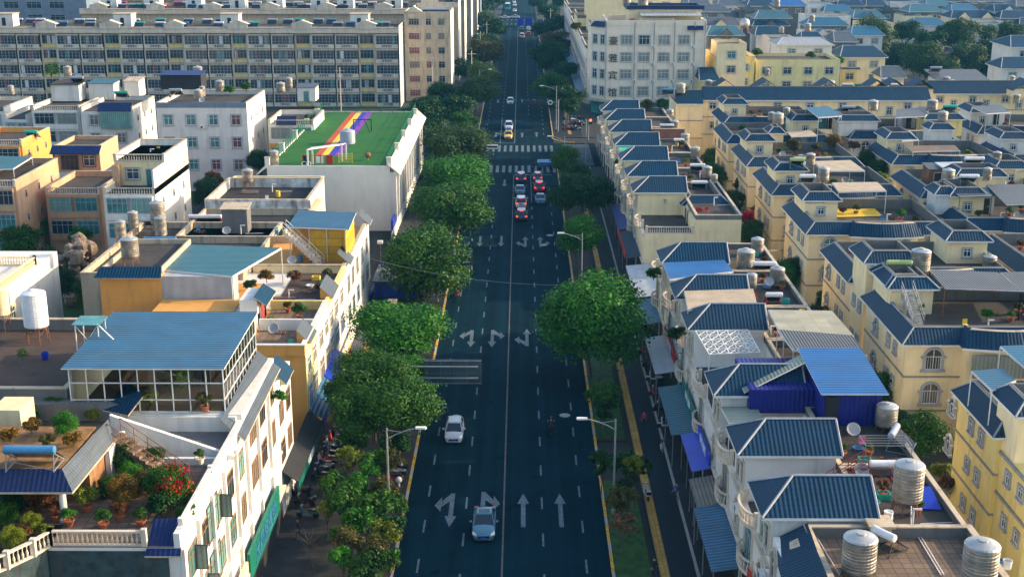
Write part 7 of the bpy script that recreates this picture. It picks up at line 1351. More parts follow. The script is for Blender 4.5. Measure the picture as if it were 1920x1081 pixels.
# ---------------------------------------------------------------- terrace plants
for a in (
 (318, 950, 12.45, 1.25, 'shrub covered in red flowers on the roof garden', 'flower_red', 'mid', 'terracotta'), (305, 968, 12.45, .9, 'dark green base foliage of the red flowering shrub', 'leaf_dark', 'small', None), (232, 955, 12.45, 1.0, 'golden green shrub in the centre of the roof garden', 'leaf_gold', 'mid', 'terracotta'), (165, 958, 12.45, .72, 'lime green shrub beside the white column', 'leaf_yellow', 'small', 'terracotta'), (236, 880, 12.45, 1.1, 'dark climbing shrub under the tan stair', 'leaf_dark', 'mid', None), (290, 880, 12.45, .9, 'dark climbing shrub along the tan stair', 'leaf_dark', 'mid', None), (325, 905, 12.45, .7, 'loose green shrub at the foot of the tan stair', 'leaf', 'small', None), (75, 960, 12.45, 1.0, 'flowering bush in the shade of the pavilion', 'leaf_rust', 'mid', None), (58, 995, 12.45, .62, 'clipped round bush at the corner of the balustrade', 'leaf_yellow', 'mid', None), (22, 1028, 12.45, .72, 'second clipped round bush nearer the left edge', 'leaf_yellow', 'mid', None), (375, 868, 13.2, .35, 'potted plant on the parapet corner', 'leaf_grey', 'small', 'stone'), (265, 985, 12.45, .45, 'low potted green plant behind the balustrade', 'leaf', 'small', 'terracotta'), (195, 990, 12.45, .5, 'bushy potted plant on the balustrade ledge', 'leaf', 'small', 'terracotta'), (105, 975, 12.45, .5, 'red and green potted bush by the pavilion', 'leaf_rust', 'small', 'terracotta'),
 (100, 780, 13.2, .8, 'green planter bush along the grey terrace edge', 'leaf_bright', 'mid', None), (60, 790, 13.2, .7, 'bush beside the planter bush on the grey terrace', 'leaf', 'small', None), (25, 800, 13.2, .8, 'yellow flowered bush at the left edge terrace', 'leaf_yellow', 'small', None), (120, 815, 15.6, .8, 'leafy creeper on the pavilion roof edge', 'leaf_bright', 'mid', None), (138, 838, 15.5, .6, 'dry golden creeper on the pavilion roof', 'leaf_gold', 'small', None), (175, 790, 13.2, .6, 'yellowish bush by the tiled eave', 'leaf_yellow', 'small', None), (140, 905, 12.45, .7, 'leafy dark bush behind the white column', 'leaf', 'mid', None), (280, 925, 12.45, .9, 'olive bush between the stair and the red flowers', 'leaf_olive', 'mid', None), (250, 905, 12.45, .8, 'bright bush below the tan stair', 'leaf_bright', 'mid', None), (200, 930, 12.45, .7, 'mixed green bush in the middle of the roof garden', 'leaf', 'mid', None), (345, 940, 12.45, .8, 'bush against the roof garden parapet', 'leaf_yellow', 'mid', None), (350, 975, 12.45, .6, 'low bush by the navy corner roof', 'leaf', 'small', None), (225, 975, 12.45, .5, 'rust toned pot bush behind the balustrade', 'leaf_rust', 'small', 'terracotta'), (130, 985, 12.45, .45, 'pot bush at the left end of the straight balustrade', 'leaf_bright', 'small', 'terracotta'), (30, 960, 12.45, .9, 'dark bush deep in the pavilion shade', 'leaf_dark', 'mid', None), (45, 1010, 12.45, .5, 'small rust bush between the clipped bushes', 'leaf_rust', 'small', None), (10, 985, 12.45, .8, 'dark green bush at the left frame edge', 'leaf', 'mid', None), (85, 1000, 12.45, .4, 'little lime bush by the balustrade corner', 'leaf_yellow', 'small', None),
 (60, 812, 15.6, .6, 'dry grass tuft on the pavilion roof', 'leaf_gold', 'small', None), (20, 830, 15.6, .6, 'ochre tuft at the left of the pavilion roof', 'leaf_gold', 'small', None), (90, 838, 15.6, .5, 'low green tuft on the pavilion roof', 'leaf_olive', 'small', None), (42, 675, 14.3, .5, 'spiky agave on the dark roof parapet', 'leaf', 'thin', None), (300, 1062, 8, 1.6, 'green tree top under the garden balustrade', 'leaf', 'mid', None), (240, 1075, 8, 1.4, 'dark tree top in the court below the balustrade', 'leaf_dark', 'mid', None),
 (330, 730, 13.7, 1.1, 'climbing plants inside the glass conservatory', 'leaf', 'mid', None), (275, 760, 13.7, .8, 'yellow flowering plants inside the conservatory', 'leaf_yellow', 'small', None), (385, 770, 13.7, .6, 'orange planter plants inside the conservatory corner', 'leaf_olive', 'small', 'terracotta'),
 (562, 598, 9.1, .8, 'green potted tree on the orange house terrace', 'leaf', 'small', 'terracotta'), (510, 610, 9.1, .55, 'small bush by the red door', 'leaf_yellow', 'small', None), (540, 585, 9.1, .45, 'wooden stand bush on the orange terrace', 'leaf_olive', 'small', 'terracotta'), (553, 530, 9.1, .8, 'rust red leaved shrub on the brown terrace', 'leaf_rust', 'small', None), (615, 520, 9.8, .6, 'trailing bush on the brown terrace parapet', 'leaf_olive', 'small', None), (500, 530, 10.6, .8, 'orange flowered planter beside the teal canopy', 'leaf_gold', 'small', None), (470, 545, 10.4, .7, 'dark plant bed under the teal canopy', 'leaf_dark', 'small', None), (525, 755, 10.7, .6, 'moss and fern on the white annexe roof', 'leaf_bright', 'small', None), (600, 545, 9.1, .5, 'dry shrub on the brown terrace seat', 'leaf_rust', 'small', None),
 (1268, 640, 7.3, .9, 'spiky plant on the bowed balcony by the lattice pergola', 'leaf_dark', 'small', None), (1225, 525, 7.3, .9, 'green plant spilling off the bowed balcony', 'leaf', 'small', None), (1390, 795, 7.4, .5, 'potted green plant on the pale covered balcony', 'leaf_bright', 'small', 'terracotta'), (1395, 840, 7.3, .5, 'potted plant on the corner balcony', 'leaf', 'small', 'terracotta'), (1212, 398, 7.5, .5, 'golden basket bush on the balustraded balcony', 'leaf_gold', 'small', None), (1158, 310, 7.1, .6, 'green plant on a far bowed balcony', 'leaf', 'small', None), (1180, 232, 7.1, .6, 'green plant on the far dark balcony', 'leaf_dark', 'small', None),
 (1850, 598, 9.8, .6, 'green bush in the curved bay planter', 'leaf_bright', 'small', None), (1895, 602, 9.8, .4, 'potted bush on the curved bay', 'leaf_bright', 'small', 'terracotta'), (1815, 402, 9.8, .6, 'bright plant under the grey slatted pergola', 'leaf_yellow', 'small', None), (1580, 400, 9.8, .5, 'rusty heap bush on the yellow terrace', 'leaf_rust', 'small', None), (1490, 285, 9.8, 1.2, 'olive climbing plants on the roof garden', 'leaf_olive', 'mid', None), (1565, 280, 9.8, 1.4, 'golden climbing plants on the roof garden', 'leaf_gold', 'mid', None), (1600, 284, 9.8, 1.0, 'rusty climbing plants right of the golden ones', 'leaf_rust', 'small', None), (1450, 270, 9.8, 1.0, 'brown dry plants left on the roof garden', 'leaf_rust', 'small', None), (1530, 285, 9.8, .9, 'green and brown plants amid the roof garden', 'leaf_olive', 'small', None),
 (1240, 205, 9, 1.2, 'dark green roof plants left behind the brick parapet', 'leaf', 'mid', None), (1215, 206, 9, 1.2, 'olive roof plants right behind the brick parapet', 'leaf_olive', 'mid', None), (1420, 108, 12, 1.4, 'trailing green plants on the lemon block roof', 'leaf', 'small', None), (1570, 125, 9, 1.6, 'ivy column on the corner of the lemon block', 'leaf_bright', 'small', None), (1520, 112, 12, 1.2, 'green planter on the lemon block roof', 'leaf', 'small', None), (1080, 60, 14, 1.6, 'green roof plants beyond the hotel', 'leaf_olive', 'small', None), (1092, 52, 14, 1.0, 'red flowers on the roof beyond the hotel', 'flower_red', 'small', None), (430, 178, 15, 1.0, 'vines on the right corner of the flats roof', 'leaf_bright', 'small', None), (462, 172, 15, 1.0, 'green bush on the flats roof edge', 'leaf', 'small', None), (98, 150, 15.5, 1.8, 'palm leaves above the left rooftop', 'leaf', 'thin', None), (578, 228, 9.8, .8, 'red flowering bush beside the small white house', 'flower_red', 'small', None), (1842, 205, 11, .8, 'small conifer on the long row roof', 'leaf_dark', 'small', None), (1570, 232, 9.8, .5, 'small potted conifer before the turquoise canopy', 'leaf', 'small', None)):
    px, py, z, r_, lab, mt, kd, pot = a; x, y = W(px, py, z); plant(x, y, z, r_, lab, mt, kd, .9, pot)
# ---------------------------------------------------------------- vehicles
car(908, 980, 'metallic blue silver saloon driving toward the camera in the near lane', 'c_silver', 'sedan', True); car(852, 808, 'small white hatchback driving toward the camera', 'c_white', 'hatch', True)
for a in ((978, 404, 'black car last in the waiting queue', 'c_black', 'suv', True), (977, 380, 'white car with bright brake lights ahead of the black one', 'c_white', 'suv', True), (975, 357, 'white saloon second in the waiting queue', 'c_silver', 'sedan', False), (977, 334, 'dark car first in the waiting queue', 'c_navy', 'suv', True), (1013, 373, 'blue silver saloon last in the right waiting lane', 'c_silver', 'sedan', False), (1011, 351, 'red car in the right waiting lane', 'c_red', 'suv', True), (1008, 332, 'white topped car first in the right waiting lane', 'c_silver', 'hatch', True)): car(a[0], a[1], a[2], a[3], a[4], False, a[5])
car(953, 254, 'yellow and blue taxi crossing the junction stop line', 'c_yellow', 'sedan', True, False, True); car(954, 238, 'white car directly behind the yellow taxi', 'c_white', 'suv', True); car(957, 191, 'white hatchback further up the avenue toward the camera', 'c_white', 'hatch', True)
car(979, 68, 'white car far up the avenue heading away', 'c_white', 'suv', False, True); car(991, 54, 'white car beside the blue overhead signs', 'c_white', 'sedan', False); car(991, 64, 'small red and white car far up the avenue', 'c_red', 'hatch', False); car(978, 54, 'pale blue car under the blue overhead signs', 'c_silver', 'hatch', False); car(965, 32, 'long white car crossing the far junction', 'c_white', 'sedan', rz=math.pi / 2); car(945, 33, 'white car half hidden by trees at the far junction', 'c_white', 'sedan', rz=math.pi / 2); car(965, 20, 'white car stopped beyond the far junction', 'c_white', 'sedan', True); car(965, 10, 'second white car stopped beyond the far junction', 'c_white', 'suv', True); car(964, 4, 'third white car at the top edge', 'c_white', 'hatch', True); car(952, 16, 'turquoise bus with white top beyond the far junction', 'c_teal', 'bus', True)
# scooters and people
x, y = W(857, 556, 0); scooter(x, y, math.pi, 'pink scooter ridden along the left kerb toward the camera', 'cloth_red'); person(x, y, .02, math.pi, 'person in a pink jacket riding the pink scooter', 'ride', 'flower_pink' if 0 else 'cloth_red', 'cloth_dark', 'c_black')
x, y = W(1033, 812, 0); scooter(x, y, 0, 'dark scooter with a red light ridden away in the right lane', 'c_black'); person(x, y, .02, 0, 'person in black riding the dark scooter', 'ride', 'cloth_dark', 'cloth_dark', 'c_black')
x, y = W(1212, 932, .02); scooter(x, y, .1, 'white scooter parked at the edge of the cycle lane', 'c_white', .02)
for i, (px, py, rz, c, lab) in enumerate(((565, 930, 1.3, 'c_black', 'black scooter farthest in the parked cluster by the green sign'), (572, 948, 1.4, 'c_black', 'black scooter in the middle of the cluster by the green sign'), (578, 970, 1.5, 'c_silver', 'silver and black scooter nearest in the parked cluster'), (745, 888, 1.2, 'c_white', 'white scooter parked at the left kerb by the globe lamps'), (738, 905, 1.3, 'cloth_red', 'red scooter parked at the left kerb by the globe lamps'))):
    x, y = W(px, py, .12); scooter(x, y, rz, lab, c, .12)
for k in range(14):
    x, y = W(1062 + (k % 5) * 7, 226 + (k // 5) * 9, .12); scooter(x, y, rnd.uniform(1.0, 2.0), f"scooter {('first', 'second', 'third', 'fourth', 'fifth')[k % 5]} from left in the {('back', 'middle', 'front')[k // 5]} row at the junction corner", ('c_black', 'c_white', 'cloth_red', 'c_navy')[k % 4], .12)
x, y = W(1207, 803, .02); person(x, y, .03, .2, 'person in a red top standing on the cycle lane', 'stand', 'cloth_red', 'cloth_dark')
x, y = W(1226, 1085, .02); person(x, y, .03, 0, 'person in dark clothes walking at the bottom edge', 'walk', 'cloth_dark', 'cloth_dark')
x, y = W(958, 48, 0); person(x, y, .02, 1.2, 'person crossing at the far junction', 'walk', 'cloth_dark', 'cloth_dark', s=1.1)
x, y = W(1011, 316, 0); person(x, y, .02, .5, 'person in a white shirt on the zebra crossing', 'walk', 'cloth_white', 'cloth_blue')
for px, py, c, l in ((1002, 320, 'cloth_dark', 'person in black pushing a cart on the crossing'), (792, 566, 'cloth_white', 'person in white standing under the street tree'), (770, 562, 'cloth_dark', 'person in dark clothes by the street tree')): x, y = W(px, py, .12); person(x, y, .12 if px < 900 else .02, .4, l, 'stand', c, 'cloth_dark')
x, y = W(1020, 318, 0); tc = thing('tricycle_cart', 'cargo tricycle under a blue cloth on the crossing', 'tricycle', (x, y, 0)); b = MB(); b.box(x - 1.0, x + 1.0, y - .5, y + .5, .5, 1.0, 'cloth_blue'); b.build('cargo_box', tc); b = MB(); b.slab([(x - 1.3, y - .8, 1.5), (x + 1.3, y - .8, 1.5), (x + 1.2, y + .8, 1.8), (x - 1.2, y + .8, 1.8)], .05, 'tank_blue'); b.build('cover', tc); b = MB(); [b.bar((x + d, y + e, .3), (x + d, y + e, 1.6), .03, 'iron') for d in (-.9, .9) for e in (-.5, .5)]; b.build('post', tc)
for d, e in ((-.7, -.5), (-.7, .5), (1.2, 0)): b = MB(); b.lathe([(.15, -.04), (.3, -.04), (.3, .04), (.15, .04)], 'rubber', 14); b.v = [(q[0] + x + d, q[2] + y + e, q[1] + .3) for q in b.v]; b.build('wheel', tc)
# ---------------------------------------------------------------- street furniture
lamp(*W(1150, 965, 0), -1, 'white street lamp in the right bed below the huge tree'); lamp(7.5, 152.0, -1, 'white street lamp beside the round green tree'); lamp(7.5, 62.0, -1, 'street lamp at the bottom edge of the right bed', 4.5, 1.8)
lamp(-10.2, 90.5, 1, 'street lamp rising from the left saplings'); lamp(-10.4, 124, 1, 'street lamp half hidden in the broad left tree', 6.6, 1.6); lamp(7.6, 222, -1, 'street lamp above the junction tree'); lamp(7.65, 279, -1, 'street lamp behind the traffic signals', 9.5, 3); lamp(11.9, 233, -1, 'street lamp in front of the corner row houses', 9.5, 2.2); lamp(-10.4, 320, 1, 'far street lamp among the left trees')
for px, py, l in ((714, 560, 'square headed park lamp on the grass by the white house'), (714, 500, 'square headed park lamp near the blue roof')): 
    x, y = W(px, py, .15); t = thing('park_lamp', l, 'park lamp', (x, y, .15), 'park lamps'); b = MB(); b.bar((x, y, .1), (x, y, 3.4), .07, 'iron', 6); b.build('pole', t); b = MB(); b.box(x - .35, x + .35, y - .3, y + .3, 3.4, 3.75, 'metal_white'); b.build('lamp_head', t)
for px, py, l in ((752, 880, 'white globe bollard lamp nearer the globe scooters'), (748, 912, 'white globe bollard lamp at the left kerb')):
    x, y = W(px, py, .12); t = thing('globe_lamp', l, 'globe lamp', (x, y, .12), 'globe lamps'); b = MB(); b.bar((x, y, .1), (x, y, .5), .1, 'stone', 8); b.build('post', t); b = MB(); b.lathe([(.28 * math.sin(math.pi * (k + .01) / 8), -.28 * math.cos(math.pi * k / 8)) for k in range(9)], 'metal_white', 14, (x, y, .75)); b.build('globe', t, smooth=True)
def gantry(px0, px1, pyt, z, h, label, cols=9, post=-10.2):
    x0, y = W(px0, pyt, z + h); x1, _ = W(px1, pyt, z + h); t = thing('road_sign', label, 'road sign', (post, y, 0), 'road signs over the lanes'); tl = math.radians(18)
    b = MB(); b.box(x0, x1, y, y + .08, z, z + h, 'sign_grey')
    b.build('board', t); b = MB()
    for k in range(cols + 1): x = x0 + (x1 - x0) * k / cols; b.box(x - .015, x + .015, y - .08, y - .003, z + .05, z + h - .05, 'sign_grey')
    for zz in (z + .05, z + h - .1): b.box(x0, x1, y - .06, y - .003, zz, zz + .03, 'trim')
    b.build('rib', t); b = MB()
    for zz in (z + h * .28, z + h * .75): b.bar((post, y - .25, zz), (x1 - .3, y - .25, zz), .09, 'galv', 8)
    b.build('arm', t); b = MB(); b.bar((post, y - .25, 0), (post, y - .25, z + h * .85), .16, 'galv', 10); b.build('pole', t)
gantry(795, 903, 674, 5.0, 2.3, 'large grey back of an overhead road sign beside the left trees'); gantry(862, 886, 470, 4.6, 1.9, 'smaller grey back of a road sign behind the round tree', 2)
t = thing('road_sign', 'thin white and black sign box over the left lane near the junction', 'road sign', (-10, 240, 0), 'road signs over the lanes'); x, y = W(923, 276, 5.6); b = MB(); b.box(x - 1, x + 1, y, y + .3, 5.3, 6.0, 'metal_white'); b.box(x - .9, x + .9, y - .02, y - .003, 5.5, 5.8, 'dark'); b.build('board', t); b = MB(); b.bar((-10, y + .1, 0), (-10, y + .1, 6), .12, 'galv', 8); b.bar((-10, y + .1, 5.9), (x, y + .1, 5.9), .08, 'galv', 6); b.build('pole', t)
t = thing('traffic_signal', 'overhead traffic signals glowing red and amber on a mast arm', 'traffic light', (7.6, 274, 0)); y = W(1010, 192, 6.4)[1]; b = MB(); b.bar((8.0, y, 0), (8.0, y, 7), .14, 'galv', 8); b.bar((8.0, y, 6.4), (1.2, y, 6.4), .09, 'galv', 8); b.build('mast_arm', t)
for px, ms in ((994, ('lamp_red', 'dark', 'dark')), (1014, ('lamp_red', 'lamp_amber', 'dark'))):
    x, _ = W(px, 192, 6.4); b = MB(); b.box(x - 1.1, x + 1.1, y - .45, y - .1, 6.0, 6.9, 'dark'); hd = b.build('signal_head', t)
    for i, m in enumerate(ms): q = MB(); q.lathe([(.3, 0), (.3, .05)], m, 14); q.v = [(v[0] + x + (i - 1) * .68, y - .46 - v[2], v[1] + 6.45) for v in q.v]; l_ = q.build('lamp', hd); l_.parent = t; l_['_o'] = tuple(t['_o']); l_.data.transform(Matrix.Translation(Vector((0, 0, 0)) - Vector(t['_o'])))
x, _ = W(1032, 192, 6.4); b = MB(); b.lathe([(.5, 0), (.5, .05)], 'metal_white', 20); b.lathe([(.3, .06), (.3, .07)], 'dark', 20); b.v = [(v[0] + x, y - .2 - v[2], v[1] + 6.4) for v in b.v]; b.build('round_sign', t)
t = thing('traffic_signal', 'corner traffic signal with one red lamp beside the row houses', 'traffic light', (11, 250, 0)); x, y = W(1103, 262, .1); b = MB(); b.bar((x, y, 0), (x, y, 4.4), .12, 'galv', 8); b.build('pole', t); b = MB(); b.box(x + .1, x + .7, y - .2, y + .2, 3.4, 4.6, 'dark'); b.build('signal_head', t); q = MB(); q.lathe([(.25, 0), (.25, .04)], 'lamp_red', 14); q.v = [(v[0] + x + .4, y - .21 - v[2], v[1] + 4.2) for v in q.v]; q.build('lamp', t)
t = thing('road_sign', 'pair of blue overhead direction signs far up the avenue', 'road sign', (8, 500, 0), 'road signs over the lanes'); y = W(985, 42, 6)[1]; b = MB()
for a_, c_ in ((971, 982), (984, 998)): x0, _ = W(a_, 42, 6); x1, _ = W(c_, 42, 6); b = MB(); b.box(x0, x1, y, y + .1, 4.6, 7.6, 'sign_blue'); b.build('board', t)
b = MB(); b.bar((8.2, y + .2, 0), (8.2, y + .2, 7.6), .18, 'galv', 8); b.bar((8.2, y + .2, 6.2), (W(972, 42, 6)[0], y + .2, 6.2), .12, 'galv', 6); b.build('pole', t)
for px, py, h, l in ((901, 128, 11, 'utility pole with cross arm above the far left trees'), (885, 175, 11, 'utility pole behind the bushy tree'), (812, 200, 10, 'utility pole before the gable end'), (913, 98, 10, 'utility pole farthest up the left side'), (640, 215, 11, 'utility pole in front of the balconies'), (1206, 200, 9, 'thin pole before the hotel'), (1032, 60, 9, 'white pole right of the avenue'), (1592, 180, 10, 'pole in front of the lemon yellow block'), (1618, 170, 9, 'ornate pole right of the lemon yellow block')):
    x, y = W(px, py, 0); t = thing('utility_pole', l, 'utility pole', (x, y, 0), 'utility poles'); b = MB(); b.bar((x, y, 0), (x, y, h), .16, 'stone', 6, .1); b.build('pole', t); b = MB(); b.bar((x - 1.2, y, h - .8), (x + 1.2, y, h - .8), .07, 'stone', 4); b.build('cross_arm', t)
a, c = Vector((FX, 137, 9.6)), Vector((12.5, 128, 9.0)); b = MB(); pts = [a.lerp(c, k / 16) - Vector((0, 0, 1.6 * 4 * (k / 16) * (1 - k / 16))) for k in range(17)]
for u, v in zip(pts, pts[1:]): b.bar(u, v, .014, 'galv', 4)
tag(b.build('overhead_cable'), 'thin pale cable strung across the street', 'cable')
t = thing('bus_shelter', 'grey glass shelter roof on the left pavement beyond the white house', 'shelter', (-16, 132, 0)); b = MB(); b.slab([(-17.6, 124, 2.7), (-16.2, 124, 2.7), (-16.2, 134, 2.9), (-17.6, 134, 2.9)], .1, 'sheet_grey'); b.build('roof', t); [MB().bar((-16.4, yy, .1), (-16.4, yy, 2.7), .08, 'stone').build('post', t) for yy in (124.3, 129, 133.6)]
x, y = W(737, 585, .2); t = thing('utility_cabinet', 'cream utility cabinet on the grass by the left pavement', 'cabinet', (x, y, .2)); b = MB(); b.box(x - .5, x + .5, y - .3, y + .3, .2, 1.7, 'cream'); b.build('body', t); b = MB(); b.box(x - .55, x + .55, y - .35, y + .35, 1.7, 1.78, 'stone'); b.build('lid', t)
pl = W(700, 482, .2); t = thing('blue_shed', 'low dark roof with deep blue side behind the grass', 'shed', (-16, 150, 0)); b = MB(); b.slab([(-18.2, 150, 2.6), (-11.8, 151, 2.2), (-11.8, 154.5, 2.2), (-18.2, 158, 2.6)], .1, 'sheet_grey'); b.build('roof', t); b = MB(); b.box(-18, -12, 151.2, 151.5, .1, 2.1, 'sign_blue'); b.build('wall', t)
for i, (px, py, c, l) in enumerate(((1870, 1062, 'tank_blue', 'blue bucket by the bottom right corner tank'), (1888, 1064, 'metal_white', 'white bucket beside the blue bucket'), (85, 672, 'sign_blue', 'blue bucket on the dark roof'))):
    z = 9.4 if i < 2 else 14.3; x, y = W(px, py, z); t = thing('bucket', l, 'bucket', (x, y, z), 'buckets on roofs'); b = MB(); b.lathe([(.22, 0), (.28, .5), (.25, .5), (.2, .08)], c, 14, (x, y, z)); b.build('body', t)
x, y = W(1740, 945, 9.3); t = thing('folded_tarpaulin', 'deep blue sheet leaning by the tallest tank', 'tarpaulin', (x, y, 9.3)); b = MB(); b.slab([(x - .6, y - .8, 9.4), (x + .6, y - .9, 9.4), (x + .4, y + 1.0, 10.1), (x - .7, y + 1.0, 10.1)], .06, 'sign_blue'); b.build('sheet', t)
x, y = W(1655, 855, 9.3); t = thing('clothes_rack', 'galvanised clothes drying rack on the terrace by the orange heater', 'clothes rack', (x, y, 9.3)); b = MB()
for k in range(5): b.bar((x - 1.5, y - .9 + k * .45, 10.5), (x + 1.7, y - .9 + k * .45, 10.5), .025, 'galv')
for d in (-1.5, 1.7): b.bar((x + d, y - .9, 10.5), (x + d, y + .9, 10.5), .03, 'galv'); [b.bar((x + d, y + e, 9.25), (x + d, y + e, 10.5), .03, 'galv') for e in (-.9, .9)]
b.build('bars', t)
for k in range(2): t = thing('water_pipe', ('pair of pale water pipes crossing the nearest terrace', 'pale pipe lying along the nearest terrace edge')[k], 'pipe', (23, 66, 9.4)); b = MB(); [b.bar((*W(1708 + d, 985, 9.4), 9.45), (*W(1758 + d + 6, 1078, 9.4), 9.45), .03, 'metal_white', 5) for d in ((0, 6) if k == 0 else (-190,))]; b.bar((*W(1708, 985, 9.4), 9.45), (*W(1706, 972, 9.4), 10.3), .03, 'metal_white', 5) if k == 0 else None; b.build('pipe_run', t)
# ---------------------------------------------------------------- air
m = bpy.data.materials.new('air'); m.use_nodes = True; t_ = m.node_tree; t_.nodes.remove(t_.nodes['Principled BSDF']); v = t_.nodes.new('ShaderNodeVolumePrincipled'); v.inputs['Color'].default_value = (.12, .50, .9, 1); v.inputs['Density'].default_value = .00012; v.inputs['Anisotropy'].default_value = .2
t_.links.new(v.outputs[0], t_.nodes['Material Output'].inputs['Volume']); MATS['air'] = m
HAZE = True
if HAZE: b = MB(); b.box(-950, 950, -80, 1850, -1.1, 52, 'air'); o = b.build('haze'); o['kind'] = 'stuff'
# ---------------------------------------------------------------- clutter on terraces, goods and scooters on the pavements
KINDS_ = ['plank_stack', 'crate', 'basin', 'satellite_dish', 'brick_pile', 'barrel', 'vent_pipe', 'chair']
def clutter(kind, x, y, z, col, label):
    t = thing(kind, label, kind.replace('_', ' '), (x, y, z), 'odds and ends on the roof terraces'); b = MB(); r = rnd.random
    if kind == 'plank_stack':
        for k in range(7): a = rnd.uniform(-.25, .25); b.slab([(x - 1.1, y - .35 + k * .09 + a * .3, z + .05 + k * .05), (x + 1.1, y - .35 + k * .09 - a * .3, z + .05 + k * .05), (x + 1.1, y - .22 + k * .09 - a * .3, z + .05 + k * .05), (x - 1.1, y - .22 + k * .09 + a * .3, z + .05 + k * .05)], .05, ('wood', 'deck_tile', 'trim')[k % 3])
        b.build('planks', t)
    elif kind == 'crate':
        for s_ in (-.3, .3): b.box(x - .4, x + .4, y + s_ - .03, y + s_ + .03, z, z + .42, col); b.box(x + s_ * 1.3 - .03, x + s_ * 1.3 + .03, y - .3, y + .3, z + .003, z + .417, col)
        b.box(x - .38, x + .38, y - .28, y + .28, z + .01, z + .1, 'dark'); b.build('sides', t)
    elif kind == 'basin': b.lathe([(.25, 0), (.4, .22), (.44, .22), (.44, .25), (.37, .25), (.22, .05)], col, 16, (x, y, z)); b.build('bowl', t)
    elif kind == 'satellite_dish': b.bar((x, y, z), (x, y, z + .7), .04, 'galv'); b.build('mast', t); b = MB(); b.lathe([(.05, 0), (.3, .06), (.5, .18), (.48, .2), (.28, .09), (.03, .04)], 'trim', 18); q = Matrix.Rotation(.9, 3, 'X'); b.v = [tuple(q @ Vector(v) + Vector((x, y, z + .75))) for v in b.v]; b.build('dish', t)
    elif kind == 'brick_pile':
        for k in range(16): a, c = x + rnd.uniform(-.6, .6), y + rnd.uniform(-.4, .4); zz = z + .06 * (k % 3); b.box(a - .13, a + .13, c - .06, c + .06, zz + .001 * k, zz + .06 + .001 * k, ('brick_red', 'grey_wall')[k % 2])
        b.build('bricks', t)
    elif kind == 'barrel': b.lathe([(.26, 0), (.29, .05), (.27, .1), (.3, .35), (.27, .6), (.29, .65), (.29, .8), (.25, .8), (.24, .74)], col, 16, (x, y, z)); b.build('drum', t)
    elif kind == 'vent_pipe': b.bar((x, y, z), (x, y, z + 1.1), .07, 'metal_white', 8); b.bar((x, y, z + 1.05), (x + .5, y, z + 1.05), .07, 'metal_white', 8); b.bar((x + .5, y, z + .05), (x + 2.6, y + .2, z + .05), .04, 'metal_white', 6); b.build('tube', t)
    else:
        b.box(x - .22, x + .22, y - .22, y + .22, z + .42, z + .46, col); b.build('seat', t); b = MB(); b.box(x - .22, x + .22, y + .2, y + .24, z + .46, z + .9, col); b.build('backrest', t)
        for dx in (-.2, .2):
            for dy in (-.2, .2): b = MB(); b.bar((x + dx, y + dy, z), (x + dx, y + dy, z + .42), .02, 'galv'); b.build('leg', t)
    return t
CN = {'tank_blue': 'blue', 'sign_red': 'red', 'tank_white': 'white', 'tank_green': 'green', 'rust': 'rusty', 's_yel': 'yellow', 'tank_pink': 'pink'}
def scatter(x0, x1, y0, y1, z, where, n=4):
    ks = KINDS_[:]; rnd.shuffle(ks)
    for k in ks[:n]:
        c = rnd.choice(list(CN)); nm = {'plank_stack': 'stack of mixed planks', 'crate': CN[c] + ' slatted crate', 'basin': CN[c] + ' plastic basin', 'satellite_dish': 'small grey satellite dish', 'brick_pile': 'heap of loose bricks', 'barrel': CN[c] + ' barrel', 'vent_pipe': 'white bent vent pipe', 'chair': CN[c] + ' plastic chair'}[k]
        clutter(k, rnd.uniform(x0, x1), rnd.uniform(y0, y1), z, c, f'{nm} on {where}')
for (y0, y1, nm, n) in ((71.5, 79.5, 'the terrace with the tallest tank', 6), (81, 87, 'the terrace before the deep blue shed', 5), (97, 106, 'the terrace behind the lattice pergola', 5), (108, 116, 'the terrace right of the beige canopy', 5), (118, 128, 'the terrace with the red heater', 6), (130.5, 140, 'the grey alley side terrace', 5), (156, 163, 'the gable wall house back terrace', 3), (176, 186, 'the second terrace past the alley', 5), (188.5, 199, 'the third terrace past the alley', 5), (201, 212, 'the terrace before the brick parapet', 5)):
    scatter(22.3, 26.6, y0, y1, 9.27 if y0 < 170 else 8.87, nm, n)
scatter(18, 26, 52, 69, 9.36, 'the nearest tiled terrace', 3)
for key, nm in (('F', 'the villa roof with the stair ladder'), ('A', 'the villa roof with the beige pergola'), ('B', 'the villa roof with the rusty shed'), ('B2', 'the villa roof with long dark sheets'), ('L', 'the villa roof beside the pale canopy'), ('C', 'the villa roof with the brown canopy'), ('D', 'the villa roof with the red tower door'), ('E', 'the two level villa roof'), ('K', 'the planted villa roof'), ('H2', 'the villa roof with cyan canopy'), ('H3', 'the villa roof behind the grey sheets')):
    o = V[key]; x, y = o.location.x, o.location.y; scatter(x - 3, x + 5, y + 2, y + 5.5, 9.74, nm, 6)
scatter(-58, -32, 82, 94, 14.27, 'the dark flat roof at the left', 6); scatter(-45, -30, 130, 149, 9.1, 'the cluttered tank roof', 7); scatter(-38, -28, 144, 156, 9.1, 'the weathered flat roof', 6); scatter(-39, -30, 161, 170, 9.7, 'the flat roof with the long parapet', 5); scatter(-24, -19.6, 106, 116, 9.08, 'the orange house terrace', 5); scatter(-23.5, -19.6, 119, 129, 9.08, 'the brown terrace', 6); scatter(-25, -20, 133, 137, 9.1, 'the terrace of the yellow panel shed', 4); scatter(-44, -28, 76, 79, 13.3, 'the grey lower terrace at the left', 4); scatter(-58, -48, 212, 224, 14.4, 'the roof of the grey white flats', 5); scatter(-54, -48, 168, 178, 14.3, 'the top roof of the stepped white house', 3)
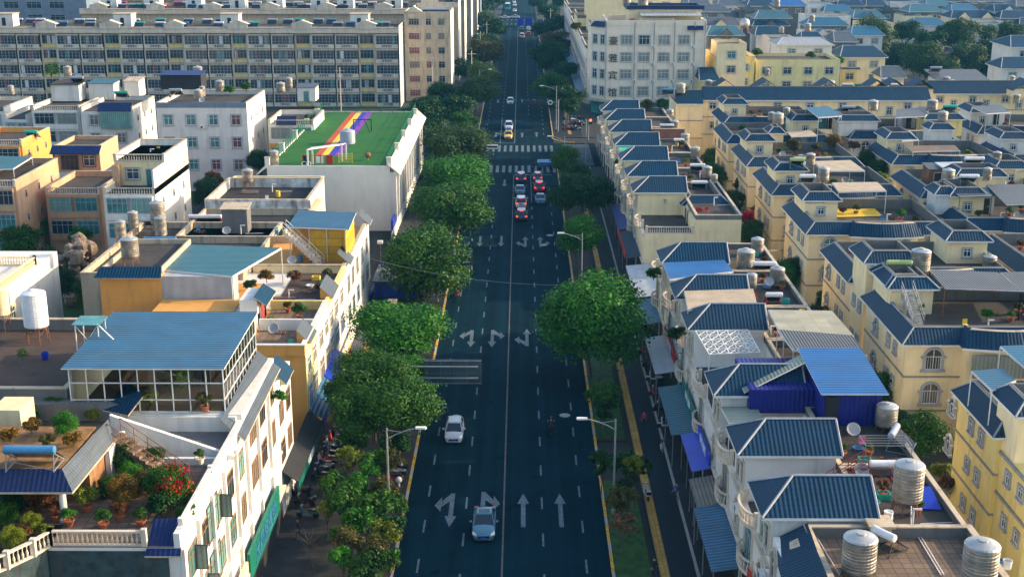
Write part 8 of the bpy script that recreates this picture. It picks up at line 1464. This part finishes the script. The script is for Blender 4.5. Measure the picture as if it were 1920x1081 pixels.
nms = ('first', 'second', 'third', 'fourth', 'fifth', 'sixth', 'seventh', 'eighth', 'ninth', 'tenth')
for k in range(10): scooter(-16.6 + rnd.uniform(-.2, .2), 98.5 + k * 1.15, 1.4 + rnd.uniform(-.2, .2), f'scooter parked under the left awnings, {nms[k]} from the camera', ('c_black', 'c_navy', 'c_white', 'cloth_red')[k % 4], .12)
for k in range(9): scooter(13.6 + rnd.uniform(-.1, .1), 110 + k * 4.1, 1.5, f'scooter beside the right shop fronts, {nms[k]} from the camera', ('c_white', 'c_black', 'cloth_red')[k % 3], .12)
for px, py, c, l in ((560, 1010, 'cloth_dark', 'person in dark clothes walking on the left pavement'), (600, 880, 'cloth_white', 'person in a white top near the shop steps'), (1268, 940, 'cloth_blue', 'person in blue beside the long blue awning'), (1240, 860, 'cloth_white', 'person in white at the edge of the awnings')):
    x, y = W(px, py, .12); person(x, y, .12, rnd.uniform(0, 6), l, 'walk', c, 'cloth_dark')
sx = 0
for y0, y1, m, tx, lab in ((66.5, 76, 'sign_red', '烟酒 超市', 'red shop sign with white characters over the dark red awning'), (94, 101, 'sign_blue', '手机 通讯', 'blue shop sign beside the royal blue awning'), (118, 127, 'sign_red', '家常 菜馆', 'red shop sign over the white awning'), (103, 112, 'sign_green', '水果 生鲜', 'green shop sign over the teal awning')):
    t = thing('shop_sign', lab, 'sign', (15.2, y0, 3.4), 'shop signs on the right'); b = MB(); b.box(15.0, 15.14, y0, y1, 3.5, 4.4, m); b.build('board', t); text(t, tx, (14.97, (y0 + y1) / 2, 3.62), .8, 'letter_white', (math.pi / 2, 0, -math.pi / 2))
for k, (x, y) in enumerate(((-6.1, 113), (3.3, 178))): tag((lambda b: b.lathe([(.45, 0), (.45, .012), (.36, .016), (.34, .012)], 'trim', 18, (x, y, .004)).build('manhole_cover'))(MB()), 'round manhole cover in the ' + ('left lane beside the road sign', 'lane behind the waiting cars')[k], 'manhole cover')
q = pq([(1568, 392), (1640, 391), (1655, 405), (1566, 407)], 9.8); t = thing('terrace_mat', 'bright yellow mat covering the terrace under the beige pergola', 'mat', (*q[0][:2], 9.75)); b = MB(); b.slab([(a, c, 9.83) for a, c, _ in q], .05, 's_yel'); b.build('sheet', t)
for a in ((620, 905, 30, 'bushy sapling just above the wide one on the left bed', 'leaf'), (668, 912, 32, 'sapling in the middle of the left bed clump', 'leaf_bright'), (720, 915, 30, 'sapling near the globe lamps', 'leaf_olive'), (745, 945, 26, 'small sapling pressed on the kerb', 'leaf'), (672, 972, 36, 'full sapling in the lower left clump', 'leaf_bright'), (722, 1000, 34, 'sapling with yellow tips close to the kerb', 'leaf_yellow'), (690, 1055, 38, 'dark sapling cut by the bottom edge', 'leaf_dark'), (728, 1048, 28, 'small round sapling by the bottom kerb', 'leaf'), (640, 1045, 28, 'low sapling by the bare twig tree', 'leaf_bright'), (705, 868, 34, 'sapling under the large tree beside the lamp', 'leaf'), (660, 830, 34, 'sapling in the shade of the big left clump', 'leaf'), (740, 835, 34, 'sapling behind the left lamp post', 'leaf_dark')):
    px, py, r_, lab, mt = a; tree(px, py, r_, lab, 'small', mt, 2.6, 1.0, group='saplings in the planting beds', name='sapling')
vl = [('F', 'the stair ladder villa'), ('E', 'the two level villa'), ('A', 'the beige pergola villa'), ('L', 'the pale canopy villa'), ('K', 'the planted roof villa'), ('K2', 'the villa behind the planted roof'), ('N', 'the farthest left column villa'), ('B', 'the rusty shed villa'), ('C', 'the brown canopy villa'), ('D', 'the red tower door villa'), ('D2', 'the turquoise canopy villa'), ('H', 'the white villa with grey sheets'), ('H2', 'the cyan canopy villa'), ('H3', 'the villa behind the grey sheets'), ('B2', 'the long dark sheet villa')]
mts = [('leaf_bright', 'bright green'), ('leaf_olive', 'olive'), ('leaf_rust', 'rusty brown'), ('leaf_yellow', 'yellow green'), ('leaf', 'mid green'), ('flower_pink', 'pink flowering')]
for i_, (kx, nm) in enumerate(vl):
    o = V[kx]; X_, Y_ = o.location.x, o.location.y; rnd.shuffle(mts)
    for k in range(4): m_, cn = mts[k]; plant(X_ + rnd.uniform(-6, 6.5), Y_ + rnd.uniform(1.5, 10), 9.74, rnd.uniform(.35, .75), f'{cn} potted shrub on the roof of {nm}', m_, 'small', .95, 'terracotta')
    tree(0, 0, 0, 'garden tree ' + ('left of ' if i_ < 7 else 'beside ') + nm, 'mid' if i_ < 7 else 'small', ('leaf', 'leaf_dark', 'leaf_bright')[i_ % 3], 3.6, 1.1, xy=(X_ - 10.0 if i_ < 7 else X_ - 9.3, Y_ + rnd.uniform(-3, 6)), group='garden trees between the houses', name='garden_tree', r=rnd.uniform(1.6, 2.3))
for k, (y, nm) in enumerate(((75, 'the tallest tank'), (84, 'the red stair'), (100, 'the lattice pergola'), (112, 'the beige canopy'), (124, 'the red heater'), (135, 'the alley side deck'), (181, 'the second far terrace'), (194, 'the third far terrace'), (206, 'the brick parapet'))):
    for j in range(2): m_, cn = mts[(k + j) % 6]; plant(rnd.uniform(22.3, 26.8), y + rnd.uniform(-3, 3), 9.27 if y < 170 else 8.87, rnd.uniform(.3, .55), f'{cn} pot plant on the terrace near {nm}', m_, 'small', .95, 'terracotta')
for o in list(SC.objects):
    if '_o' in o: del o['_o']
